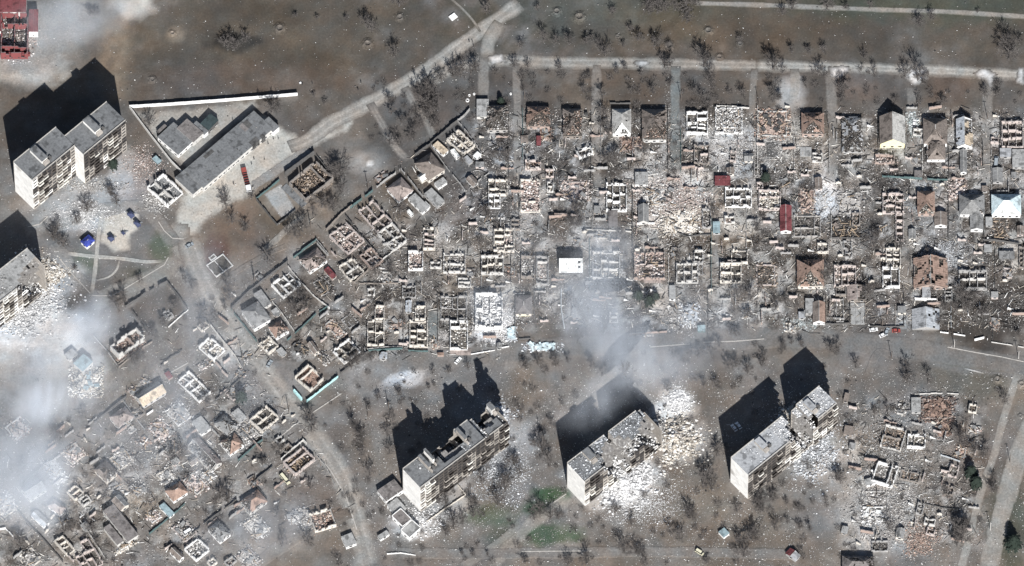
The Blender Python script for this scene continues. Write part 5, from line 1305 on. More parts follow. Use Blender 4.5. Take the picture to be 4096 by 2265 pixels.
H('gable', 'C6', (392,760,472,690,625,868), 'shed with a half white, half grey ribbed roof', axis='y', roof='roof_grey', roof2='roof_slate', h=2.4, pitch=.35, c='white', name='shed', cat='shed')
H('flat', 'C6', (1322,705,1462,612,1742,1040), 'large dark brown-grey roof with a bright yellowish rubble end', name='flat_roofed_building', cat='building', h=4.2, roof='roof_brownflat', c='pale', rub=.12, pal='brown', cell=5,
  subs=(('flat', (1325,930,1405,870,1570,1105), dict(h=3.2, roof='roof_brownflat', c='pale', rub=.1)),))
H('heap', 'C6', (1490,1215,1730,1065,1770,1110), 'yellowish white rubble bank at the end of the large dark roof', pal='cream', c='cream', zr=1.2, stump=1.2, sheets=0, dens=5)
H('gable', 'C6', (1430,575,1542,490,1645,640), 'tan gabled house with an arched shadow beside the large dark roof', axis='y', roof='roof_grey', roof2='roof_brown', h=3.4, c='cream', pitch=.6)
H('hip', 'C6', (2120,450,2312,322,2452,445), 'neat orange hipped roof by the lower diagonal street', roof='roof_orange', h=3.4, dmg=(.08,.1,.04,.03), c='white', pal='brick')
H('flat', 'C6', (2045,645,2112,592,2280,712), 'pale teal lean-to below the neat orange hipped roof', h=2.4, roof='roof_teal', c='white', rub=.1)
H('heap', 'C6', (1660,400,1785,305,1890,430), 'grey arched wreck above the tan gabled house', pal='dusty', c='grey', zr=.9, stump=1.4, sheets=4)
H('heap', 'C6', (1880,760,2000,680,2080,780), 'pinkish rubble with a white boundary wall near the lower diagonal street', pal='pink', c='white', zr=.6, stump=.9, sheets=0)
H('ruin', 'C6', (700,1085,802,1010,942,1200), 'narrow tan shell of three rooms at the bottom left', c='cream', inner='cream', h=2.9, rows=(.35,.62), pal='dusty', rub=.5)
H('ruin', 'C6', (972,1285,1215,1168,1362,1345), 'pinkish roofless house of six rooms at the bottom left', c='pink', inner='pink', h=3.0, rows=(.5,), cols=(.35,.68), pal='char', rub=.6,
  subs=(('ruin', (1025,1110,1115,1045,1205,1175), dict(c='pink', h=3.0, pal='char', rub=.8)),))
H('heap', 'C6', (720,870,860,780,900,830), 'hazy broken shed above the narrow tan shell', pal='grey', c='grey', zr=.5, stump=1.2, sheets=0)
H('gable', 'C6', (2175,1225,2245,1165,2355,1315), 'small tan gable with a pointed shadow, bottom of the lower diagonal street', axis='y', roof='roof_brown', h=3.0, c='white', pitch=.8)
H('ruin', 'a02', (1390,1290,1492,1205,1572,1300), 'pale shell choked with plaster dust at the bottom edge', c='white', h=2.8, pal='pale', rub=2.6, zr=.9, rag=.5)
H('ruin', 'C7', (1392,472,1652,268,1792,440), 'pinkish house of bare roof joists with a long dark north wall', c='pink', inner='pink', h=3.2, pal='pink', rub=1.0, rows=(.35,), beams=36, rag=.35)
H('ruin', 'C7', (1725,1140,2000,1060,2062,1285), 'open brick-orange shell with a crisp white south wall near the main street', c='cream', inner='pink', h=3.2, pal='brick', rub=1.8, zr=.6)
H('heap', 'C7', (1430,1160,1560,1080,1640,1200), 'heap of grey rubble left of the brick-orange shell', pal='pale', c='grey', zr=.8, stump=.9, sheets=2)
H('hip', 'C7', (830,990,1065,830,1195,985), 'brick-orange roof broken open on its south corner behind a leaning fence', roof='roof_orange', h=3.2, dmg=(.1,.15,.3,.45), pal='pink', c='pale')
H('flat', 'a12', (640,1200,722,1168,762,1250), 'small shed with a white rim beside the main street', h=2.8, roof='roof_concrete', c='white', rub=.4)
H('heap', 'a12', (300,1010,380,980,420,1120), 'loose grey ruin beside the brick-orange shell and its burnt tree', pal='dusty', c='grey', zr=.6, stump=.8, sheets=2)
H('flat', 'a12', (912,852,1042,765,1112,848), 'dark brown one-storey roof by the main street, first of the annexes', name='annex', cat='building', h=4.0, roof='roof_brownflat', c='white', rub=.4)
H('flat', 'a12', (985,962,1062,905,1135,988), 'low grey annex roof between two dark wall shadows', name='annex', cat='building', h=3.0, roof='roof_concrete', c='white', rub=.3)
H('flat', 'a12', (1025,1045,1092,990,1175,1068), 'brown annex roof rimmed by white parapets', name='annex', cat='building', h=4.2, roof='roof_brownflat', c='white', rub=.05, para=.4)
H('flat', 'a12', (1092,1150,1176,1075,1238,1138), 'grey annex roof rimmed by white parapets, southernmost of the annexes', name='annex', cat='building', h=4.2, roof='roof_concrete', c='white', rub=.05, para=.4)
H('flat', 'a12', (915,1195,985,1150,1010,1180), 'small white-edged kiosk on the verge of the main street', name='kiosk', cat='kiosk', h=2.4, roof='roof_concrete', c='white', rub=0)
# ------------------------------------------------------------------ lower right: ruins in the rubble
H('ruin', 'a32', (890,350,1047,388,1010,548), 'tilted ruin of rusty brown rubble in two rows, lower right', c='pale', inner='brown', h=2.8, rows=(.5,), pal='brown', rub=1.8, zr=.6)
H('ruin', 'a32', (1055,420,1192,428,1205,528), 'cream roofless room with a glaring white corner, lower right', c='white', inner='cream', h=2.8, cols=(.35,), pal='cream', rub=1.2)
H('heap', 'a32', (1165,160,1385,310), 'rust-red heap of fallen roof, lower right', pal='rust', c='brick', zr=1.6, stump=1.2, sheets=8, sheet='roof_orange', dens=4)
H('heap', 'a32', (1275,310,1375,440), 'trail of rusty bricks running south from the rust-red heap', pal='rust', c='brick', zr=.8, stump=0, sheets=2)
H('flat', 'a32', (1080,150,1152,262), 'small grey flat roof left of the rust-red heap', h=2.4, roof='roof_concrete', c='grey', rub=.5)
H('ruin', 'a32', (830,628,987,672,948,822), 'crisp white-walled ruin with one big room and two narrow cells, lower right', c='white', inner='white', h=3.2, cols=(.72,), rows=(), pal='dusty', rub=.9, rag=.15)
H('ruin', 'a32', (1008,690,1155,722,1130,788), 'low brown brick rooms right of the white-walled ruin', c='brown', inner='brown', h=1.9, cols=(.5,), pal='brown', rub=1.4)
H('flat', 'a32', (725,770,790,750,800,800), 'small grey slab roof at the corner of the white-walled ruin', h=2.4, roof='roof_concrete', c='white', rub=.2)
H('heap', 'a32', (735,855,905,990), 'tan heap in a broken square of walls, lower right', pal='dusty', c='pale', zr=.6, stump=1.1, sheets=0)
H('heap', 'a32', (715,975,865,1085), 'white fallen wall panels south of the tan heap', pal='white', c='white', zr=.9, stump=1.4, sheets=5, sheet='roof_white')
H('ruin', 'a32', (780,1228,905,1305), 'charred small ruin at the lower edge of the rubble field', c='grey', inner='dark', h=2.0, pal='char', rub=1.6, cols=(.5,))
H('gable', 'a32', (128,1328,168,1285,258,1332), 'red and grey barrel-roofed trailer among bare trees', name='trailer', cat='trailer', axis='x', roof='roof_redflat', roof2='roof_ash', h=2.2, pitch=.4, c='grey')
H('hip', 'a32', (560,1345,805,1480), 'dark-roofed house cut by the bottom edge, lower right', roof='roof_brownflat', h=3.6, dmg=(.3,.3,.2,.1), c='dark', pal='char')
H('flat', 'a22', (1555,1165,1600,1130,1635,1180), 'small green-roofed hut with a white side among bare trees', name='hut', cat='hut', h=2.2, roof='roof_teal', c='white', rub=0)
H('slab', 'a32', (1030,1030,1100,1075), 'small concrete slab in the rubble, lower right', h=.5)
# ------------------------------------------------------------------ foundation, gazebo, playground
H('ruin', 'a01', (1555,575,1682,488,1757,580), 'thin white foundation of two rooms on the bare red field', name='foundation', cat='foundation', c='white', inner='white', h=.7, cols=(.45,), rub=0, openings=False, rag=.05, t=.5, gaps=0,
  subs=(('ruin', (1572,520,1612,488,1630,515), dict(c='white', h=.6, rub=0, openings=False, gaps=0)),))
g = H('hip', 'a01', (605,400,668,345,706,402), 'bright blue hip-roofed pavilion beside the playground', name='pavilion', cat='pavilion', h=3.0, pitch=.5, roof='roof_blue', c='white')
def play(f, x, y, w, d, label, roofed):
    X, Y = Wd(f, x, y)
    r = thing('playground_frame', label, 'playground frame', X, Y, 0, .7)
    for sx in (-1, 1):
        for sy in (-1, 1):
            ob('post', cached('ppost', lambda: MB().cyl(0, 0, 0, 2.6, .09, .09, 6).mesh('post', 'play_blue')), r, (sx * w/2, sy * d/2, 0))
    ob('platform', MB().box(-w/2, -d/2, 1.2, w/2, d/2, 1.35).mesh('platform', 'play_blue'), r)
    if roofed:
        mb = MB(); mb.v = [(-w/2-.2,-d/2-.2,2.6),(w/2+.2,-d/2-.2,2.6),(w/2+.2,d/2+.2,2.6),(-w/2-.2,d/2+.2,2.6),(0,0,3.5)]; mb.f = [(0,1,4),(1,2,4),(2,3,4),(3,0,4),(3,2,1,0)]
        ob('canopy', mb.mesh('canopy', 'play_blue'), r)
    mb = MB(); mb.hexa([(w/2,-.4,1.2),(w/2+2.4,-.4,.1),(w/2+2.4,.4,.1),(w/2,.4,1.2),(w/2,-.4,1.3),(w/2+2.4,-.4,.2),(w/2+2.4,.4,.2),(w/2,.4,1.3)])
    ob('slide', mb.mesh('slide', 'roof_ash'), r)
play('a01', 988, 212, 2.2, 3.0, 'roofed blue climbing frame at the top of the sand playground', True)
play('a01', 1035, 280, 1.8, 3.2, 'dark blue frame at the right edge of the sand playground', True)
play('a01', 838, 390, 2.2, 2.6, 'grey-blue climbing frame at the lower left of the sand playground', True)
play('a01', 930, 345, 1.4, 1.8, 'small open frame in the middle of the sand playground', False)
H('slab', 'a10', (1452,125,1495,95,1522,125), 'small pale concrete pad standing alone in the top field', h=.9, roof='wall_white', cell=1.6)
# ------------------------------------------------------------------ fences and walls
def FN(f, pts, label, **k):
    o = fence(f, pts, label, **k)
    return o
WALL = dict(name='yard_wall', cat='wall')
FN('D5', [(60,232),(650,195),(1200,155),(2225,72)], 'long white panelled wall along the north side of the garage yard', h=2.9, m='wall_white', step=4.0, t=.3, miss=.01, rag=.03, lean=.005, **WALL)
FN('D5', [(66,245),(330,600),(590,930),(870,1215)], 'dark-shadowed diagonal wall on the west side of the garage yard', h=2.7, m='wall_pale', step=4.0, t=.3, miss=.02, rag=.04, lean=.01, **WALL)
FN('C2', [(455,455),(640,320),(828,185)], 'high dark canopy wall north-west of the large burnt-out building', h=3.8, m='wall_dark', t=.5, miss=0, rag=.03, lean=0, **WALL)
FN('C2', [(828,185),(950,330),(1060,520),(860,680),(690,805)], 'dark wall round the south-east of the large burnt-out building', h=2.2, m='wall_dark', **WALL)
FN('C2', [(80,765),(240,640),(380,525)], 'teal front fence of the pale concrete yard', h=2.2, m='wall_teal')
FN('C2', [(82,780),(220,950),(345,1105),(470,1015),(590,910)], 'dark fence round the south of the pale concrete yard', h=2.4, m='wall_dark')
FN('C1', [(840,590),(1040,445),(1130,370),(1240,270),(1390,155)], 'tall dark street wall in front of the cream ruin and reddish hipped house', h=2.9, m='wall_dark', miss=.03, **WALL)
FN('C1', [(1390,150),(1470,90),(1545,5)], 'grey street wall climbing to the corner by the pale flat shed', h=2.8, m='wall_grey', miss=.1, **WALL)
FN('C1', [(1390,160),(1520,320),(1640,490),(1690,570),(1580,670)], 'thin dark wall round the back of the bright cream ruin', h=2.2, m='wall_grey', **WALL)
FN('C1', [(1050,470),(1170,650),(1280,800),(1420,960),(1490,1060)], 'narrow fence east of the reddish hipped house', h=1.8, m='wall_grey')
FN('C1', [(1500,1050),(1640,930),(1830,790)], 'thin fence across the red-brown plot to the first lane', h=1.3, m='wall_grey')
FN('C1', [(660,780),(790,940),(940,1135)], 'double wall between the reddish and the pinkish-brown hipped houses', h=2.6, m='wall_grey', **WALL)
FN('C1', [(640,790),(480,900),(300,1040)], 'grey-green street wall before the pinkish-brown house', h=2.5, m='wall_grey', **WALL)
FN('C1', [(290,1055),(150,1160),(0,1275)], 'teal street fence before the long reddish roofless house', h=2.5, m='wall_teal')
FN('C2', [(1310,865),(1180,960),(980,1175)], 'maroon street wall before the pinkish house with the slumped corner', h=2.6, m='wall_brown', **WALL)
FN('C2', [(1235,1000),(1400,1210),(1560,1400)], 'dark side wall right of the pinkish slumped house', h=2.4, m='wall_dark', **WALL)
FN('C2', [(850,1300),(720,1400),(560,1530)], 'teal-grey street fence below the small lane mouth', h=2.2, m='wall_teal')
FN('C2', [(860,1300),(950,1417),(1010,1490)], 'grey side fence of the orange-brown fallen roof', h=2.2, m='wall_grey')
FN('C3', [(970,225),(810,350),(660,460),(440,640),(240,835)], 'long dark street wall before the crisp white roofless house', h=2.5, m='wall_dark', **WALL)
FN('C3', [(245,850),(400,1040),(570,1255)], 'teal-topped wall along the main street beside the large grey hipped house', h=2.2, m='wall_teal', **WALL)
FN('C3', [(975,290),(1120,470),(1300,660),(1470,800)], 'light wall between the crisp white ruin and the grey burnt heap', h=1.8, m='wall_pale', **WALL)
FN('C3', [(775,745),(900,900),(1050,1120)], 'thin wall on the west side of the bare square garden', h=1.8, m='wall_pale', **WALL)
FN('C3', [(1480,805),(1330,900),(1170,1050),(960,1240)], 'teal broken fence on the south side of the bare square garden', h=1.8, m='wall_teal', miss=.25)
FN('C3', [(1625,275),(1720,400),(1820,500),(2000,340),(2175,210)], 'dark brown wall round the square ruin of four rooms', h=2.4, m='wall_brown', **WALL)
FN('C3', [(2180,205),(2300,110),(2420,10)], 'pale rubble-topped wall running up to the ladder ruin', h=1.8, m='wall_pale', **WALL)
FN('C3', [(1350,0),(1430,90),(1530,200)], 'dark wall right of the orange-brown fallen roof', h=2.4, m='wall_grey', **WALL)
FN('C4', [(-20,90),(140,290),(290,470),(385,640)], 'white-topped teal wall along the main street beside the white broken house', h=2.4, m='wall_pale', miss=.02, **WALL)
FN('C4', [(430,715),(250,870),(40,1045)], 'dark fence running back from the main street, lower left quarter', h=2.2, m='wall_dark')
FN('C4', [(1650,695),(1780,600),(1900,490),(2010,410)], 'curved dark wall with pale ruins north of it', h=2.4, m='wall_dark', **WALL)
FN('C4', [(2010,405),(2230,395),(2450,380)], 'dark teal wall before the first of three alike roofless houses', h=2.2, m='wall_teal', **WALL)
FN('C4', [(1215,1062),(1380,930),(1540,805),(1620,745)], 'bright turquoise fence south-east of the plank-floored ruin', h=2.6, m='wall_turquoise', miss=0)
FN('C4', [(1050,925),(1100,980),(1150,1040)], 'short bright turquoise fence south-west of the plank-floored ruin', h=2.8, m='wall_turquoise', miss=0, t=.9)
FN('C5', [(1430,220),(1560,100),(1680,45)], 'dark curving hedge-like fence above the white house of small rooms', h=1.8, m='wall_dark')
FN('C5', [(570,945),(780,780),(990,605)], 'long dark street fence before the hazy brick-roofed house', h=2.3, m='wall_dark')
FN('C5', [(725,0),(810,110),(885,230)], 'thin dark fence left of the orange brick spill', h=1.8, m='wall_dark')
FN('C5', [(890,230),(1020,120),(1190,0)], 'dark rear wall of the orange brick spill plot', h=1.8, m='wall_brown')
FN('C5', [(935,650),(1070,850),(1260,1080)], 'hazy grey side fence between two hazy houses', h=1.7, m='wall_grey')
FN('C5', [(1165,1215),(1200,1230),(1265,1155)], 'bright white L-shaped wall in the haze', h=1.8, m='wall_white', **WALL)
FN('C5', [(1250,845),(1330,790)], 'short bright white wall behind the hazy tan roof', h=2.0, m='wall_white', **WALL)
FN('C6', [(255,395),(420,250),(560,130)], 'hazy dark fence behind the plain grey house, western half', h=2.2, m='wall_dark')
FN('C6', [(560,130),(700,50),(780,0)], 'hazy dark fence behind the plain grey house, eastern half', h=2.0, m='wall_grey')
FN('C6', [(1030,845),(1140,1000),(1240,1150),(1350,1320)], 'white-capped teal wall beside the pinkish six-room ruin', h=2.2, m='wall_pale', miss=0, **WALL)
FN('C6', [(200,660),(350,860),(540,1060),(700,1240),(850,1417)], 'long dark fence down the bottom left quarter', h=1.8, m='wall_dark')
FN('C6', [(1925,1010),(2060,900),(2180,800),(2280,720),(2385,615)], 'green-grey fence along the lower diagonal street', h=1.9, m='wall_teal')
FN('C6', [(0,950),(70,940),(175,1050)], 'zigzag white wall at the left edge', h=1.8, m='wall_white', **WALL)
FN('C6', [(2070,640),(2180,790)], 'white low wall between the lean-to and the street fence', h=1.2, m='wall_white', **WALL)
FN('C7', [(815,465),(960,340),(1040,265),(1130,205)], 'white-topped teal fence below the glaring-walled cream ruin', h=2.2, m='wall_teal')
FN('C7', [(830,60),(940,180),(1035,260)], 'dark wall right of the rust-roofed half-lost house', h=2.0, m='wall_dark', **WALL)
FN('C7', [(1000,760),(1120,660),(1260,545)], 'black-shadowed fence west of the house of bare joists', h=2.0, m='wall_dark')
FN('C7', [(1370,455),(1500,340),(1650,210),(1700,260)], 'white-capped wall north of the house of bare joists', h=2.6, m='wall_pale', miss=0, **WALL)
FN('C7', [(1820,400),(1930,530),(2000,650),(2060,790)], 'thin wall along the main street beside the house of bare joists', h=1.6, m='wall_grey', **WALL)
FN('C7', [(220,1417),(430,1240),(650,1085),(800,970)], 'dark hedge-lined fence on the lower diagonal street', h=2.0, m='wall_dark')
FN('C7', [(1040,790),(1120,890),(1190,970)], 'dark fence joined to the broken brick-orange roof', h=2.0, m='wall_dark')
FN('a12', [(1255,1115),(1390,1020),(1580,890),(1520,815)], 'low white-edged wall of the yard beside the burnt apartment block', h=1.4, m='wall_cream', **WALL)
FN('a12', [(990,1335),(1090,1328),(1205,1345)], 'short white wall at the corner of two streets', h=1.2, m='wall_white', **WALL)
FN('a01', [(945,900),(1100,800),(1262,712)], 'dark north wall of the bare walled yard', h=2.9, m='wall_dark', **WALL)
FN('a01', [(1262,712),(1340,810),(1418,915)], 'dark east wall of the bare walled yard', h=2.5, m='wall_dark', **WALL)
FN('a01', [(1418,920),(1340,985),(1270,1050)], 'white low south wall of the bare walled yard', h=1.2, m='wall_white', **WALL)
FN('a01', [(1000,935),(1060,1010),(1110,1090)], 'dark west wall of the bare walled yard', h=2.2, m='wall_dark', **WALL)
FN('a01', [(710,1120),(800,1220),(885,1335)], 'grey side fence left of the two-storey shell', h=1.6, m='wall_grey')
FN('a01', [(885,1335),(1000,1250),(1150,1160)], 'dark fence behind the orange brick spill, beside the walled yard', h=1.7, m='wall_brown')
FN('a01', [(1215,1345),(1290,1270),(1375,1220)], 'crooked dark fence on the pale plot below the walled yard', h=1.4, m='wall_dark')
FN('D1', [(225,1035),(430,1010),(680,1000)], 'dark wall on the lower street before the first of three alike houses', h=1.8, m='wall_grey', **WALL)
FN('D1', [(755,1050),(890,1055),(1010,1058)], 'teal wall on the lower street before the middle of three alike houses', h=1.8, m='wall_teal', **WALL)
FN('D1', [(1560,1092),(1720,1065),(1870,1038)], 'bright white railing wall along the lower street', h=1.0, m='wall_white', miss=0, **WALL)
FN('D1', [(1955,1010),(2050,992)], 'short white railing right of the long white railing', h=1.2, m='wall_white', miss=0, **WALL)
FN('D1', [(2165,590),(2310,590)], 'bright yellowish wall south of the smoky grey-roofed house', h=1.6, m='wall_yellow', t=.6, miss=0, rag=.02, lean=0, **WALL)
FN('D1', [(120,180),(370,185),(625,180)], 'dark low wall above the four-room house', h=1.4, m='wall_brown', **WALL)
FN('D1', [(2120,560),(2130,800),(2180,900),(2330,890)], 'dark curved wall on the west of the smoky garden', h=1.5, m='wall_dark', **WALL)
FN('a21', [(372,770),(370,900),(395,1060)], 'bright pale wall on the east of the smoky garden', h=1.8, m='wall_slate', miss=0, t=.5, **WALL)
FN('a21', [(885,1108),(1020,1095),(1170,1082)], 'salmon red brick wall on the lower street', h=1.6, m='wall_brick', miss=0, t=.5, **WALL)
FN('B5', [(965,440),(1070,440),(1190,437)], 'teal and white low wall under the grey gabled shed', h=1.3, m='wall_white', miss=0, t=.5, **WALL)
FN('B5', [(300,520),(600,530),(890,545)], 'pale wall under the dark maroon shed', h=1.4, m='wall_pale', **WALL)
FN('B5', [(1480,560),(1600,610),(1760,590),(1920,585)], 'dark wavy fence across the middle yards', h=1.4, m='wall_dark')
FN('B3', [(745,1130),(1100,1150),(1330,1165),(1590,1180)], 'long dark green fence behind the white-fronted grey hip house', h=2.2, m='wall_teal')
FN('D2', [(100,628),(300,630),(490,632)], 'black fence below the blackened rafters', h=1.9, m='wall_dark')
FN('D2', [(2050,655),(2200,662),(2520,710)], 'black fence between second and third rows at the right', h=2.2, m='wall_dark')
FN('D4', [(1500,872),(1600,885),(1820,920)], 'white kerb wall on the lower street right of the collapsed slates', h=1.2, m='wall_white', **WALL)
FN('D4', [(1940,975),(2060,945),(2150,990)], 'broken white gate wall at the dark yard', h=1.6, m='wall_white', t=.6, miss=.2, **WALL)
FN('D4', [(2160,1000),(2360,1030),(2576,1068)], 'thin pale wall before the dark yard at the right edge', h=.9, m='wall_pale', **WALL)
FN('D4', [(600,800),(800,805),(1040,800)], 'dark low fence with pale sheets before it on the lower street', h=1.5, m='wall_dark')
FN('D4', [(1170,445),(1320,455),(1460,460)], 'glaring white porch wall below the split orange roof', h=2.0, m='wall_white', t=.8, miss=0, **WALL)
FN('D4', [(20,765),(140,770),(330,765)], 'dark fence before the roofless greenhouse', h=1.8, m='wall_dark')
FN('B2', [(860,215),(1060,222),(1280,245)], 'low pale wall north of the wide collapsed house', h=1.5, m='wall_pale', **WALL)
FN('B1', [(1740,182),(2010,184)], 'dark front fence north of the cream hip-roofed house', h=1.7, m='wall_dark')
FN('a32', [(1110,130),(1270,122),(1440,128)], 'low wall north of the rust-red heap', h=1.0, m='wall_pale', **WALL)
FN('a32', [(1305,590),(1380,615),(1450,640)], 'short grey wall in the yards of the lower right ruins', h=1.6, m='wall_slate', **WALL)
FN('a32', [(1190,960),(1330,990),(1440,1000)], 'low mossy wall across the brown plot, lower right', h=1.2, m='wall_dark', **WALL)
G = 'fences along the lanes of the street grid'
for k, (x, y0, y1, h, m) in enumerate(((2035,455,715,1.8,'dark'),(2090,440,640,1.9,'teal'),(2365,455,800,1.9,'dark'),(2402,420,650,1.7,'grey'),(2672,440,690,1.9,'dark'),(2722,520,690,1.7,'teal'),
     (3030,430,690,1.9,'pale'),(3175,560,720,1.5,'grey'),(3318,560,720,1.6,'grey'),(3366,470,620,1.9,'dark'),(3513,470,600,2.0,'dark'),(3622,460,640,1.7,'grey'),(3690,600,700,1.6,'pale'),
     (3794,590,720,1.9,'dark'),(3822,470,610,2.0,'dark'),(3930,570,690,1.9,'dark'),(3966,590,760,1.6,'grey'),(4000,470,590,2.0,'dark'),
     (2045,1000,1150,1.9,'dark'),(1925,1010,1150,1.5,'grey'),(2076,740,880,1.7,'dark'),(2370,790,900,1.6,'grey'),(2531,760,1090,2.2,'dark'),(2358,960,1170,2.1,'teal'),(2846,880,1180,2.3,'teal'),(2832,1180,1330,2.1,'dark'),
     (2675,1000,1180,1.4,'pale'),(2985,800,1000,1.5,'grey'),(3166,840,960,1.7,'dark'),(3324,850,960,1.8,'pale'),(3528,790,860,1.9,'dark'),(3793,780,960,1.9,'dark'),(3937,860,960,1.9,'dark'),(3843,870,920,1.6,'grey'),
     (1614,1210,1390,1.7,'dark'),(1750,1180,1400,1.6,'dark'),(1833,1000,1100,1.5,'pale'),(1900,1180,1290,1.6,'grey'),(2060,1180,1340,1.8,'dark'),(2137,1120,1290,1.7,'dark'),
     (3305,1190,1290,1.8,'brown'),(3337,1200,1290,1.8,'dark'),(3400,1200,1295,1.9,'dark'),(3460,1205,1300,1.7,'brown'),(3616,1180,1310,1.8,'dark'),(3580,1230,1310,1.2,'brown'),(3805,1170,1330,1.6,'slate'),(3970,1290,1360,1.7,'dark'),
     (2990,1230,1320,1.2,'pale'),(2710,1160,1330,1.4,'grey'),(3980,1000,1180,1.5,'dark'),(3530,1000,1120,1.8,'dark'))):
    FN('P', [(x, y0), (x + (1.5 if k % 2 else -1.5), (y0 + y1) / 2), (x, y1)], near('lane-side fence', *Wd('P', x, (y0 + y1) / 2)), h=h, m='wall_' + m, group=G, miss=.1)
# ------------------------------------------------------------------ bare trees
def tree_meshes(seed, H_, R_):
    rn = random.Random(seed)
    tr, cr = MB(), MB()
    th = H_ * rn.uniform(.22, .34)
    top = Vector((rn.uniform(-.3, .3), rn.uniform(-.3, .3), th))
    tr.tube([(0, 0, -.1), (top.x * .4, top.y * .4, th * .5), top], [.26, .2, .17], 6)
    def twig(p, d, L, r):
        q = p + d * L
        cr.tube([p, q], [r, r * .6], 3)
        return q
    def grow(p, d, L, r, lev):
        q = twig(p, d, L, r)
        if lev == 0: return
        n = 4 if lev > 1 else 5
        for i in range(n):
            t = rn.uniform(.35, 1.0)
            s = p + (q - p) * t
            nd = (d + Vector((rn.gauss(0, .62), rn.gauss(0, .62), rn.gauss(.10, .35)))).normalized()
            grow(s, nd, L * rn.uniform(.5, .78), max(r * .52, .03), lev - 1)
    m = rn.choice((4, 5, 6))
    for i in range(m):
        a = 2 * math.pi * (i + rn.uniform(-.3, .3)) / m
        sp = rn.uniform(.35, .9)
        d = Vector((math.cos(a) * sp, math.sin(a) * sp, 1)).normalized()
        grow(top - Vector((0, 0, rn.uniform(0, th * .3))), d, R_ * rn.uniform(.62, .9), .11, 3)
    grow(top, Vector((rn.gauss(0, .1), rn.gauss(0, .1), 1)).normalized(), H_ * .38, .13, 3)
    return tr.mesh('trunk', 'bark'), cr.mesh('crown', 'bark')
TM = [tree_meshes(100 + i, h, r) for i, (h, r) in enumerate(((7, 3.4), (8, 3.8), (6, 3.2), (7.5, 3.0), (5.5, 3.4), (8.5, 3.6), (6.5, 3.8), (7, 3.2), (3.2, 2.6), (2.8, 2.8)))]
_tp = {}
def tree(f, x, y, r, label, group, low=False):
    """r: crown radius in frame units"""
    rn = random.Random(int(x * 13 + y * 7))
    i = rn.choice((8, 9)) if low else rn.randrange(8)
    base = (3.2, 3.7, 3.0, 3.0, 3.2, 3.5, 3.6, 3.1, 2.5, 2.6)[i]
    s = max(.45, min(1.9, r * FR[f][2] / 8 / base))
    hgt = (7, 8, 6, 7.5, 5.5, 8.5, 6.5, 7, 3.2, 2.8)[i] * s
    X, Y = Wd(f, x, y, hgt * .3)
    if i not in _tp:
        root = thing('shrub' if i > 7 else 'bare_tree', label, 'shrub' if i > 7 else 'tree', X, Y, 0, 0, group)
        ob('trunk', TM[i][0], root); ob('crown', TM[i][1], root)
        _tp[i] = root
    else:
        src = _tp[i]
        root = src.copy(); COL.objects.link(root)
        tag(root, label, src['category'], group)
        for c in src.children:
            q = c.copy(); COL.objects.link(q); q.parent = root
    root.location = (X, Y, 0); root.rotation_euler = (0, 0, rn.uniform(0, 6.28))
    root.scale = (s, s, s * rn.uniform(.85, 1.1))
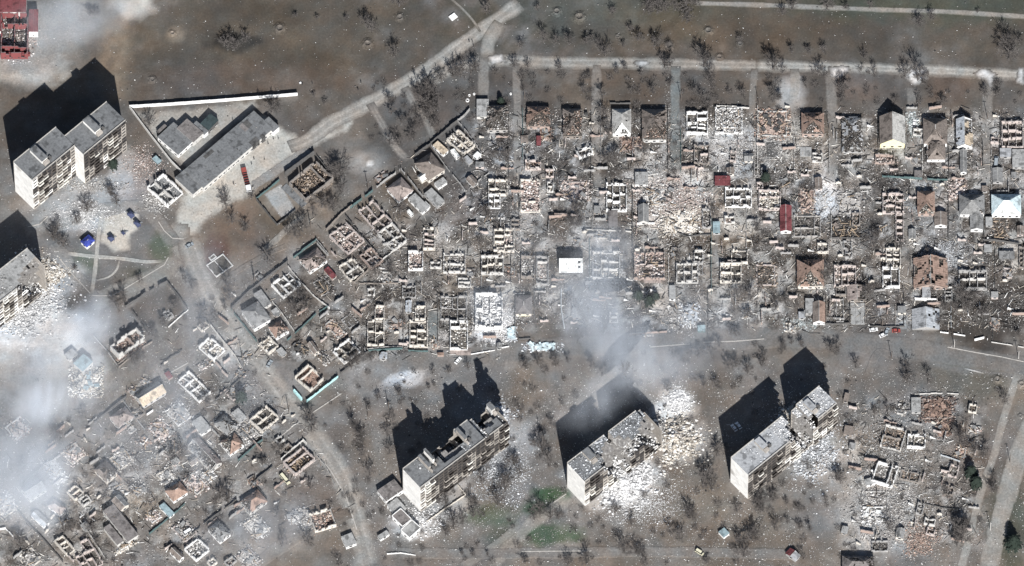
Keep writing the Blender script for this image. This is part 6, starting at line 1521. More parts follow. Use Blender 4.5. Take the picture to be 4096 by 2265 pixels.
TREES = {
 ('leafless tree in the open field and gardens along the top of the picture', 'trees of the top field'): {
  'a00': [(1720,330,60),(1765,360,50),(1850,300,50),(720,100,40),(680,110,40),(1130,930,50),(1690,330,40)],
  'a10': [(1080,20,70),(830,170,60),(880,220,50),(1045,410,55),(1740,80,45),(300,120,25),(680,150,25),(460,135,25)],
  'a20': [(1030,60,70),(1100,70,70),(1160,60,60),(1230,60,60),(1310,50,70),(1320,130,60),(1060,20,50),(1390,20,50),(70,340,35),(240,300,55),(330,310,45),(430,310,45),(560,320,40),(650,340,40),(760,90,40),(960,290,50),(1080,330,55),(890,230,35),(700,410,60),(1720,310,30),(1180,340,30),(190,70,30),(840,350,30),(600,290,30)],
  'a30': [(450,50,60),(590,60,35),(770,50,40),(1140,170,50),(1230,130,40),(1900,320,40),(300,390,40),(180,390,40),(1580,90,20),(110,100,35),(180,60,40),(420,380,40),(1805,350,80),(1820,420,80)]},
 ('leafless tree beside the dirt roads or on the verge above the top row', 'trees along the dirt roads'): {
  'a10': [(120,830,90),(1020,850,50),(1000,750,40),(1300,680,80),(1280,780,80),(1350,820,70),(1290,880,70),(1480,560,60),(1550,550,60),(1620,540,60),(1400,600,50),(1100,920,50),(1180,1040,60),(1240,950,50),(1010,1080,60),(1080,1080,40),(1330,940,50),(1660,520,50),(1560,1220,40),(1840,1200,60),(1890,1180,50),(1230,720,70),(1330,740,60)],
  'a20': [(1150,490,60),(1190,480,50),(1450,470,75),(1490,570,70),(360,520,35),(580,580,35),(540,690,40),(970,560,25),(1060,690,40),(900,700,35),(680,720,50),(690,850,50),(1190,640,35),(1370,700,45),(1740,720,45),(120,500,30),(20,500,50),(790,530,30),(850,520,30),(1500,640,50),(1430,740,40)],
  'a30': [(40,500,70),(110,540,40),(380,550,55),(430,580,40),(800,565,45),(1030,570,60),(1130,580,75),(1170,610,60),(570,680,60),(550,760,40),(960,760,25),(1320,770,40),(20,690,50),(80,740,50),(1640,710,40),(1720,720,35),(280,640,30)]},
 ('leafless tree round the playground, the red field and the main street on the left', 'trees of the left quarter'): {
  'a10': [(630,1300,80),(590,1290,60)],
  'a01': [(660,150,70),(580,250,40),(420,320,50),(400,370,60),(480,420,50),(1050,700,40),(930,850,60),(870,860,60),(1400,700,50),(1450,740,50),(1540,940,50),(1530,1030,50),(1620,990,50),(1700,100,60),(1750,250,50),(1850,300,50),(1700,700,60),(1740,830,60),(1230,1020,50),(1150,1100,60),(1310,890,50),(880,100,60),(830,30,50),(1700,900,40),(1000,1300,60),(1060,1270,50)],
  'a11': [(90,540,60),(290,340,70),(350,300,60),(500,120,70),(580,140,60),(430,190,50),(240,330,50),(330,810,70),(290,910,60),(370,890,60),(760,1290,60),(720,1330,60),(640,20,50)]},
 ('leafless tree in the yards between the ruined houses of the street grid', 'trees in the yards of the street grid'): {
  'a20': [(940,880,40),(720,1000,50),(700,1200,50),(780,1190,60),(560,1270,50),(1000,1150,50),(330,1100,30),(690,950,45)],
  'a11': [(1750,200,70),(1090,170,60),(1690,400,40),(1010,620,50),(900,640,50)],
  'a21': [(480,170,80),(520,250,70),(450,260,60),(690,1080,50),(1800,830,60),(1700,800,60),(1690,1100,45),(1650,1080,40),(1850,300,50),(880,660,50),(1520,200,50),(1780,950,50),(450,850,50),(520,930,50)],
  'a31': [(760,780,50),(1340,900,60),(1480,830,60),(800,420,50),(1010,440,50),(980,830,35),(1200,480,30),(130,860,40),(60,900,40),(1570,830,50),(1460,780,60),(820,350,50),(420,680,45),(450,600,40),(1240,780,40),(1520,900,60),(1610,950,60),(1420,900,50)]},
 ('leafless tree along the lower street and lawns around the apartment blocks', 'trees around the lower apartment blocks'): {
  'a11': [(1600,1350,30),(1450,1380,30),(1330,1390,30)],
  'a21': [(100,1330,50),(200,1320,50),(330,1320,45),(420,1300,40),(600,1330,40),(680,1390,50),(860,1400,60),(1280,1300,60),(1350,1250,50),(1420,1260,60),(1500,1240,60),(1640,1340,50),(1690,1330,50),(1560,1180,40),(1780,1380,50),(540,1100,60),(1880,1330,45),(1900,1280,40)],
  'a31': [(110,1180,30),(180,1170,30),(250,1180,35),(470,1210,45),(520,1200,45),(660,1340,45),(1050,1380,60),(1290,1010,40),(1880,1100,30)],
  'a12': [(740,370,55),(780,440,60),(790,500,40),(990,420,50),(1010,560,50),(860,720,50),(800,580,40),(850,230,25),(920,160,30),(1000,200,20),(1080,130,30),(1300,80,20),(1340,60,20),(1430,950,60),(1700,780,60),(1830,950,60),(1900,780,60),(1490,1110,60),(1560,1080,50),(1640,1040,50),(1430,1180,40),(1750,1340,25),(1640,1340,25),(1550,1330,25),(1620,940,50),(1880,830,60)],
  'a22': [(20,640,60),(60,720,50),(230,540,70),(270,620,50),(380,200,30),(300,360,40),(170,500,40),(210,1010,70),(290,1050,60),(170,1060,50),(350,1060,40),(780,1000,50),(900,1110,40),(1330,1040,60),(1370,1060,50),(1480,740,80),(1440,800,70),(1510,840,50),(1550,560,60),(1170,90,50),(1450,60,40),(1540,60,50),(1850,960,70),(1880,1010,60),(1700,1000,50),(1800,1210,70),(1830,1180,60),(1720,1240,60),(1270,1210,50),(1200,1180,50),(840,1310,70),(940,1320,60),(990,1350,50),(100,1390,40),(430,1390,50),(560,1400,60),(1750,1330,60),(1470,1390,40)],
  'a32': [(550,780,60),(520,760,50),(30,920,60),(140,950,30),(240,1000,30),(430,920,30),(150,1100,30),(240,1130,40),(320,1150,40),(50,1130,50),(640,700,25),(800,260,30),(890,230,30),(1450,470,60),(1560,560,60),(1630,580,60),(1430,1260,60),(1490,1110,50),(1690,850,50),(1700,760,40),(920,1130,60),(1790,180,40),(1050,20,60),(1210,30,50),(1350,870,40),(1450,1130,80),(1465,1220,80),(1440,1180,75)]},
 ('leafless tree standing in the smoky lower left quarter', 'trees of the smoky quarter'): {
  'a02': [(420,450,60),(170,700,60),(480,1160,80),(540,1150,60),(700,1150,60),(730,1250,40),(1370,560,70),(1300,600,60),(1560,180,50),(1720,920,70),(1660,900,50),(150,1250,60),(620,290,50)],
  'a12': [(390,310,60),(420,390,55),(180,540,40),(410,830,45),(50,650,40),(160,1050,50),(400,1250,60),(200,1250,50)]},
}
for (lab, grp), d in TREES.items():
    for f, L in d.items():
        for (x, y, r) in L:
            X_, Y_ = Wd(f, x, y)
            m_ = r * FR[f][2] / 8
            tree(f, x, y, r * 1.12, near('wide-crowned leafless tree' if m_ > 3.9 else ('slim leafless tree' if m_ < 2.7 else 'leafless tree'), X_, Y_), grp)
# low bushes
for f, L in {'a10': [(520,780,30),(430,720,30),(1210,830,40)], 'a20': [(1640,700,35)], 'a30': [(720,430,45),(700,530,30)], 'a01': [(560,600,30),(1900,60,40)], 'a21': [(560,960,25)], 'a12': [(60,400,30)], 'a32': [(1600,1090,30),(1740,120,30)]}.items():
    for (x, y, r) in L: tree(f, x, y, r, near('low leafless bush', *Wd(f, x, y)), 'low bushes', True)

# ------------------------------------------------------------------ broken wall pieces, added for their shadows, and small outbuildings between the houses
def free(x, y, r):
    for (fx, fy, hw, hd, rz) in FOOT:
        dx, dy = x - fx, y - fy
        lx, ly = dx * math.cos(rz) + dy * math.sin(rz), -dx * math.sin(rz) + dy * math.cos(rz)
        if abs(lx) < hw + r and abs(ly) < hd + r: return False
    return True
def plots(n, seed, r, keep=.55):
    rn = random.Random(seed); out = []; tries = 0
    while len(out) < n and tries < n * 60:
        tries += 1
        px, py = rn.uniform(0, 4096), rn.uniform(380, 2260)
        if rn.random() > float(zone(np.array([px]), np.array([py]))[0]) * keep + .02 * 0: continue
        x, y = Pw(px, py)
        i, j = int(round(y + 200)), int(round(x + 320))
        if not (0 <= i < 400 and 0 <= j < 640) or ROADS[i, j]: continue
        if not free(x, y, r) or any((x - a) ** 2 + (y - b) ** 2 < (r * 2) ** 2 for a, b, _ in out): continue
        diag = px < 1900 and (py - 700) + (px - 1900) * .62 - 380 < 620 and not (px > 1450 and py > 860)
        rz = math.radians(40) if diag else (math.radians(-13) if py > 1550 else 0.0)
        out.append((x, y, rz))
    return out, rn
pts, rn = plots(150, 79, 4.6, 1.0)
k = 0
for (x, y, rz) in pts:
    px = 2048 + x * 8; py = 1132.5 - y * 8 * CT
    if px > 1150 or py < 1560 or k > 15: continue
    k += 1
    rr = random.Random(7000 + k); kind = rr.choice(('heap', 'heap', 'heap', 'hip'))
    w, d = rr.uniform(7, 9), rr.uniform(8, 11)
    root = thing({'ruin': 'ruined_house', 'heap': 'collapsed_house', 'hip': 'house'}[kind], near({'ruin': 'roofless side-street house', 'heap': 'collapsed side-street house', 'hip': 'broken-roofed side-street house'}[kind], x, y), 'house' if kind == 'hip' else 'ruin', x, y, 0, rz + rr.gauss(0, .04), 'side-street houses under the smoke')
    c = rr.choice(('cream', 'white', 'pink', 'pale'))
    if kind == 'ruin': k_ruin(root, rr, 0, 0, w, d, c=c, inner=c, pal=rr.choice(('char', 'dusty', 'pink')), rub=.8, rows=rr.choice(((.5,), (.35, .68))), cols=(rr.uniform(.35, .6),))
    elif kind == 'heap': k_heap(root, rr, 0, 0, w, d, c=c, pal=rr.choice(('dusty', 'pale', 'pink')), zr=.9, sheets=4)
    else: k_hip(root, rr, 0, 0, w, d, roof=rr.choice(('roof_grey', 'roof_brown', 'roof_orange')), c=c, dmg=(.1, .3, .5, .3), pal='dusty')
    FOOT.append((x, y, w / 2, d / 2, rz))
pts, rn = plots(290, 77, 1.4)
FM = []
for i in range(10):
    mb = MB(); L = (2.4, 3.2, 4.2, 5.4, 6.5)[i % 5]; n = int(L / .7); hh = 2.2
    for q in range(n):
        hh = min(2.7, max(.4, hh + rn.uniform(-.9, .7)))
        mb.box(L * q / n, -.2, 0, L * (q + 1) / n, .2, hh)
    FM.append(mb.mesh('outer_wall', ('wall_cream', 'wall_white', 'wall_pink', 'wall_grey', 'wall_brick')[i % 5]))
for (x, y, rz) in pts:
    o = bpy.data.objects.new('wall_fragment', rn.choice(FM)); COL.objects.link(o)  # scattered at random, added to bring black shadows into the plots
    o.location = (x, y, 0); o.rotation_euler = (0, 0, rz + rn.choice((0, 0, 0, math.pi / 2)) + rn.gauss(0, .06))
    tag(o, near('ragged standing house wall', x, y), 'wall fragment', 'wall fragments between the ruined houses')
    FOOT.append((x, y, 1.5, 1.5, rz))
pts, rn = plots(95, 78, 2.6)
for k, (x, y, rz) in enumerate(pts):
    kind = rn.choice(('ruin', 'ruin', 'heap', 'heap', 'flat', 'gable'))
    w, d = rn.uniform(3.0, 6.0), rn.uniform(3.0, 6.5)
    rr = random.Random(5000 + k)
    nm = {'ruin': 'roofless_outbuilding', 'heap': 'collapsed_outbuilding', 'flat': 'outbuilding', 'gable': 'outbuilding'}[kind]
    word = {'ruin': 'small roofless outbuilding', 'heap': 'collapsed small outbuilding', 'flat': 'small flat-roofed outbuilding', 'gable': 'small pitched-roof outbuilding'}[kind]
    root = thing(nm, near(word, x, y), 'outbuilding', x, y, 0, rz + rr.gauss(0, .03), 'outbuildings in the back yards')
    c = rr.choice(('cream', 'grey', 'pink', 'pale', 'brown'))
    if kind == 'ruin': k_ruin(root, rr, 0, 0, w, d, h=2.4, c=c, inner=c, pal=rr.choice(('char', 'dusty', 'pink', 'brown')), rub=.9, rows=(.5,) if d > 4.5 else ())
    elif kind == 'heap': k_heap(root, rr, 0, 0, w, d, c=c, pal=rr.choice(('dusty', 'pale', 'pink', 'brick', 'char')), zr=.6, stump=1.3, sheets=2, beams=4)
    elif kind == 'flat': k_flat(root, rr, 0, 0, w * .8, d * .8, h=2.4, roof=rr.choice(('roof_grey', 'roof_concrete', 'roof_brown', 'roof_brownflat')), c=c, rub=.5)
    else: k_gable(root, rr, 0, 0, w * .8, d, h=2.2, pitch=.5, roof=rr.choice(('roof_grey', 'roof_brown', 'roof_slate')), c=c, dmg=(.2, .2))
    FOOT.append((x, y, w / 2, d / 2, rz))

# ------------------------------------------------------------------ scrub: low leafless growth nobody could count
def scrub(label, n, seed, dens, rmin, rmax):
    rn = random.Random(seed); mb = MB(); k = 0; tries = 0
    while k < n and tries < n * 40:
        tries += 1
        px, py = rn.uniform(0, 4096), rn.uniform(0, 2265)
        if rn.random() > dens(px, py): continue
        x, y = Pw(px, py); i, j = int(round(y + 200)), int(round(x + 320))
        if not (0 <= i < 400 and 0 <= j < 640) or ROADS[i, j] or not free(x, y, .3): continue
        k += 1; R_ = rn.uniform(rmin, rmax)
        for q in range(int(34 + R_ * 16)):
            a = rn.uniform(0, 6.28); r0 = rn.random() ** .6 * R_ * .55
            p = Vector((x + math.cos(a) * r0, y + math.sin(a) * r0, rn.uniform(.1, R_ * .7)))
            d = Vector((math.cos(a) * .7 + rn.gauss(0, .5), math.sin(a) * .7 + rn.gauss(0, .5), rn.uniform(.1, 1.1))).normalized()
            L = rn.uniform(.4, .9) * R_
            s1 = d.cross(Vector((rn.gauss(0, 1), rn.gauss(0, 1), rn.gauss(0, 1)))).normalized() * .055
            s2 = d.cross(s1).normalized() * .055
            b = len(mb.v); e = p + d * L
            mb.v += [tuple(p + s1), tuple(p - s1 * .5 + s2), tuple(p - s1 * .5 - s2), tuple(e)]
            mb.f += [(b, b + 1, b + 3), (b + 1, b + 2, b + 3), (b + 2, b, b + 3)]
    tag(ob('scrub', mb.mesh('scrub', 'bark')), label, 'scrub', kind='stuff')
zz = lambda px, py: float(zone(np.array([px]), np.array([py]))[0])
scrub('grey-brown leafless scrub in the plots of the ruined houses', 420, 301, lambda a, b: .8 * zz(a, b), 1.0, 2.6)
scrub('grey-brown leafless scrub on the verge above the top row and along the diagonal road', 130, 302, lambda a, b: 1.0 if (a > 1850 and 290 < b < 430) or (1480 < a < 1900 and 300 < b < 560) else 0, 1.2, 2.8)
scrub('grey-brown leafless scrub on the lawns round the lower apartment blocks', 230, 303, lambda a, b: 1.0 if b > 1370 and a > 1300 and a < 3420 else 0, 1.2, 3.0)

# ------------------------------------------------------------------ evergreens
def evergreen_mesh(seed, H_, R_, n=700):
    rn = random.Random(seed); mb = MB()
    for i in range(n):
        t = rn.random() ** .8
        z = .12 * H_ + t * H_ * .9
        rr = R_ * (1 - t * .9) ** .6 * rn.uniform(.3, 1.1) * (1 + .35 * math.sin(i * .7)); a = rn.uniform(0, 6.28)
        c = Vector((math.cos(a) * rr, math.sin(a) * rr, z))
        s = R_ * rn.uniform(.08, .2)
        d1 = Vector((math.cos(a), math.sin(a), -.4)).normalized() * s * 1.8; d2 = Vector((-math.sin(a), math.cos(a), rn.uniform(-.5, .5))).normalized() * s
        k = len(mb.v); mb.v += [tuple(c - d2), tuple(c + d1), tuple(c + d2), tuple(c - d1 * .4)]; mb.f.append((k, k+1, k+2, k+3))
    tk = MB(); tk.tube([(0, 0, -.1), (0, 0, H_ * .9)], [.22, .04], 6)
    return tk.mesh('trunk', 'bark'), mb.mesh('crown', 'needles')
EM = [evergreen_mesh(s, 7, 2.4) for s in (1, 2, 3)]
for k, (f, x, y, r, lab) in enumerate((('B1',330,150,45,'dark green conifer behind the first house of the top row'),
      ('a21',950,810,36,'left evergreen of the trio in the smoky garden'), ('a21',1035,850,36,'stout middle evergreen of the trio in the smoky garden'), ('a21',1085,815,26,'small right evergreen of the trio in the smoky garden'),
      ('a32',1530,720,42,'evergreen beside the footpath by the brown plot, northern one'), ('a32',1570,800,42,'evergreen beside the footpath by the brown plot, southern one'),
      ('a32',1850,1260,55,'evergreen on the right verge of the pale road, bottom right'), ('a00',850,1245,36,'dark evergreen at the foot of the tall staggered block'),
      ('a02',1820,150,40,'dark green bush behind the glaring-walled cream ruin'), ('a01',1340,110,0,''), ('B2',1490,1130,55,'dark green bush north of the orange-brown brick ruin'))):
    if not lab: continue
    s = r * FR[f][2] / 8 / 2.4
    X, Y = Wd(f, x, y, 2.2 * s)
    root = thing('evergreen_tree', lab, 'tree', X, Y, 0, k)
    a, b = EM[k % 3]
    ob('trunk', a, root); ob('crown', b, root); root.scale = (s, s, s)

# ------------------------------------------------------------------ utility poles
_pole = [None]
def pole(f, x, y, lab, group, m='wood_pole', hh=8.5):
    X, Y = Wd(f, x, y)
    def mk(m):
        r = thing('utility_pole', lab, 'pole', X, Y, 0, 0, group)
        ob('shaft', cached(('pl', m), lambda: MB().cyl(0, 0, -.1, 8.5, .2, .13, 7).mesh('shaft', m)), r)
        ob('cross_arm', cached('arm', lambda: MB().box(-.9, -.07, 7.9, .9, .07, 8.05).mesh('cross_arm', 'metal_dark')), r)
        for s in (-.75, 0, .75):
            ob('insulator', cached('ins', lambda: MB().cyl(0, 0, 8.06, 8.3, .07, .05, 6).mesh('insulator', 'wall_white')), r, (s, 0, 0))
        return r
    mk(m)
PG = 'utility poles along the lanes and streets'
for k, (f, x, y) in enumerate((('a20',95,745),('a20',690,768),('a20',1275,758),('a20',1862,792),('a30',1135,832),('a31',932,1282),('a31',862,1035),('a32',1825,640),('a11',412,300),('a21',575,962),
                 ('a30',462,980),('a30',1655,900),('a01',1825,1275),('a01',1920,690),('a11',1690,1010),('C2',785,1142),('C2',1520,640),('C1',232,1022),('C3',540,495),('C4',385,520),('C4',985,1200),('a12',845,300),('a12',1000,240))):
    pole(f, x, y, near('thin dark utility pole', *Wd(f, x, y)), PG)
for f, x, y, lab in (('a31',1405,1197,'pale concrete lamp pole beside the lower street, left of two pale poles'), ('a31',1890,1283,'pale concrete lamp pole at the right edge of the lower street'), ('a32',1676,1152,'pale concrete pole between the footpath and pale road, lower right')):
    pole(f, x, y, lab, None, 'pole_pale')

# ------------------------------------------------------------------ concrete well rings
for k, (f, x, y, r, lab) in enumerate((('a10',1595,760,14,'largest of three white well rings in the red-brown plot'), ('a10',1610,722,9,'left one of the two small white well rings'), ('a10',1645,712,9,'right one of the two small white well rings'), ('B1',460,55,15,'white well ring at the mouth of the first lane'))):
    X, Y = Wd(f, x, y); R_ = r * FR[f][2] / 8
    mb = MB(); n = 16
    for i in range(n):
        a = 2 * math.pi * i / n; c, s = math.cos(a), math.sin(a)
        mb.v += [(c*R_, s*R_, -.05), (c*R_, s*R_, .6), (c*R_*.66, s*R_*.66, .6), (c*R_*.66, s*R_*.66, -.05)]
        j = (i + 1) % n
        for q in range(4): mb.f.append((i*4+q, j*4+q, j*4+(q+1)%4, i*4+(q+1)%4))
    tag(ob('well_ring', mb.mesh('well_ring', 'wall_white'), None, (X, Y, 0)), lab, 'well ring')

# ------------------------------------------------------------------ people: one continuous body each
def person_mesh(step):
    me = bpy.data.meshes.new('person')
    V = [(0,0,.95),(0,0,1.2),(0,0,1.42),(0,.01,1.52),(0,.02,1.62),(0,.02,1.76),
         (.1,0,.9),(.11,step*.16,.5),(.12,step*.1,.08),(.12,step*.1+.18,.04), (-.1,0,.9),(-.11,-step*.16,.5),(-.12,-step*.26,.08),(-.12,-step*.26+.18,.04),
         (.2,0,1.4),(.27,-step*.08,1.12),(.27,step*.02+.08,.86), (-.2,0,1.4),(-.27,step*.08,1.12),(-.27,-step*.02+.1,.86)]
    E = [(0,1),(1,2),(2,3),(3,4),(4,5),(0,6),(6,7),(7,8),(8,9),(0,10),(10,11),(11,12),(12,13),(2,14),(14,15),(15,16),(2,17),(17,18),(18,19)]
    R_ = [.17,.17,.18,.07,.11,.09,.11,.08,.06,.05,.11,.08,.06,.05,.09,.07,.05,.09,.07,.05]
    me.from_pydata(V, E, [])
    me.materials.append(MAT['cloth_dark'])
    return me, R_
PMS = [person_mesh(1), person_mesh(0)]
def person(f, x, y, lab, k, group=None):
    X, Y = Wd(f, x, y)
    me, R_ = PMS[k % 2]
    o = ob('person', me, None, (X, Y, 0), k * 1.3)
    o.modifiers.new('skin', 'SKIN')
    if k < 2:
        sv = me.skin_vertices[0].data
        for i, r in enumerate(R_): sv[i].radius = (r, r)
        sv[0].use_root = True
    o.modifiers.new('smooth', 'SUBSURF').levels = 1
    tag(o, lab, 'person', group)
PP = (('a10',350,640,'person in dark clothes with a pale bundle, westernmost on the field',None),('a10',425,636,'person in dark clothes just right of the one with the bundle',None),('a10',792,626,'person in dark clothes on the field, upper of two',None),('a10',770,680,'person in dark clothes on the field, lower of two',None),
      ('a10',1355,498,'person in dark clothes where the dirt roads meet, left',None),('a10',1557,498,'person in dark clothes on the dirt road under the triangle',None))
for k, a in enumerate(PP): person(a[0], a[1], a[2], a[3], k)
for k, (f, x, y) in enumerate((('D5',1912,640),('D5',1975,632),('D5',1845,700),('D5',1662,898),('D5',1797,902),('D5',1632,965),('D5',1390,390),('a10',1608,318),('a10',1632,318),('a10',1640,350),('D5',1400,1220))):
    person(f, x, y, near('person in dark clothes', *Wd(f, x, y)), k, 'people on the pale yard and junction')
X, Y = Wd('a10', 334, 628)
tag(ob('bundle', MB().box(-.5, -.35, 0, .5, .35, .7).mesh('bundle', 'car_white'), None, (X, Y, 0), .4), 'pale bundle on the field beside a person', 'bundle')

# ------------------------------------------------------------------ vehicles
def car(f, x, y, ang, m, lab, cat='car', L=4.3, Wc=1.75, van=False):
    X, Y = Wd(f, x, y, .8)
    r = thing('wrecked_car' if not van else 'van', lab, cat, X, Y, 0, math.radians(ang))
    h = 1.0 if not van else 1.3
    mb = MB(); a, b = L/2, Wc/2
    mb.hexa([(-a,-b,.35),(a,-b,.35),(a,b,.35),(-a,b,.35),(-a*.98,-b*.96,h*.85),(a*.96,-b*.94,h*.8),(a*.96,b*.94,h*.8),(-a*.98,b*.96,h*.85)])
    ob('body', mb.mesh('body', m), r)
    t = 1.45 if not van else 2.1
    x0, x1 = (-a*.75, a*.25) if not van else (-a*.97, a*.55)
    mb = MB(); mb.hexa([(x0,-b*.9,h*.86),(x1+.4,-b*.9,h*.82),(x1+.4,b*.9,h*.82),(x0,b*.9,h*.86),(x0+.3,-b*.75,t-.1),(x1-.15,-b*.75,t-.1),(x1-.15,b*.75,t-.1),(x0+.3,b*.75,t-.1)])
    ob('windows', mb.mesh('windows', 'glass_dark'), r)
    ob('roof', MB().box(x0+.3,-b*.76,t-.09,x1-.15,b*.76,t).mesh('roof', m), r)
    wm = cached('wheel', lambda: MB().tube([(0,-.11,0),(0,.11,0)], [.32,.32], 10).mesh('wheel', 'rubber'))
    for sx in (-.62, .62):
        for sy in (-1, 1): ob('wheel', wm, r, (a*sx, b*sy*.93, .32))
    ob('bumper', MB().box(a*.965,-b*.8,.4,a*1.02,b*.8,.6).mesh('bumper', 'metal_dark'), r)
    return r
car('C6', 2425, 968, 35, 'car_white', 'white van parked on the lower diagonal street', 'van', 5.6, 2.0, True)
car('C7', 1415, 695, -52, 'car_yellow', 'yellow and white wrecked van beside the house of bare joists', 'van', 7.0, 2.0, True)
car('B3', 1155, 430, 80, 'car_white', 'white car half buried under teal debris in the fifth lane', 'car')
car('B3', 2215, 930, 85, 'car_grey', 'grey-teal truck beside the last lane at the right', 'truck', 6.0, 2.2, True)
car('D4', 640, 832, 10, 'car_white', 'leftmost pale car on the lower street before the dark low fence', 'car')
car('D4', 765, 900, 25, 'car_white', 'middle pale car on the lower street, lying lowest', 'car')
car('D4', 810, 855, 70, 'car_grey', 'grey car standing right above the middle pale car', 'car')
car('D4', 930, 845, 0, 'car_red', 'red car on the lower street before the dark low fence', 'car')
car('a22', 1675, 378, 125, 'car_white', 'left one of two pale cars in the big block shadow', 'car')
car('a22', 1708, 362, 125, 'car_white', 'right one of two pale cars in the big block shadow', 'car')
car('a22', 1415, 1318, -35, 'car_yellow', 'cream van on its own among the bare trees at the bottom', 'van', 4.6, 1.8, True)
car('a01', 1430, 425, 30, 'car_grey', 'dark wreck in the pale crater at the road junction', 'car')
car('D1', 1392, 1165, 52, 'car_white', 'white vehicle tilted in a dark pit south of the red brick terrace', 'car')
car('C4', 735, 560, 60, 'car_grey', 'pale teal car on the main street near the cream spilling shell', 'car')
# red lorry on the yard
X, Y = Wd('D5', 1562, 1160, 1.5)
a0 = Vector(Wd('D5', 1525, 1010)); a1 = Vector(Wd('D5', 1600, 1305)); d = a1 - a0
r = thing('lorry', 'red lorry with a ribbed load bed and glaring white cab on the pale yard', 'lorry', X, Y, 0, math.atan2(d.y, d.x))
L = d.length
ob('chassis', MB().box(-L/2, -1.1, .5, L/2, 1.1, .9).mesh('chassis', 'metal_dark'), r)
ob('cab', MB().box(L/2 - 3.0, -1.25, .92, L/2, 1.25, 3.0).mesh('cab', 'car_white'), r)
ob('windscreen', MB().box(L/2 + .01, -1.1, 1.9, L/2 + .06, 1.1, 2.8).mesh('windscreen', 'glass_dark'), r)
ob('rear_box', MB().box(-L/2, -1.25, .92, -L/2 + 2.4, 1.25, 2.7).mesh('rear_box', 'car_red'), r)
ob('load_bed', MB().box(-L/2 + 2.5, -1.2, .92, L/2 - 3.1, 1.2, 1.8).mesh('load_bed', 'car_red'), r)
n = 6
for i in range(n):
    q = -L/2 + 2.8 + (L - 6.2) * i / (n - 1)
    ob('rib', cached('rib', lambda: MB().box(-.16, -1.24, 1.81, .16, 1.24, 2.35).mesh('rib', 'cloth_dark')), r, (q, 0, 0))
for q in (-L/2 + 1.5, -L/2 + 2.8, L/2 - 1.4):
    for s in (-1.12, 1.12): ob('wheel', cached('bw', lambda: MB().tube([(0,-.17,0),(0,.17,0)], [.5,.5], 12).mesh('wheel', 'rubber')), r, (q, s, .5))

# ------------------------------------------------------------------ shell craters: raised rims of thrown soil
for k, (f, x, y, r) in enumerate((('a10',178,215,26),('a10',842,330,24),('a10',1085,132,22),('a20',338,88,22),('a20',508,128,28),('a20',797,275,13),('a20',1480,232,22),('a20',1720,330,16),('a20',1185,345,24),('a32',1730,15,22),('a32',1912,50,18),('a32',1905,290,12),
                     ('a00',1150,600,18),('a12',990,305,20),('a20',1565,430,18),('D1',660,1355,22),('a00',1300,250,15))):
    X, Y = Wd(f, x, y); R_ = r * FR[f][2] / 8; rn = random.Random(k)
    mb = MB(); n = 20; P = ((0, .03), (.45, .06), (.75, .42), (1.0, .62), (1.35, .3), (1.9, .06), (2.3, -.05)); cols = []
    for (q, z) in P:
        for i in range(n):
            a = 2*math.pi*i/n; w = 1 + rn.uniform(-.12, .12)
            mb.v.append((math.cos(a)*q*R_*w, math.sin(a)*q*R_*w, z*R_*.8 + rn.uniform(-.03, .03)*R_ if z > 0 else -.1))
    for j in range(len(P)-1):
        for i in range(n): mb.f.append((j*n+i, j*n+(i+1)%n, (j+1)*n+(i+1)%n, (j+1)*n+i))
    me = mb.mesh('crater', 'soil')
    V = np.array(mb.v); at = me.attributes.new('soil', 'FLOAT_COLOR', 'POINT')
    q = np.hypot(V[:, 0], V[:, 1]) / R_
    c = soil(V[:, 0] + X, V[:, 1] + Y) ; kk = np.clip(1.6 - q, 0, 1)[:, None]; c = c * (1 - kk * .6) + np.array(SC['mid']) * kk * .6
    c4 = np.ones((len(V), 4), np.float32); c4[:, :3] = c; at.data.foreach_set('color', c4.ravel())
    ob('crater', me, None, (X, Y, .12), kind='structure')

